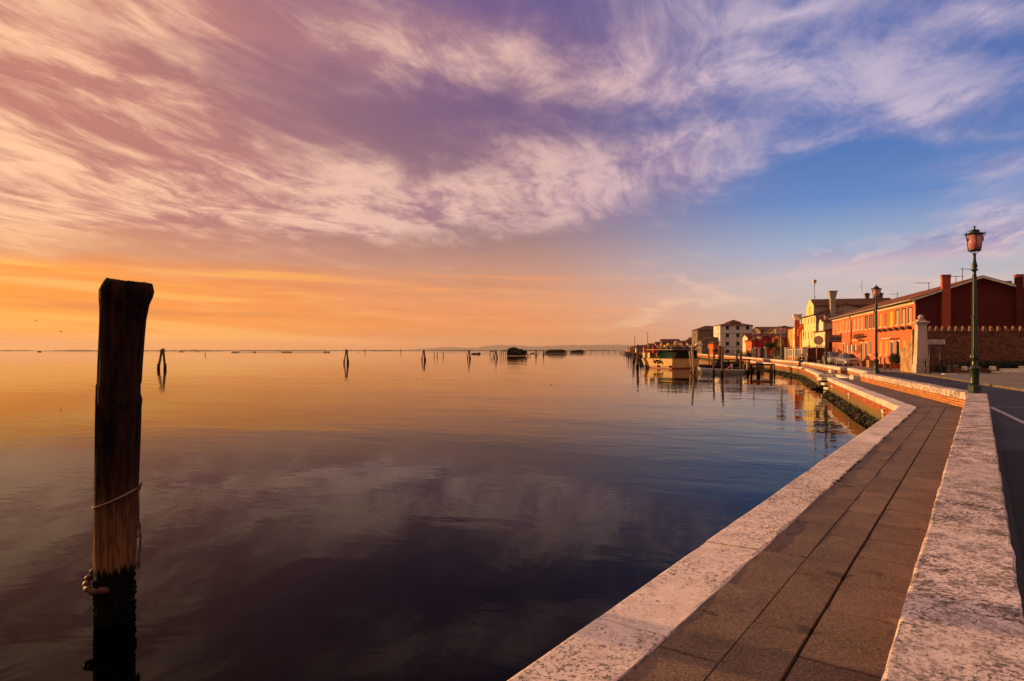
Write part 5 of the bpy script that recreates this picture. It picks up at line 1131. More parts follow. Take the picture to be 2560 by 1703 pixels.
def boat(name, lab, loc, rot, L, Wd, hb, hs, mh, mi, extras=True, group=None):
    t = thing(name, lab, 'boat', loc, rot, group); mb = MB(); hull(mb, L, Wd, hb, hs, 0.16); o = mb.build('hull', mh, t); md = o.modifiers.new('thickness', 'SOLIDIFY'); md.thickness = 0.035; md.offset = 0
    mb = MB(); mb.prism([(-L*0.47,-Wd*0.36),(L*0.2,-Wd*0.40),(L*0.38,0),(L*0.2,Wd*0.40),(-L*0.47,Wd*0.36)], 'z', 0.02, 0.06); mb.build('floor', mi, t)
    if extras:
        for x in (-L*0.2, L*0.12):
            mb = MB(); mb.box(x-0.13,x+0.13,-Wd*0.42,Wd*0.42,hs*0.62,hs*0.62+0.035); mb.build('thwart', mi, t)
    return t
def outboard(parent, x, z, m): mb = MB(); mb.cbox(x-0.32,x-0.02,-0.17,0.17,z+0.1,z+0.52,0.05); mb.box(x-0.22,x-0.1,-0.05,0.05,z-0.6,z+0.1); mb.build('outboard_motor', m, parent)
M_SKIFF = mat('grey_white_gelcoat', (0.46,0.46,0.42), 0.4, 0.15, 3); M_DKBOAT = mat('dark_boat_paint', (0.018,0.02,0.024), 0.45, 0.3, 3); M_REDP = mat('red_plastic', (0.45,0.03,0.035), 0.5)
Ys = 78.0; t = boat('skiff', 'grey white open skiff with a red seat lying among the posts', (atx(1803,Ys),Ys,0.02), math.pi-0.12, 5.3, 1.7, 0.70, 0.42, M_SKIFF, M_SKIFF)
mb = MB(); mb.obox((-0.9,0.1,0.72),0.62,0.5,0.05,0,0); v = mb.v; mb.v = [(x+(z-.7)*0+0.0, y, z+(x+0.9)*-0.75) for x,y,z in v]; mb.build('seat', M_REDP, t)
outboard(t, -2.62, 0.42, M_DKBOAT)
Ys = 99.0; t = boat('dark_boat', 'low black boat moored behind the white skiff', (atx(1784,Ys),Ys,0.02), math.pi+0.06, 4.6, 1.6, 0.62, 0.5, M_DKBOAT, M_DKBOAT)
Ys = 86.0; t = boat('dark_boat', 'dark motorboat with a black engine at the right end of the skiff moorings', (atx(1862,Ys),Ys,0.02), 0.5, 4.4, 1.7, 0.6, 0.5, M_DKBOAT, M_DKBOAT); outboard(t, -2.2, 0.5, M_DKBOAT)
Ys = 118.0; t = boat('dark_boat', 'dark boat in the shade beside the plank pier', (atx(1822,Ys),Ys,0.02), 0.3, 6.5, 2.0, 0.8, 0.6, M_DKBOAT, M_DKBOAT)
def farboat(lab, px, Yd, L, hb, cabin, m, rot=0.0, group='boats far out on the lagoon'):
    t = boat('motorboat', lab, (atx(px,Yd),Yd,0.0), rot, L, L*0.32, hb, hb*0.75, m, m, False, group)
    if cabin: mb = MB(); mb.cbox(-L*0.35,L*0.05,-L*0.1,L*0.1,hb*0.5,hb*0.5+cabin,0.1); mb.build('cabin', m, t)
    return t
farboat('small dark motorboat with a low cabin beside the dolphin', 1190, 450, 6.8, 0.9, 0.5, M_DKBOAT)
t = bpy.data.objects['motorboat']; mb = MB(); mb.tube([(2.4,0,0.4),(2.5,0,2.2)],0.06,5); mb.box(1.2,2.6,-0.5,0.5,0.6,1.3); mb.build('wheelhouse', M_DKBOAT, t)
farboat('tiny low boat on the horizon at the left edge', 99, 1100, 7.2, 1.4, 0.9, M_DKBOAT); farboat('tiny boat right of the nearest dolphin, the left of two', 454, 1100, 7.5, 1.0, 0.6, M_DKBOAT); farboat('tiny boat right of the nearest dolphin, the right of two', 493.5, 1100, 5.5, 0.8, 0.4, M_DKBOAT); farboat('dark dinghy between the tall roofed hut and the slim dolphin', 1331.5, 520, 3.0, 1.0, 0.0, M_DKBOAT)
# boats along the far shore
for i, (px, Yd, L, m_, lab) in enumerate(((1564,440,7,M_SKIFF,'small pale boat farthest along the moored line'),(1569,400,8,M_DKBOAT,'dark cabin boat second along the far moored line'),(1576,330,9,M_DKBOAT,'dark fishing boat under the left mast'),(1589,240,8,M_DKBOAT,'dark boat between the posts left of the barge'),(1606,150,5,M_DKBOAT,'black boat stern just behind the barge cabin box'))):
    farboat(lab, px, Yd, L, 1.1, 1.2, m_, 1.3, 'boats moored along the far shore')
for px, Yd, pt, lab in ((1586.2,330,842,'thin left mast of two above the far moored boats'),(1619,170,831,'taller right mast of two, behind the barge')):
    t = thing('sailing_mast', lab, 'mast', (atx(px,Yd),Yd,0), 0, 'masts behind the barge'); h_ = zat(pt,Yd); mb = MB(); mb.tube([(0,0,0.3),(0,0,h_)], [0.10*Yd/170,0.07*Yd/170], 6); mb.build('spar', mat('varnished_spar', (0.40,0.17,0.07), 0.5), t)
    mb = MB(); mb.tube([(0,0,h_),(h_*0.32,0.5,0.8)],0.012*Yd/170,4); mb.tube([(0,0,h_),(-h_*0.02,-h_*0.3,0.8)],0.012*Yd/170,4); mb.build('stay', M_ANT, t)
    mb = MB(); hull(mb, 6, 2, 0.9, 0.7, 0.2); o = mb.build('hull', M_DKBOAT, t)

# ------------------------------------------------------------------ moored work barge
M_BARGE = mat('cream_barge_paint', (0.88,0.58,0.25), 0.55, 0.12, 1.2, bump=0.004, bscale=3, stretch=(1,1,4)); M_BOOT = mat('boot_red', (0.28,0.025,0.012), 0.6)
Bo = G(1681.0, 922.3, 0.0); th_ = math.atan2(-0.8, 0.6)     # local +y = along the side, away; transom lies to the left
dT = Vector((-0.475, 0.88))*1.13; dS = Vector((0.88, 0.475))*0.77       # from the near corner along transom / along the side
barge = thing('work_barge', 'cream flat ended work barge with a canopy, a green tarpaulin and buoys on top', 'barge', (Bo[0],Bo[1],0), 0)
LT, LS = 6.35, 7.4
def bp_(a, b, z): p = dT*a + dS*b; return (p.x, p.y, z)
def bbox(mb, a0, a1, b0, b1, z0, z1, fl=0.0):
    vs = [bp_(a0+fl,b0+fl,z0),bp_(a1-fl,b0+fl,z0),bp_(a1-fl,b1-fl,z0),bp_(a0+fl,b1-fl,z0),bp_(a0,b0,z1),bp_(a1,b0,z1),bp_(a1,b1,z1),bp_(a0,b1,z1)]
    return mb.add(vs, [(0,1,2,3),(7,6,5,4),(4,5,1,0),(5,6,2,1),(6,7,3,2),(7,4,0,3)])
mb = MB(); bbox(mb, 0, LT, 0, LS, 0.16, 1.50, 0.38); mb.build('hull', M_BARGE, barge)
mb = MB(); bbox(mb, 0.37, LT-0.37, 0.37, LS-0.37, -0.4, 0.17); mb.build('boot_stripe', M_BOOT, barge)
mb = MB(); bbox(mb, 0.30, LT-0.30, 0.24, 0.34, 0.30, 0.40); bbox(mb, -0.03, LT+0.03, -0.03, LS+0.03, 1.502, 1.56); mb.build('rubbing_strake', mat('dark_strake', (0.30,0.13,0.05), 0.7), barge)
mb = MB()
for a in (2.35, 3.75): bbox(mb, a, a+0.12, -0.03, 0.10, 0.85, 1.50)
mb.build('transom_rib', S_BRN, barge)
mb = MB()
for a, zc, rr in ((2.45,0.95,0.0),(3.35,0.95,0.0)):
    mb.tube([bp_(a,-0.10,1.18), bp_(a,-0.10,0.72)], 0.13, 10)
mb.tube([bp_(2.75,-0.10,1.22), bp_(3.2,-0.10,1.22)], 0.12, 10); mb.build('tyre_fender', M_WETWOOD, barge)
for a in (0.6, 3.0, 5.6): mb = MB(); mb.tube([bp_(a,0.1,0.33), bp_(a,0.26,0.33)], 0.17, 12); mb.build('scupper', M_WETWOOD, barge)
mb = MB(); bbox(mb, 4.75, 6.2, 0.2, 1.6, 1.60, 2.42); mb.build('stern_box', M_BARGE, barge)
mb = MB()
for a, b in ((0.3,0.3),(4.6,0.5),(0.3,3.6),(0.3,6.9),(4.6,6.9),(2.4,0.3)): mb.tube([bp_(a,b,1.5), bp_(a,b,2.85)], 0.05, 6)
mb.build('canopy_post', M_SHACK, barge)
mb = MB(); bbox(mb, -0.1, 5.2, -0.1, LS+1.2, 2.86, 2.93); mb.build('canopy', mat('canopy_edge', (0.50,0.36,0.24), 0.6), barge)
mb = MB(); bbox(mb, 0.5, 4.4, 1.8, LS-0.2, 1.56, 2.82); mb.build('cabin', M_DARKHOLE, barge)  # solid black block standing in for the shade under the canopy
mb = MB(); bbox(mb, 0.55, 0.7, 2.2, 2.3, 1.6, 2.7); mb.build('ladder', M_PALE, barge)
# green tarpaulin hanging like a tent
rnd = random.Random(12); top = bp_(1.7, 0.25, 2.84); vs = [top]; n = 30
for i in range(n+1):
    u = i/n; a = 3.0-3.0*u; w = 0.10*(1 if i % 2 else -1); vs.append(bp_(a, -0.02-0.12*(i % 2), 1.56+rnd.uniform(0,.06) + (0.12 if i in (0,n) else 0)))
mid_r = len(vs)
for i in range(n+1):
    u = i/n; a = 1.7+(3.0-3.0*u-1.7)*0.45; vs.append(bp_(a, 0.16-0.08*(i % 2), 2.34))
mb = MB(); mb.add(vs, [(0, mid_r+i, mid_r+i+1) for i in range(n)] + [(mid_r+i, 1+i, 2+i, mid_r+i+1) for i in range(n)], False); o = mb.build('tarpaulin', mat('green_tarpaulin', (0.045,0.17,0.065), 0.6, 0.4, 3), barge); o.modifiers.new('t','SOLIDIFY').thickness = 0.015
# pile of buoys and crates on the canopy
bcol = [('yellow', (0.85,0.62,0.07)), ('white', (0.72,0.62,0.54)), ('pink', (0.48,0.24,0.18)), ('cream', (0.80,0.62,0.26))]; rnd = random.Random(21); src = {}; cnt = 0
spots = [(1653,864.5,2.3,3.2,0,'large yellow buoy at the left of the pile on the canopy'),(1670,863.5,2.8,4.6,0,'tall yellow buoy standing up in the pile'),(1689,857.5,2.6,3.0,3,'topmost yellow buoy in the middle of the pile'),(1688,864,2.8,3.0,0,'yellow buoy under the topmost one'),(1703,864,3.2,4.6,1,'tall white buoy right of the pale wooden prop'),
 (1676,870,3.2,3.0,1,'white round buoy low in the pile'),(1660,869,3.2,2.6,0,'orange yellow buoy low in the pile'),(1666,868,2.6,2.8,2,'pink buoy between the yellow ones at the left'),(1697,861,2.2,2.6,3,'cream buoy right of the topmost one'),(1716,865.5,3.2,3.0,2,'pinkish round buoy left of the leaning posts'),(1723,869,3.6,3.2,1,'dull white buoy nearest the leaning posts'),
 (1645,868,2.2,2.8,2,'small pink buoy at the left tip of the pile'),(1681,863,2.4,2.6,2,'pink buoy behind the middle yellow ones'),(1651,870.5,2.8,2.2,0,'flat yellow buoy lowest at the left'),(1686,870,3.0,2.6,3,'cream buoy low in the middle of the pile'),(1709,870,2.6,3.0,2,'dark pink buoy low beside the wooden prop'),(1743,862,3.8,3.4,3,'cream buoy behind the leaning posts'),(1737,868,3.6,3.2,2,'brownish pink buoy behind the leaning posts'),(1752,863,3.2,3.0,1,'dull white buoy at the right end of the pile')]
for k, (px, py, rx_, rz_, ci, lab) in enumerate(spots):
    f_ = (px-1640)/115.0; P_ = Vector((Bo[0],Bo[1])) + dT*(3.6-3.0*min(1,f_*1.2)) + dS*(0.6+6.6*f_); Yd = P_.y; zc = zat(py,Yd)
    loc = (atx(px,Yd), Yd, max(zc, 2.93+rz_/F*Yd*0.9)); s_ = Yd/F
    o = thing('buoy', lab, 'buoy', loc, rnd.uniform(0,6), 'buoys piled on the barge canopy')
    mm = mat('buoy_'+bcol[ci][0], bcol[ci][1], 0.5, 0.25, 2.0)
    mb = MB(); mb.ball((0,0,0), rx_*s_*1.45, rx_*s_*1.4, rz_*s_*1.3, 12, 8, 0.06); mb.build('float', mm, o); mb = MB(); mb.lathe([(0.04,rz_*s_*1.24),(0.05,rz_*s_*1.40),(0.03,rz_*s_*1.44)], 8); mb.build('eye', mm, o)
t = thing('net_heap', 'dark heap of nets and ropes under the buoys on the canopy', 'nets', (Bo[0],Bo[1],2.93)); mb = MB()
for i in range(26): a, b = rnd.uniform(0.6,3.6), rnd.uniform(1.0,7.6); p = dT*a+dS*b; mb.ball((p.x,p.y,0.12), rnd.uniform(.3,.5), rnd.uniform(.3,.5), rnd.uniform(.18,.40), 9, 6, 0.5)
tag(mb.build('nets', mat('net_mesh', (0.06,0.045,0.035), 0.95), t), kind='stuff')
t = thing('wooden_prop', 'pale wooden trestle prop standing on the canopy among the buoys', 'prop', (atx(1700,102),102,2.93)); mb = MB(); mb.tube([(0,0,-1.35),(0,0,0.85)],0.07,6); mb.build('post', M_BARGE, t); mb = MB(); mb.tube([(-0.45,0,0.0),(-0.05,0,0.65)],0.05,6); mb.build('brace', M_BARGE, t); mb = MB(); mb.box(-0.25,0.12,-0.08,0.08,0.86,1.0); mb.build('head', M_BARGE, t)
# jetty beam, plank pier
xj0, xj1 = atx(1874,73), atx(1937,73); t = thing('jetty_frame', 'black timber beam carried by low posts in front of the quay', 'jetty', (xj0,73,0)); mb = MB(); mb.box(0,xj1-xj0,-0.1,0.1,1.08,1.26); mb.build('beam', M_WETWOOD, t)
mb = MB(); mb.box(0.1,0.28,-0.09,0.09,-0.5,1.075); mb.build('leg', M_WETWOOD, t)
Yj = 108; xa, xb = atx(1786,Yj), atx(1873,Yj); t = thing('plank_pier', 'dark plank pier running out from the end of the walk behind the skiff', 'pier', (xa,Yj,0)); mb = MB(); mb.box(0,xb-xa,-0.9,0.9,1.12,1.30); mb.build('deck', M_WETWOOD, t)
for i in range(4):
    mb = MB(); x = 0.3+(xb-xa-0.6)*i/3; mb.tube([(x,-0.8,-0.5),(x,-0.8,1.11)],0.13,7); mb.build('leg', M_WETWOOD, t)
t = thing('handrail', 'wooden rail with crossed braces in front of the white block', 'railing', (atx(1824,150),150,ZP)); w_ = 10.5/F*150
mb = MB(); mb.box(0,0.1,-.05,.05,0,1.2); mb.box(w_,w_+0.1,-.05,.05,0,1.2); mb.build('upright', M_SHACK, t); mb = MB(); mb.box(0.1,w_,-.04,.04,1.1,1.2); mb.box(0.1,w_,-.04,.04,0.02,0.12); mb.build('rail', M_SHACK, t); mb = MB(); mb.tube([(0.1,0,0.1),(w_,0,1.1)],0.04,5); mb.tube([(0.1,0.0,1.1),(w_,0.0,0.1)],0.04,5); mb.build('brace', M_SHACK, t)

# ------------------------------------------------------------------ street lamps
def lamp():
    t = thing('street_lamp', 'nearest and tallest green lamp post with pink glass lantern, on the bend of the parapet', 'street lamp', (0,0,0), 0, 'green lamp posts along the parapet')
    mb = MB(); mb.lathe([(0.205,0.0),(0.205,0.03),(0.195,0.05),(0.195,0.19),(0.165,0.235),(0.15,0.245)], 8, smooth=False); mb.build('base', M_BLACKGREEN, t)
    mb = MB(); mb.lathe([(0.142,0.246),(0.136,0.30),(0.133,0.66),(0.150,0.69),(0.172,0.71),(0.172,0.735),(0.13,0.76),(0.10,0.80),(0.075,0.84),(0.085,0.88),(0.07,0.91),(0.088,0.96),(0.115,1.02),(0.108,1.08),(0.085,1.16),(0.078,1.18),(0.092,1.20),(0.092,1.215),(0.075,1.235)], 20); mb.build('pedestal', M_BLACKGREEN, t)
    rnd = random.Random(3); mb = MB()
    for i in range(8):
        a = 2*math.pi*i/8; mb.ball((0.104*math.cos(a),0.104*math.sin(a),1.06), 0.028,0.028,0.08,6,5)
    mb.build('leaf_ornament', M_BLACKGREEN, t)
    mb = MB(); mb.lathe([(0.080,1.236),(0.082,1.30),(0.078,2.20)], 20, smooth=False, flute=0.13); mb.lathe([(0.085,2.201),(0.09,2.22),(0.085,2.26)], 16); mb.lathe([(0.074,2.262),(0.070,2.9),(0.064,3.42)], 20, smooth=False, flute=0.13); mb.build('shaft', M_BLACKGREEN, t)
    mb = MB(); mb.lathe([(0.062,3.421),(0.066,3.44),(0.055,3.46),(0.05,3.55),(0.06,3.585),(0.11,3.61),(0.112,3.625),(0.06,3.66),(0.085,3.70),(0.088,3.76),(0.062,3.83),(0.052,3.87),(0.060,3.875),(0.046,3.89),(0.042,4.06),(0.052,4.075),(0.060,4.09),(0.03,4.10)], 16); mb.build('collar', M_BLACKGREEN, t)
    lan = MB()
    for i in range(4):
        a = math.pi/4+math.pi/2*i+0.35; ca_, sa_ = math.cos(a), math.sin(a); lan.tube([(0.03*ca_,0.03*sa_,4.09),(0.10*ca_,0.10*sa_,4.15),(0.165*ca_,0.165*sa_,4.185)], 0.011, 6); lan.tube([(0.178*ca_,0.178*sa_,4.18),(0.236*ca_,0.236*sa_,4.64)], 0.013, 6)
    lan.lathe([(0.165,4.178),(0.188,4.178),(0.192,4.21),(0.172,4.212)], 20, cap=False); lf = lan.build('lantern_frame', M_IRON, t)
    gm = bpy.data.materials.new('pink_lamp_glass') if 'pink_lamp_glass' not in bpy.data.materials else bpy.data.materials['pink_lamp_glass']; gm.use_nodes = True; h = NG(gm.node_tree); b = gm.node_tree.nodes['Principled BSDF']; tc_ = gm.node_tree.nodes.new('ShaderNodeTexCoord')
    h.put(b.inputs['Base Color'], h.mix(h.noise(tc_.outputs['Object'], 6.0, 2), (0.95,0.52,0.55), (0.88,0.42,0.46))); b.inputs['Roughness'].default_value = 0.22; b.inputs['Transmission Weight'].default_value = 0.55; b.inputs['IOR'].default_value = 1.3
    mb = MB(); mb.lathe([(0.172,4.205),(0.228,4.645)], 28, cap=False); gl = mb.build('glass', gm, t); gl.modifiers.new('t','SOLIDIFY').thickness = 0.006
    mb = MB(); mb.lathe([(0.05,4.645),(0.245,4.640),(0.285,4.665),(0.288,4.68),(0.20,4.705),(0.135,4.72),(0.14,4.74),(0.158,4.765),(0.10,4.80),(0.04,4.82)], 28); mb.build('lantern_roof', M_IRON, t)
    mb = MB(); mb.lathe([(0.03,4.81),(0.018,4.84),(0.03,4.86),(0.034,4.885),(0.022,4.91),(0.004,4.925)], 12); mb.build('finial', M_IRON, t)
    for a, s_ in ((math.pi*1.0, 1), (-0.75, 0.9)):
        ca_, sa_ = math.cos(a), math.sin(a); P_ = lambda r, z: (r*ca_, r*sa_, z)
        mb = MB(); mb.tube([P_(0.235,4.44),P_(0.25,4.50),P_(0.245,4.55),P_(0.27,4.60),P_(0.31,4.64),P_(0.315,4.68),P_(0.285,4.70),P_(0.265,4.68)], 0.012, 6); mb.ball(P_(0.235,4.5), 0.02,0.02,0.035,6,5); mb.build('scroll', M_IRON, t)
    return t
L0 = lamp()
lamps = [((13.63,18.86,ZP), None, 1.0), ((atx(2190.7,34.35),34.35,ZP), 'second green lamp post along the parapet, in front of the orange terrace', 0.975), ((atx(2064.5,56.2),56.2,ZP), 'green lamp post on the parapet in front of the cream house and the cars', 0.93),
         ((atx(1954.8,84.5),84.5,ZP-0.1), 'green lamp post before the autumn coloured tree', 0.93), ((atx(1883.8,113),113,ZP-0.1), 'dark lamp post in front of the crimson house gable', 0.97), ((atx(1842,140),140,ZP), 'lamp post in front of the white block, nearer its middle window column', 0.9),
         ((atx(1813.5,168),168,ZP), 'lamp post in front of the white block, near its lit left corner', 0.9), ((atx(1940.5,150),150,ZR), 'small lamp post half hidden right of the umbrella shaped tree', 0.95)]
for i, (loc, lab, sc_) in enumerate(lamps): place(L0, i == 0, loc, 0.0, lab, sc_).scale = (sc_*0.86, sc_*0.86, sc_)

# ------------------------------------------------------------------ cars
def car(name, lab, loc, rot, kind):
    paint = mat('silver_car_paint', (0.42,0.41,0.40), 0.28, 0.05, 2.0, metal=0.6, spec=0.6); gls = M_WINDOW; blk = mat('black_trim', (0.012,0.012,0.012), 0.5)
    t = thing(name, lab, 'car', loc, rot)
    if kind == 'sedan': L, Wd, low = 4.4, 1.70, [(-2.2,0.35),(-2.2,0.62),(-2.12,0.90),(-1.45,0.95),(0.85,0.93),(1.5,0.84),(2.0,0.72),(2.18,0.58),(2.2,0.38),(2.1,0.25),(-2.1,0.25)]; cab = (-1.75,-1.05,0.10,0.95,1.38,0.93)
    else: L, Wd, low = 4.4, 1.78, [(-2.2,0.35),(-2.2,0.65),(-2.15,1.0),(1.15,1.0),(1.75,0.86),(2.1,0.70),(2.2,0.5),(2.2,0.36),(2.1,0.25),(-2.1,0.25)]; cab = (-2.1,-1.85,0.25,1.35,1.58,1.0)
    # lofted body: side profile swept across the width, drawn in near the flanks
    secs = [(-1,0.90,0.06),(-0.97,0.97,0.02),(-0.8,1.0,0),(0.8,1.0,0),(0.97,0.97,0.02),(1,0.90,0.06)]; vs = []; n = len(low)
    for (sx, k, dz) in secs:
        for (y, z) in low: vs.append((sx*Wd/2, y*(0.97 if k < 0.95 else 0.99 if k < 1 else 1.0), 0.6+(z-0.6)*k-0.0))
    m_ = len(secs); fs = [tuple(range(n)), tuple(reversed([(m_-1)*n+i for i in range(n)]))] + [(s_*n+i, (s_+1)*n+i, (s_+1)*n+(i+1) % n, s_*n+(i+1) % n) for s_ in range(m_-1) for i in range(n)]
    mb = MB(); mb.add(vs, fs, True); body = mb.build('body', paint, t)
    y0, y1, y2, y3, zt_, zb_ = cab; wb_, wt = Wd/2-0.06, Wd/2-0.24; zb2 = zb_-0.05
    A = [(-wb_,y0,zb2),(wb_,y0,zb2),(wb_,y3,zb2),(-wb_,y3,zb2)]; T = [(-wt,y1,zt_),(wt,y1,zt_),(wt,y2,zt_),(-wt,y2,zt_)]
    mb = MB(); mb.add(A+T, [(0,1,5,4),(1,2,6,5),(2,3,7,6),(3,0,4,7),(4,5,6,7)]); mb.build('cabin', paint, t)
    def pane(nm, a, b, c, d, inset=0.1, off=0.006):
        vs_ = [Vector(p) for p in (a,b,c,d)]; ce = sum(vs_, Vector())/4; nn = (vs_[1]-vs_[0]).cross(vs_[2]-vs_[0]).normalized()
        if nn.dot(ce-Vector((0,0,0.9))) < 0: nn = -nn
        q_ = [ce+(v-ce)*(1-inset)+nn*off for v in vs_]; mb = MB(); mb.add([tuple(v) for v in q_]+[tuple(v-nn*0.004) for v in q_], [(0,1,2,3),(7,6,5,4)]+[(i,4+i,4+(i+1) % 4,(i+1) % 4) for i in range(4)]); return mb.build(nm, gls, t)
    pane('windscreen', A[2], A[3], T[3], T[2], 0.10); pane('rear_window', A[0], A[1], T[1], T[0], 0.14)
    for sx in (0, 1):
        a, b, c, d = (A[1],A[2],T[2],T[1]) if sx else (A[3],A[0],T[0],T[3]); a, b, c, d = map(Vector, (a,b,c,d))
        for f0, f1 in ((0.03,0.49),(0.53,0.97)): pane('side_window', a.lerp(b,f0), a.lerp(b,f1), d.lerp(c,f1), d.lerp(c,f0), 0.13)
    r = 0.31
    for sx in (-1, 1):
        for wy in (1.38, -1.30):
            mb = MB(); xo = sx*(Wd/2-0.10); pr = [(r-0.10,-0.09),(r-0.02,-0.10),(r,-0.06),(r,0.06),(r-0.02,0.10),(r-0.10,0.09)]; vs = []; k = 20
            for (rr, xx) in pr:
                for i in range(k): a = 2*math.pi*i/k; vs.append((xo+xx, wy+rr*math.cos(a), r+rr*math.sin(a)))
            mb.add(vs, [(p*k+i, p*k+(i+1) % k, (p+1)*k+(i+1) % k, (p+1)*k+i) for p in range(5) for i in range(k)], True); w_ = mb.build('wheel', blk, t)
            mb = MB(); mb.tube([(xo-sx*0.02,wy,r),(xo+sx*0.085,wy,r)], 0.205, 16, False); mb.build('rim', M_GREYMETAL, w_)
    for sx in (-1, 1):
        mb = MB(); mb.obox((sx*(Wd/2-0.26), L/2-0.10, 0.63), 0.34, 0.16, 0.14, -sx*0.25); mb.build('headlight', mat('lamp_lens', (0.55,0.52,0.48), 0.15, 0.1, 9), t)
        mb = MB(); mb.obox((sx*(Wd/2+0.09), y3-0.35, 0.98), 0.18, 0.12, 0.13); mb.build('side_mirror', paint, t)
        mb = MB(); mb.box(min(sx*Wd/2*0.995, sx*(Wd/2+0.012)), max(sx*Wd/2*0.995, sx*(Wd/2+0.012)), -1.0, 1.0, 0.50, 0.56); mb.build('side_moulding', blk, t)
    mb = MB(); mb.cbox(-Wd/2+0.03, Wd/2-0.03, L/2-0.12, L/2+0.05, 0.27, 0.50, 0.03); mb.build('front_bumper', paint, t)
    mb = MB(); mb.box(-0.42, 0.42, L/2-0.06, L/2+0.012, 0.57, 0.69); mb.box(-0.5,0.5,L/2+0.02,L/2+0.055,0.30,0.38); mb.build('grille', blk, t)
    mb = MB(); mb.box(-0.26,0.26,L/2+0.051,L/2+0.062,0.40,0.50); mb.build('number_plate', M_WHITE, t)
    return t
cr = math.atan2(0.213, -0.977); heading = math.pi + math.atan2(-0.213, 0.977)*-1
def head(dx, dy): return math.atan2(-dx, dy)
car('silver_saloon', 'silver saloon car parked nose towards the viewer beside the orange terrace', (38.5,73.4,ZR), head(-0.20,-0.98), 'sedan')
car('silver_people_carrier', 'taller silver people carrier parked behind the silver saloon', (atx(2084,83.5),83.5,ZR), head(-0.22,-0.975), 'van')

# ------------------------------------------------------------------ people (skin modifier figures)
def skin(name, pts, edges, m, parent, root=0, sub=2):
    me = bpy.data.meshes.new(name); me.from_pydata([p[0] for p in pts], edges, []); o = bpy.data.objects.new(name, me); COL.objects.link(o); me.materials.append(m)
    o.modifiers.new('skin', 'SKIN'); sv = me.skin_vertices[0].data
    for i, p in enumerate(pts): r = p[1]; sv[i].radius = (r, r) if not isinstance(r, tuple) else r; sv[i].use_root = (i == root)
    o.modifiers.new('sub', 'SUBSURF').levels = sub; o.modifiers['sub'].render_levels = sub
    if parent: o.parent = parent
    return o
SKINM = mat('skin', (0.55,0.30,0.20), 0.6, 0.1, 5); DEN = mat('blue_denim', (0.035,0.05,0.085), 0.9, 0.3, 12); COAT = mat('olive_jacket', (0.055,0.045,0.025), 0.9, 0.4, 6); HAIR = mat('dark_hair', (0.012,0.009,0.008), 0.8)
def face_bits(mb, hx, hy, hz, fx, fy, s_=1.0):
    pass
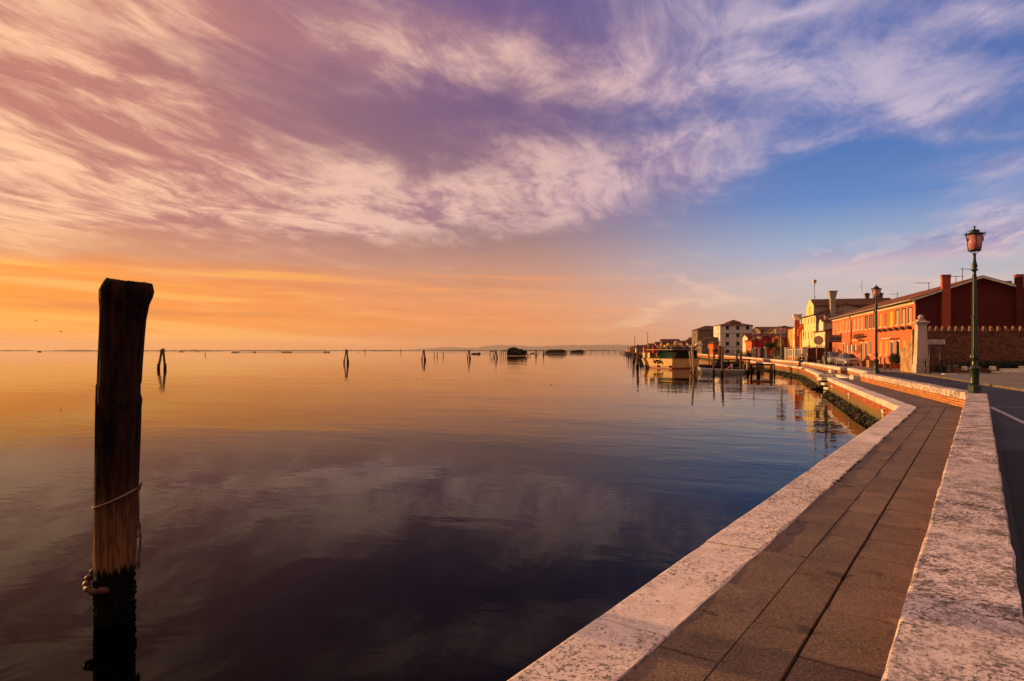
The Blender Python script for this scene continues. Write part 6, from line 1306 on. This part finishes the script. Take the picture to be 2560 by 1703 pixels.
def person(lab, loc, rot, seated):
    """faces +x locally; z=0 is the ground under the feet"""
    if seated:
        J = dict(pel=(0,0,0.54), sp=(0.01,0,0.74), ch=(0.05,0,0.94), nk=(0.10,0,1.08), hd=(0.14,0,1.19), tp=(0.14,0,1.28), kl=(0.42,0.12,0.56), kr=(0.40,-0.12,0.55), al=(0.40,0.13,0.09), ar=(0.36,-0.13,0.08), tl=(0.55,0.15,0.04), tr=(0.51,-0.15,0.04), sl=(0.04,0.19,1.0), sr=(0.04,-0.19,1.0), el=(0.14,0.27,0.76), er=(0.14,-0.27,0.76), hl=(0.34,0.07,0.98), hr=(0.34,-0.07,0.97))
    else:
        J = dict(pel=(0,0,0.93), sp=(0.0,0,1.12), ch=(0.01,0,1.32), nk=(0.02,0,1.47), hd=(0.05,0,1.58), tp=(0.05,0,1.68), kl=(0.10,0.10,0.50), kr=(-0.04,-0.10,0.50), al=(0.02,0.11,0.09), ar=(-0.22,-0.10,0.13), tl=(0.17,0.12,0.04), tr=(-0.08,-0.11,0.03), sl=(0.0,0.19,1.38), sr=(0.0,-0.19,1.38), el=(-0.06,0.25,1.12), er=(0.05,-0.25,1.12), hl=(0.02,0.25,0.86), hr=(0.22,-0.22,0.92))
    seq = [('pel',.13),('sp',.12),('ch',.135),('nk',.055),('hd',.092),('tp',.075),('kl',.065),('al',.042),('tl',.035),('kr',.065),('ar',.042),('tr',.035),('sl',.06),('el',.042),('hl',.03),('sr',.06),('er',.042),('hr',.03)]
    idx = {k: i for i, (k, _) in enumerate(seq)}; ed = [('pel','sp'),('sp','ch'),('ch','nk'),('nk','hd'),('hd','tp'),('pel','kl'),('kl','al'),('al','tl'),('pel','kr'),('kr','ar'),('ar','tr'),('ch','sl'),('sl','el'),('el','hl'),('ch','sr'),('sr','er'),('er','hr')]
    pts = [(J[k], r) for k, r in seq]; edges = [(idx[a], idx[b]) for a, b in ed]
    for hnd, elb in (('hl','el'),('hr','er')):      # palm, four fingers and a thumb
        h0 = Vector(J[hnd]); d = (h0-Vector(J[elb])).normalized(); side = Vector((0,1,0)) if abs(d.y) < .8 else Vector((1,0,0)); side = (side - d*side.dot(d)).normalized(); cu = d.cross(side)
        b0 = len(pts); pts.append((tuple(h0+d*0.06), .026)); edges.append((idx[hnd], b0))
        for i, (o_, l_) in enumerate(((-0.03,.068),(-0.01,.08),(0.01,.074),(0.03,.058))):
            k = len(pts); pts.append((tuple(h0+d*0.10+side*o_), .009)); pts.append((tuple(h0+d*(0.10+l_*0.6)+side*o_*1.1+cu*0.02), .008)); edges += [(b0,k),(k,k+1)]
        k = len(pts); s2_ = -1 if hnd == 'hl' else 1; pts.append((tuple(h0+d*0.05+side*0.04*s2_+cu*0.01), .010)); edges.append((b0, k))
    o = skin('person', pts, edges, SKINM, None); o.location = loc; o.rotation_euler = (0,0,rot); tag(o, lab, 'person', None)
    sub = lambda ks, g_, nm, m_, root: skin(nm, [(J[k], dict(seq)[k]+g_) for k in ks], [(ks.index(a), ks.index(b)) for a, b in ed if a in ks and b in ks], m_, o, root)
    sub(['sp','ch','sl','el','sr','er','pel'], .028, 'jacket', COAT, 1); 
    J2 = dict(J); ks = ['pel','kl','al','kr','ar']; sub(ks, .022, 'trousers', DEN, 0)
    for a_, b_ in (('al','tl'),('ar','tr')): mb = MB(); A_, B_ = Vector(J[a_]), Vector(J[b_]); mb.tube([A_+Vector((-0.06,0,-.035)), A_+Vector((0.02,0,-0.02)), B_+Vector((0.03,0,-0.005)), B_+Vector((0.07,0,-.01))], [.05,.06,.045,.025], 9); mb.build('shoe', HAIR, o)
    for s_ in (-1, 1): mb = MB(); p = Vector(J['hl' if s_ > 0 else 'hr']); e_ = Vector(J['el' if s_ > 0 else 'er']); mb.tube([e_, e_.lerp(p,.9)], [.066,.05], 9); mb.build('sleeve', COAT, o)
    h_ = Vector(J['hd']); mb = MB(); mb.ball(tuple(h_+Vector((-0.025,0,0.055))), 0.105, 0.098, 0.085, 12, 8, 0.12); mb.build('hair', HAIR, o)
    mb = MB(); mb.tube([h_+Vector((.085,0,.02)), h_+Vector((.115,0,-.012)), h_+Vector((.09,0,-.022))], [.010,.016,.010], 6); mb.build('nose', SKINM, o)
    for s_ in (-1, 1):
        mb = MB(); mb.ball(tuple(h_+Vector((.088,s_*.032,.022))), .012,.016,.009,6,5); mb.build('eye', HAIR, o); mb = MB(); mb.ball(tuple(h_+Vector((0,s_*.096,0))), .022,.012,.032,6,5); mb.build('ear', SKINM, o)
    mb = MB(); mb.ball(tuple(h_+Vector((.088,0,-.045))), .012,.026,.007,6,5); mb.build('mouth', mat('lips', (0.35,0.12,0.10), 0.6), o)
    return o
sx_, sy_ = 31.15, 67.9
sp = person('person in dark clothes sitting on the parapet, hands raised to the face, looking left', (sx_-0.25, sy_, ZW), math.pi+0.1, True)
bp2 = thing('backpack', 'bulky black backpack resting on the parapet behind the seated person', 'backpack', (sx_+0.42, sy_+0.05, ZP)); mb = MB(); mb.ball((0,0,0.30), 0.26,0.24,0.36,12,9,0.2); mb.build('bag', mat('black_nylon', (0.010,0.010,0.012), 0.7), bp2); mb = MB(); mb.ball((0.18,0,0.2),0.12,0.18,0.18,9,7,0.2); mb.build('pocket', mat('black_nylon', (0.010,0.010,0.012), 0.7), bp2)
mb = MB(); mb.tube([(-0.16,-0.12,0.55),(-0.3,-0.14,0.45),(-0.2,-0.12,0.15)],0.02,6); mb.build('strap', mat('black_nylon', (0.01,)*3, 0.7), bp2)
person('person in dark clothes walking on the quay beside the dark shrubs', (atx(1929.7,134),134,ZR), math.pi-0.6, False)

# ------------------------------------------------------------------ brick wall with battlements, pillar, sign
Yw = 49.6; wx0, wx1 = atx(2309,Yw), atx(2640,Yw); HWL = 3.12
bw_ = thing('battlement_wall', 'long old brown brick wall topped with a row of little battlements', 'wall', (wx0,Yw,ZW)); mb = MB(); mb.box(0,wx1-wx0,0,0.4,-0.1,HWL); mb.build('brickwork', M_OLDBRICK, bw_)
mb = MB(); mb.box(-0.0,wx1-wx0,-0.05,0.45,HWL+0.002,HWL+0.09); mb.build('coping', M_OLDBRICK, bw_)
pxs = [2319,2332.5,2347.5,2363.5,2380.5,2397,2413.8,2431.5,2449,2466,2484,2502.5,2521.5,2540,2558.5,2577,2596]
for px in pxs:
    x = atx(px,Yw)-wx0; mb = MB(); mb.box(x-0.13,x+0.13,0.08,0.32,HWL+0.091,HWL+0.25); mb.box(x-0.12,x+0.02,0.09,0.31,HWL+0.251,HWL+0.45); mb.box(x+0.04,x+0.12,0.09,0.31,HWL+0.251,HWL+0.30); mb.build('merlon', M_PALE if False else mat('merlon_brick', (0.22,0.12,0.08), 0.9, 0.4, 9), bw_)
Yq = 48.3; qx = atx(2302,Yq); pil = thing('gate_pillar', 'tall tapering pale stone pillar with a ball on top at the corner of the brick wall', 'pillar', (qx,Yq,ZW), -0.25)
M_PIL = mat('weathered_pillar_stone', (0.62,0.50,0.42), 0.9, 0.4, 1.1, col2=(0.40,0.31,0.26), bump=0.02, bscale=4, stretch=(1,1,0.4))
def sqt(mb, prof):   # square column from (half width, z) rings
    vs = [(sx*r,sy*r,z) for r, z in prof for sx, sy in ((-1,-1),(1,-1),(1,1),(-1,1))]; n = len(prof)
    mb.add(vs, [(3,2,1,0)]+[(4*k+i,4*k+(i+1) % 4,4*k+4+(i+1) % 4,4*k+4+i) for k in range(n-1) for i in range(4)]+[tuple(4*n-4+i for i in range(4))]); return mb
pil_base = sqt(MB(), [(0.46,-0.05),(0.45,0.60),(0.40,0.66)]).build('pedestal', M_PIL, pil)
sqt(MB(), [(0.40,0.662),(0.385,1.2),(0.37,1.3),(0.30,3.55)]).build('shaft', M_PIL, pil)
sqt(MB(), [(0.32,3.552),(0.32,3.62),(0.47,3.78),(0.47,3.84),(0.26,3.90),(0.24,4.02)]).build('cap', M_PIL, pil)
mb = MB(); mb.ball((0,0,4.19),0.20,0.20,0.20,16,12); mb.build('ball', M_PIL, pil)
# rough wall stub sweeping down from the pillar
st_ = thing('rubble_wall', 'patchy ochre rubble wall stub sweeping up against the stone pillar', 'wall', (qx-0.05,Yq+0.5,ZW), ROT)
pr = [(0,0),(0,3.3),(0.5,2.6),(1.0,2.15),(1.9,1.95),(3.0,1.85),(3.0,0)]; mb = MB(); mb.prism(pr, 'x', -0.25, 0.15); mb.build('rubble', mat('ochre_rubble', (0.55,0.32,0.14), 0.95, 0.4, 1.6, col2=(0.26,0.15,0.08), bump=0.04, bscale=3), st_)
# sign on the wall
sg = thing('wall_sign', 'small pale rectangular sign with two lines of faint lettering on the brick wall', 'sign', (atx(2317,Yw-.06),Yw-0.055,zat(861,Yw))); sw_, sh_ = 46/F*Yw, 11.6/F*Yw
mb = MB(); mb.cbox(0,sw_,0,0.03,0,sh_,0.004); mb.build('panel', mat('sign_white', (0.72,0.62,0.56), 0.7, 0.15, 5), sg)
def text(parent, s, x, y, z, size, m, name='lettering', w=None):
    cu = bpy.data.curves.new(name, 'FONT'); cu.body = s; cu.size = size; cu.extrude = 0.002; tmp = bpy.data.objects.new(name, cu); COL.objects.link(tmp)
    dg = bpy.context.evaluated_depsgraph_get(); me = bpy.data.meshes.new_from_object(tmp.evaluated_get(dg)); bpy.data.objects.remove(tmp); me.materials.clear(); me.materials.append(m)
    o = bpy.data.objects.new(name, me); COL.objects.link(o); o.parent = parent; o.location = (x,y,z); o.rotation_euler = (R(90),0,0)
    xs = [v.co.x for v in me.vertices]; wid = max(xs)-min(xs)
    if w: o.scale = (w/wid, 1, 1)
    return o
M_INK = mat('sign_ink', (0.09,0.05,0.045), 0.8)
text(sg, 'STRADA', 0.10, -0.003, sh_*0.56, 0.17, M_INK, w=0.52); text(sg, 'ARRIVA', 0.76, -0.003, sh_*0.56, 0.17, M_INK, w=0.50); text(sg, 'SESTIERE', 0.07, -0.003, sh_*0.13, 0.17, M_INK, w=0.54); text(sg, 'MURAZZI', 0.70, -0.003, sh_*0.13, 0.17, M_INK, w=0.62)
# bollards, frame, rail
def bollard():
    t = thing('bollard', 'x', 'bollard', (0,0,0), 0, 'black iron bollards along the pavement'); mb = MB(); mb.lathe([(0.085,0),(0.085,0.08),(0.05,0.12),(0.045,0.80),(0.06,0.82),(0.06,0.86),(0.045,0.88)], 12); mb.build('post', M_IRON, t); mb = MB(); mb.lathe([(0.045,0.881),(0.06,0.93),(0.055,0.99),(0.03,1.04),(0.028,1.08),(0.005,1.10)], 12); mb.build('knob', M_IRON, t); return t
b0 = bollard()
for i, (px, py, lab) in enumerate(((2302.2,932.6,'black bollard in front of the pillar pedestal'),(2313,933.3,'black bollard at the right foot of the pillar'),(2366.5,933.3,'black bollard just right of the tall black frame'),(2379.5,935.2,'black bollard at the right end of the pale ground slab'),(2354.6,934.8,'black bollard inside the right post of the frame'),(2201.8,920.7,'black bollard right behind the second lamp post'),(2211.6,925,'black bollard between the second lamp and the tube rail'))):
    p = G(px,py,ZW); place(b0, i == 0, (p[0],p[1],ZW), 0, lab, 1.0)
p = G(2324.5,934.8,ZW); q2 = G(2351,934.8,ZW); fr = thing('notice_frame', 'tall empty black metal frame on two posts in front of the brick wall', 'frame', (p[0],p[1],ZW)); fw = q2[0]-p[0]
for x in (0, fw): mb = MB(); mb.tube([(x,0,0),(x,0,2.15)],0.045,8); mb.build('post', M_IRON, fr)
mb = MB(); mb.tube([(0,0,2.05),(fw,0,2.05)],0.025,6); mb.build('top_bar', M_IRON, fr)
p, q2 = G(2227.6,926.5,ZW), G(2271.8,926.5,ZW); ra = thing('tube_rail', 'black bent tube rail in front of the brick planter', 'railing', (p[0],p[1],ZW)); w_ = q2[0]-p[0]
mb = MB(); mb.tube([(0,0,0),(0,0,0.84),(0.03,0,0.90),(0.09,0,0.93),(w_-.09,0,0.93),(w_-.03,0,0.90),(w_,0,0.84),(w_,0,0)],0.035,8); mb.build('hoop', M_IRON, ra); mb = MB(); mb.tube([(0.03,0,0.48),(w_-.03,0,0.48)],0.022,6); mb.build('mid_bar', M_IRON, ra)
# ground slab, stones, planters, hedge, steps
p = G(2361,936,ZW); mb = MB(); mb.cbox(0,0.95,0,0.35,0,0.05,0.01); o = mb.build('ground_slab', M_PALE); o.location = (p[0],p[1],ZW); tag(o, 'flat white slab on the pavement at the foot of the bollards', 'slab')
def plantbox(lab, px0, px1, py, hh_, m, dp=0.5, Yd=None, foliage=None, z0=ZW, seed=1, cnt_=900, soil=True, hf=0.5, name='planter'):
    if Yd is None: Yd = F*(CAMZ-z0)/(py-HOR)
    x0_, x1_ = atx(px0,Yd), atx(px1,Yd); t = thing(name if foliage else 'wall_block', lab, 'planter' if foliage else 'wall', (x0_,Yd,z0)); w_ = x1_-x0_
    mb = MB(); mb.cbox(0,w_,0,dp,0,hh_,0.02); mb.build('box', m, t)
    if foliage: mb = MB(); mb.leaves((w_/2,dp/2,hh_+hf*0.8),(w_/2*1.05,dp*0.6,hf),cnt_,0.05,random.Random(seed),shell=0.2); tag(mb.build('shrub', foliage, t), kind=None)
    return t
plantbox('low brick planter with a dark hedge along the battlement wall', 2386, 2640, 0, 0.34, M_OLDBRICK, 0.9, Yd=48.3, foliage=M_LEAF, cnt_=6500, hf=0.33, seed=5)
plantbox('brick planter with dark bushes behind the tube rail', 2229, 2259.5, 0, 0.45, M_BRICK, 0.8, Yd=60, foliage=M_LEAF, cnt_=2200, hf=0.55, seed=6)
t = thing('potted_conifer', 'small pointed dark conifer growing behind the brick planter', 'shrub', (atx(2246,61.5),61.5,ZW)); mb = MB(); mb.tube([(0,0,0),(0,0,1.9)],0.05,6); mb.build('trunk', M_TRUNK, t); mb = MB()
for k in range(6): mb.leaves((0,0,0.5+0.3*k),(0.5-0.07*k,0.5-0.07*k,0.3),260,0.05,random.Random(k),shell=0.1)
mb.build('crown', M_LEAF, t)
plantbox('low dark brick wall block beside the silver saloon', 2155, 2172, 0, 0.62, M_OLDBRICK, 0.5, Yd=66.5); plantbox('rough stone block behind the second lamp post', 2172.5, 2187, 0, 0.72, st_.children[0].data.materials[0], 0.5, Yd=64)
plantbox('low dark brick wall block between the two bollards', 2197, 2213, 0, 0.42, M_OLDBRICK, 0.4, Yd=60); plantbox('dark brick block left of the tube rail', 2214, 2226, 0, 0.45, M_OLDBRICK, 0.4, Yd=59)
for i, (px, Yd, w_, h2, lab) in enumerate(((2414.5,47.6,0.27,0.30,'squarish pale stone on the planter left of the nearest lamp'),(2485,47.6,0.34,0.30,'broken pale stone on the planter right of the nearest lamp'),(2557,47.8,0.25,0.30,'pale stone on the planter above the stone steps'))):
    mb = MB(); mb.cbox(-w_/2,w_/2,0,0.28,0,h2,0.05); o = mb.build('loose_stone', M_PALE); o.location = (atx(px,Yd),Yd,ZW+0.22); tag(o, lab, 'stone', 'loose pale stones on the planter')
t = thing('stone_trough', 'pale broken stone trough between dark shrubs at the foot of the brick wall', 'trough', (atx(2366,48.6),48.6,ZW)); mb = MB(); mb.cbox(0,0.75,0,0.5,0,0.42,0.03); mb.build('basin', M_PAVE, t); mb = MB(); mb.cbox(-0.08,0.95,-0.05,0.55,0.425,0.60,0.03); mb.build('lid', M_PAVE, t)
t = thing('round_shrub', 'round dark shrub at the foot of the brick wall behind the tall frame', 'shrub', (atx(2352,48.9),48.9,ZW)); mb = MB(); mb.leaves((0,0,0.28),(0.42,0.35,0.36),900,0.04,random.Random(9),shell=0.1); mb.build('crown', M_LEAF, t)
t = thing('stone_steps', 'two pale stone steps at the right edge of the picture', 'steps', (atx(2509,46.3),46.3,ZW)); mb = MB(); mb.cbox(0,3.2,0,1.2,0,0.16,0.01); mb.build('lower_step', M_PALE, t); mb = MB(); mb.cbox(0.68,3.3,0.3,1.3,0.162,0.34,0.01); mb.build('upper_step', M_PALE, t)
# round traffic mirror seen from behind, road sign board, bin
p = (atx(2041.5,72),72,ZR); t = thing('round_mirror', 'round tilted traffic mirror on a thin pale pole', 'traffic mirror', p); mb = MB(); mb.tube([(0,0,0),(0,0,2.75)],0.035,8); mb.build('pole', M_GREYMETAL, t)
mb = MB(); k = 24; Mx = Matrix.Translation((0.22,0,2.92)) @ Matrix.Rotation(R(-35),4,'Z') @ Matrix.Rotation(R(12),4,'Y')
vs = [Mx @ Vector((0.50*math.cos(2*math.pi*i/k), yy, 0.50*math.sin(2*math.pi*i/k))) for yy in (-0.03,0.05) for i in range(k)]; mb.add([tuple(v) for v in vs], [tuple(range(k)),tuple(reversed(range(k,2*k)))]+[(i,(i+1) % k,k+(i+1) % k,k+i) for i in range(k)]); rim_ = mb.build('rim', mat('mirror_back', (0.30,0.22,0.17), 0.6), t)
vs = [Mx @ Vector((0.42*math.cos(2*math.pi*i/k), -0.034, 0.42*math.sin(2*math.pi*i/k))) for i in range(k)]; mb = MB(); mb.add([tuple(v) for v in vs], [tuple(range(k))]); mm = mat('mirror_glass', (0.55,0.30,0.22), 0.08, 0.05, 2, metal=1.0); mb.build('mirror', mm, t)
p = (atx(2088.3,64.5),64.5,ZR); t = thing('sign_board', 'dark greenish rectangular sign board seen from behind on a tall thin pole', 'sign', p); mb = MB(); mb.tube([(0,0,0),(0,0,3.95)],0.035,8); mb.build('pole', M_GREYMETAL, t)
mb = MB(); mb.box(-0.60,0.66,0.04,0.07,zat(856,64.5)-ZR,zat(838,64.5)-ZR); mb.build('board', mat('sign_back', (0.10,0.085,0.055), 0.6), t); mb = MB()
for z in (0.15,0.55): mb.box(-0.55,0.6,0.02,0.039,zat(856,64.5)-ZR+z,zat(856,64.5)-ZR+z+0.05)
mb.build('bracket', M_GREYMETAL, t)
t = thing('concrete_drum', 'low round concrete drum beside the people carrier', 'drum', (atx(2050.5,81),81,ZR)); mb = MB(); mb.lathe([(0.30,0),(0.32,0.05),(0.30,0.25),(0.24,0.27),(0.24,0.31),(0.31,0.33),(0.31,0.52),(0.27,0.56)], 18); mb.build('body', M_PAVE, t)
# big notched white board behind the fourth lamp
Yb = 90.0; x_ = atx(1952.5,Yb); t = thing('scalloped_board', 'large pale board with scalloped corners behind the lamp post by the autumn tree', 'board', (x_,Yb,ZR)); a, b = 0.73, 0.45; prof = []
for (sx, sz) in ((1,1),(-1,1),(-1,-1),(1,-1)):
    arc = [(sx*(a-0.24*(1-math.sin(q_))), sz*(b-0.20*(1-math.cos(q_)))) for q_ in (0, .4, .8, 1.2, 1.57)]
    prof += arc if sx*sz < 0 else arc[::-1]
zc = zat(827,Yb)-ZR; mb = MB(); mb.prism([(x, z+zc) for x, z in prof], 'y', -0.03, 0.03); mb.build('panel', mat('board_back', (0.42,0.34,0.36), 0.7, 0.1, 3), t); mb = MB(); mb.tube([(0,0.06,0),(0,0.06,zc+0.4)],0.05,8); mb.build('pole', M_GREYMETAL, t)

# ------------------------------------------------------------------ fences and gates by the yellow house
fu = Vector((0.27,0.963)); Fo = Vector((atx(2010,88.5),88.5)); fn = thing('railing_fence', 'white picket railing between pale posts on a low brick wall before the coloured houses', 'fence', (Fo.x,Fo.y,ZR), -math.atan2(.27,.963))
mb = MB(); mb.box(-0.12,0.12,0.3,16.5,0,0.75); mb.build('base_wall', M_BRICK, fn)
for y in (0.0, 6.3, 8.2, 16.5):
    mb = MB(); w_ = 0.28; mb.cbox(-w_,w_,y-w_,y+w_,0,2.15,0.02); mb.build('post', M_WHITE, fn); mb = MB(); mb.cbox(-w_-.06,w_+.06,y-w_-.06,y+w_+.06,2.152,2.26,0.03); mb.build('post_cap', M_PALE, fn)
for (y0_, y1_) in ((0.5,6.0),(8.5,16.2)):
    mb = MB(); mb.box(-.03,.03,y0_,y1_,1.9,1.96); mb.box(-.03,.03,y0_,y1_,0.80,0.86); n = int((y1_-y0_)/0.35)
    for i in range(n+1): y = y0_+(y1_-y0_)*i/n; mb.box(-.028,.028,y-.028,y+.028,0.86,1.9)
    mb.build('picket_panel', M_WHITE, fn)
Yg = 88.5; gx0, gx1 = atx(2013,Yg), atx(2078,Yg); t = thing('brown_gate_wall', 'plain dark brown fence wall beside the people carrier', 'wall', (gx0,Yg,ZR)); mb = MB(); mb.cbox(0.9-0.5,gx1-gx0,0,0.12,0,2.15,0.01); mb.build('panel', mat('dark_brown_boards', (0.085,0.028,0.018), 0.8, 0.3, 1.0, stretch=(4,1,0.3)), t)
for px, py0, lab in ((1974,866,'bushy greenery on the fence before the narrow houses'),(2022,868,'low greenery on top of the dark fence left of the round mirror'),(2050,865,'greenery on top of the dark fence right of the round mirror')):
    Yd = 92 if px > 2000 else 108; t = thing('garden_shrub', lab, 'shrub', (atx(px,Yd),Yd,ZR), 0, 'shrubs behind the fences'); zt_ = zat(py0,Yd)-ZR; mb = MB(); mb.leaves((0,0,zt_*0.7),(1.0,0.8,zt_*0.42),900,0.07,random.Random(px),shell=0.1); mb.build('crown', M_LEAF2, t); mb = MB(); mb.tube([(0,0,0),(0,0,zt_*.6)],0.06,6); mb.build('trunk', M_TRUNK, t)
# walls before the crimson house
Yc = 150; t = thing('garden_wall', 'garden wall of red, cream and white strips below the crimson house', 'wall', (atx(1876,Yc),Yc,ZR))
for i, (pa, pb, m_, hh_) in enumerate(((1876,1885.5,M_CREAM,2.3),(1886,1888,M_PALE,2.3),(1888.2,1893,M_RED,2.2),(1893.3,1900,M_CREAM,2.2),(1900.5,1906,S_DRK,2.3),(1906.5,1911,M_BROWN,2.3),(1911.3,1917,M_PALE,2.4),(1917.3,1923,M_RED,2.5),(1923.3,1935,M_ORANGE,2.6),(1935.3,1960,M_BROWN,2.0))):
    mb = MB(); x0_, x1_ = atx(pa,Yc)-atx(1876,Yc), atx(pb,Yc)-atx(1876,Yc); mb.box(x0_,x1_,-0.1-0.05*(i % 2),0.15,0,hh_); mb.build('wall_panel', m_, t)
    if i in (1,3,6,8): mb = MB(); mb.cbox(x0_-.08,x1_+.08,-0.28,0.22,hh_+.002,hh_+0.16,0.03); mb.build('coping', M_PALE, t)
# trees
def tree(name, lab, px, Yd, zc, rx, rz, m, n, seed, trunkh, sz=0.12, lobes=9, group=None, zb=ZR):
    t = thing(name, lab, 'tree', (atx(px,Yd),Yd,zb), 0, group); rnd = random.Random(seed); mb = MB(); mb.tube([(0,0,0),(0.1,0,trunkh*0.5),(0,0.05,trunkh)],[0.16,0.12,0.09],8)
    cl = []
    for i in range(lobes):
        a = rnd.uniform(0,6.28); q_ = rnd.uniform(0.15,0.75); c = (rx*q_*math.cos(a), rx*q_*math.sin(a)*0.8, zc+rz*rnd.uniform(-.5,.55)*(1-q_*0.5)); cl.append(c); mb.tube([(0,0.05,trunkh*0.9),(c[0]*0.5,c[1]*0.5,(trunkh+c[2])/2),c],[0.07,0.045,0.02],5)
    mb.build('trunk', M_TRUNK, t); mb = MB()
    for c in cl: k = rnd.uniform(0.35,0.55); mb.leaves(c,(rx*k,rx*k,rz*k*1.15),n//lobes,sz,rnd,shell=0.15)
    mb.build('crown', m, t); return t
tree('umbrella_tree', 'dark flat topped tree spreading in front of the crimson gable', 1925, 142, 2.9, 1.9, 0.75, M_LEAF, 3600, 4, 2.0, 0.10, 14)
tree('umbrella_tree', 'darker dense tree right of the flat topped one, before the far small lamp', 1944, 140, 3.3, 1.3, 1.7, M_LEAF, 2600, 5, 1.9, 0.10, 10)
tree('autumn_tree', 'small tree with glowing orange and yellow autumn leaves behind a lamp post', 1951, 118, 3.0, 0.62, 1.6, M_AUTUMN, 900, 6, 1.6, 0.10, 9)
t = thing('wheelie_bins', 'cluster of dark bushes at the left foot of the crimson house', 'bushes', (atx(1866,132),132,ZR)); t.name = 'dark_bushes'; mb = MB()
for i, (x, w_, h_) in enumerate(((-0.6,0.6,1.5),(0.15,0.45,1.9),(0.75,0.45,1.7))): mb.leaves((x,0,h_*0.5),(w_,0.5,h_*0.55),600,0.08,random.Random(i+40),shell=0.1)
mb.build('foliage', M_LEAF, t)
t = thing('scooter', 'dark parked scooter on the quay between two lamp posts', 'scooter', (atx(1942.7,122),122,ZR), 0.5); blk = mat('black_trim', (0.012,)*3)
for y in (-0.6, 0.6): mb = MB(); mb.tube([(-0.05,y,0.24),(0.05,y,0.24)],0.24,14,False); mb.build('wheel', blk, t)
mb = MB(); mb.prism([(-0.75,0.45),(-0.7,0.75),(-0.1,0.78),(0.0,0.40),(0.35,0.35),(0.5,1.0),(0.6,1.0),(0.62,0.4),(0.3,0.22),(-0.4,0.25)],'x',-0.16,0.16); mb.build('body', M_DKBOAT, t); mb = MB(); mb.tube([(-0.32,0.5,1.08),(0.32,0.5,1.08)],0.025,6); mb.build('handlebar', blk, t)
# small litter floating by the post, washing on a line
t_ = tw(2129.5); wl = thing('washing', 'white and dark washing hanging on the ground floor of the orange terrace', 'washing', (HO[0]+0.279*tw(2141)-0.55, HO[1]+0.96*tw(2141), ZW), ROT)
mb = MB(); mb.tube([(0,-2.6,2.35),(0,2.6,2.4)],0.01,4); mb.build('line', M_ANT, wl); rnd = random.Random(14)
for i in range(7):
    y = -2.3+0.72*i; l_ = rnd.uniform(0.6,1.1); mb = MB(); vs = []
    for a in range(5):
        for k in range(4): vs.append((0.03*math.sin(a*1.7+i), y+0.11*a, 2.36-l_*k/3))
    mb.add(vs, [(a*4+k,a*4+k+1,(a+1)*4+k+1,(a+1)*4+k) for a in range(4) for k in range(3)]); o = mb.build('cloth', [M_WHITE, S_DRK, S_RED, M_WHITE, S_GRY, S_DRK, M_WHITE][i], wl); o.modifiers.new('t','SOLIDIFY').thickness = 0.01

# ------------------------------------------------------------------ haze over the lagoon
hm = bpy.data.materials.new('lagoon_haze'); hm.use_nodes = True; hm.node_tree.nodes.clear()
ho_ = hm.node_tree.nodes.new('ShaderNodeOutputMaterial'); pv = hm.node_tree.nodes.new('ShaderNodeVolumePrincipled')
pv.inputs['Color'].default_value = (0.92, 0.80, 0.74, 1); pv.inputs['Density'].default_value = 0.000035; pv.inputs['Anisotropy'].default_value = 0.2
hm.node_tree.links.new(pv.outputs[0], ho_.inputs['Volume'])
mb = MB(); mb.box(-23000, 23000, -350, 23500, -3.0, 340)
hz_ = mb.build('haze', hm); hz_['kind'] = 'stuff'
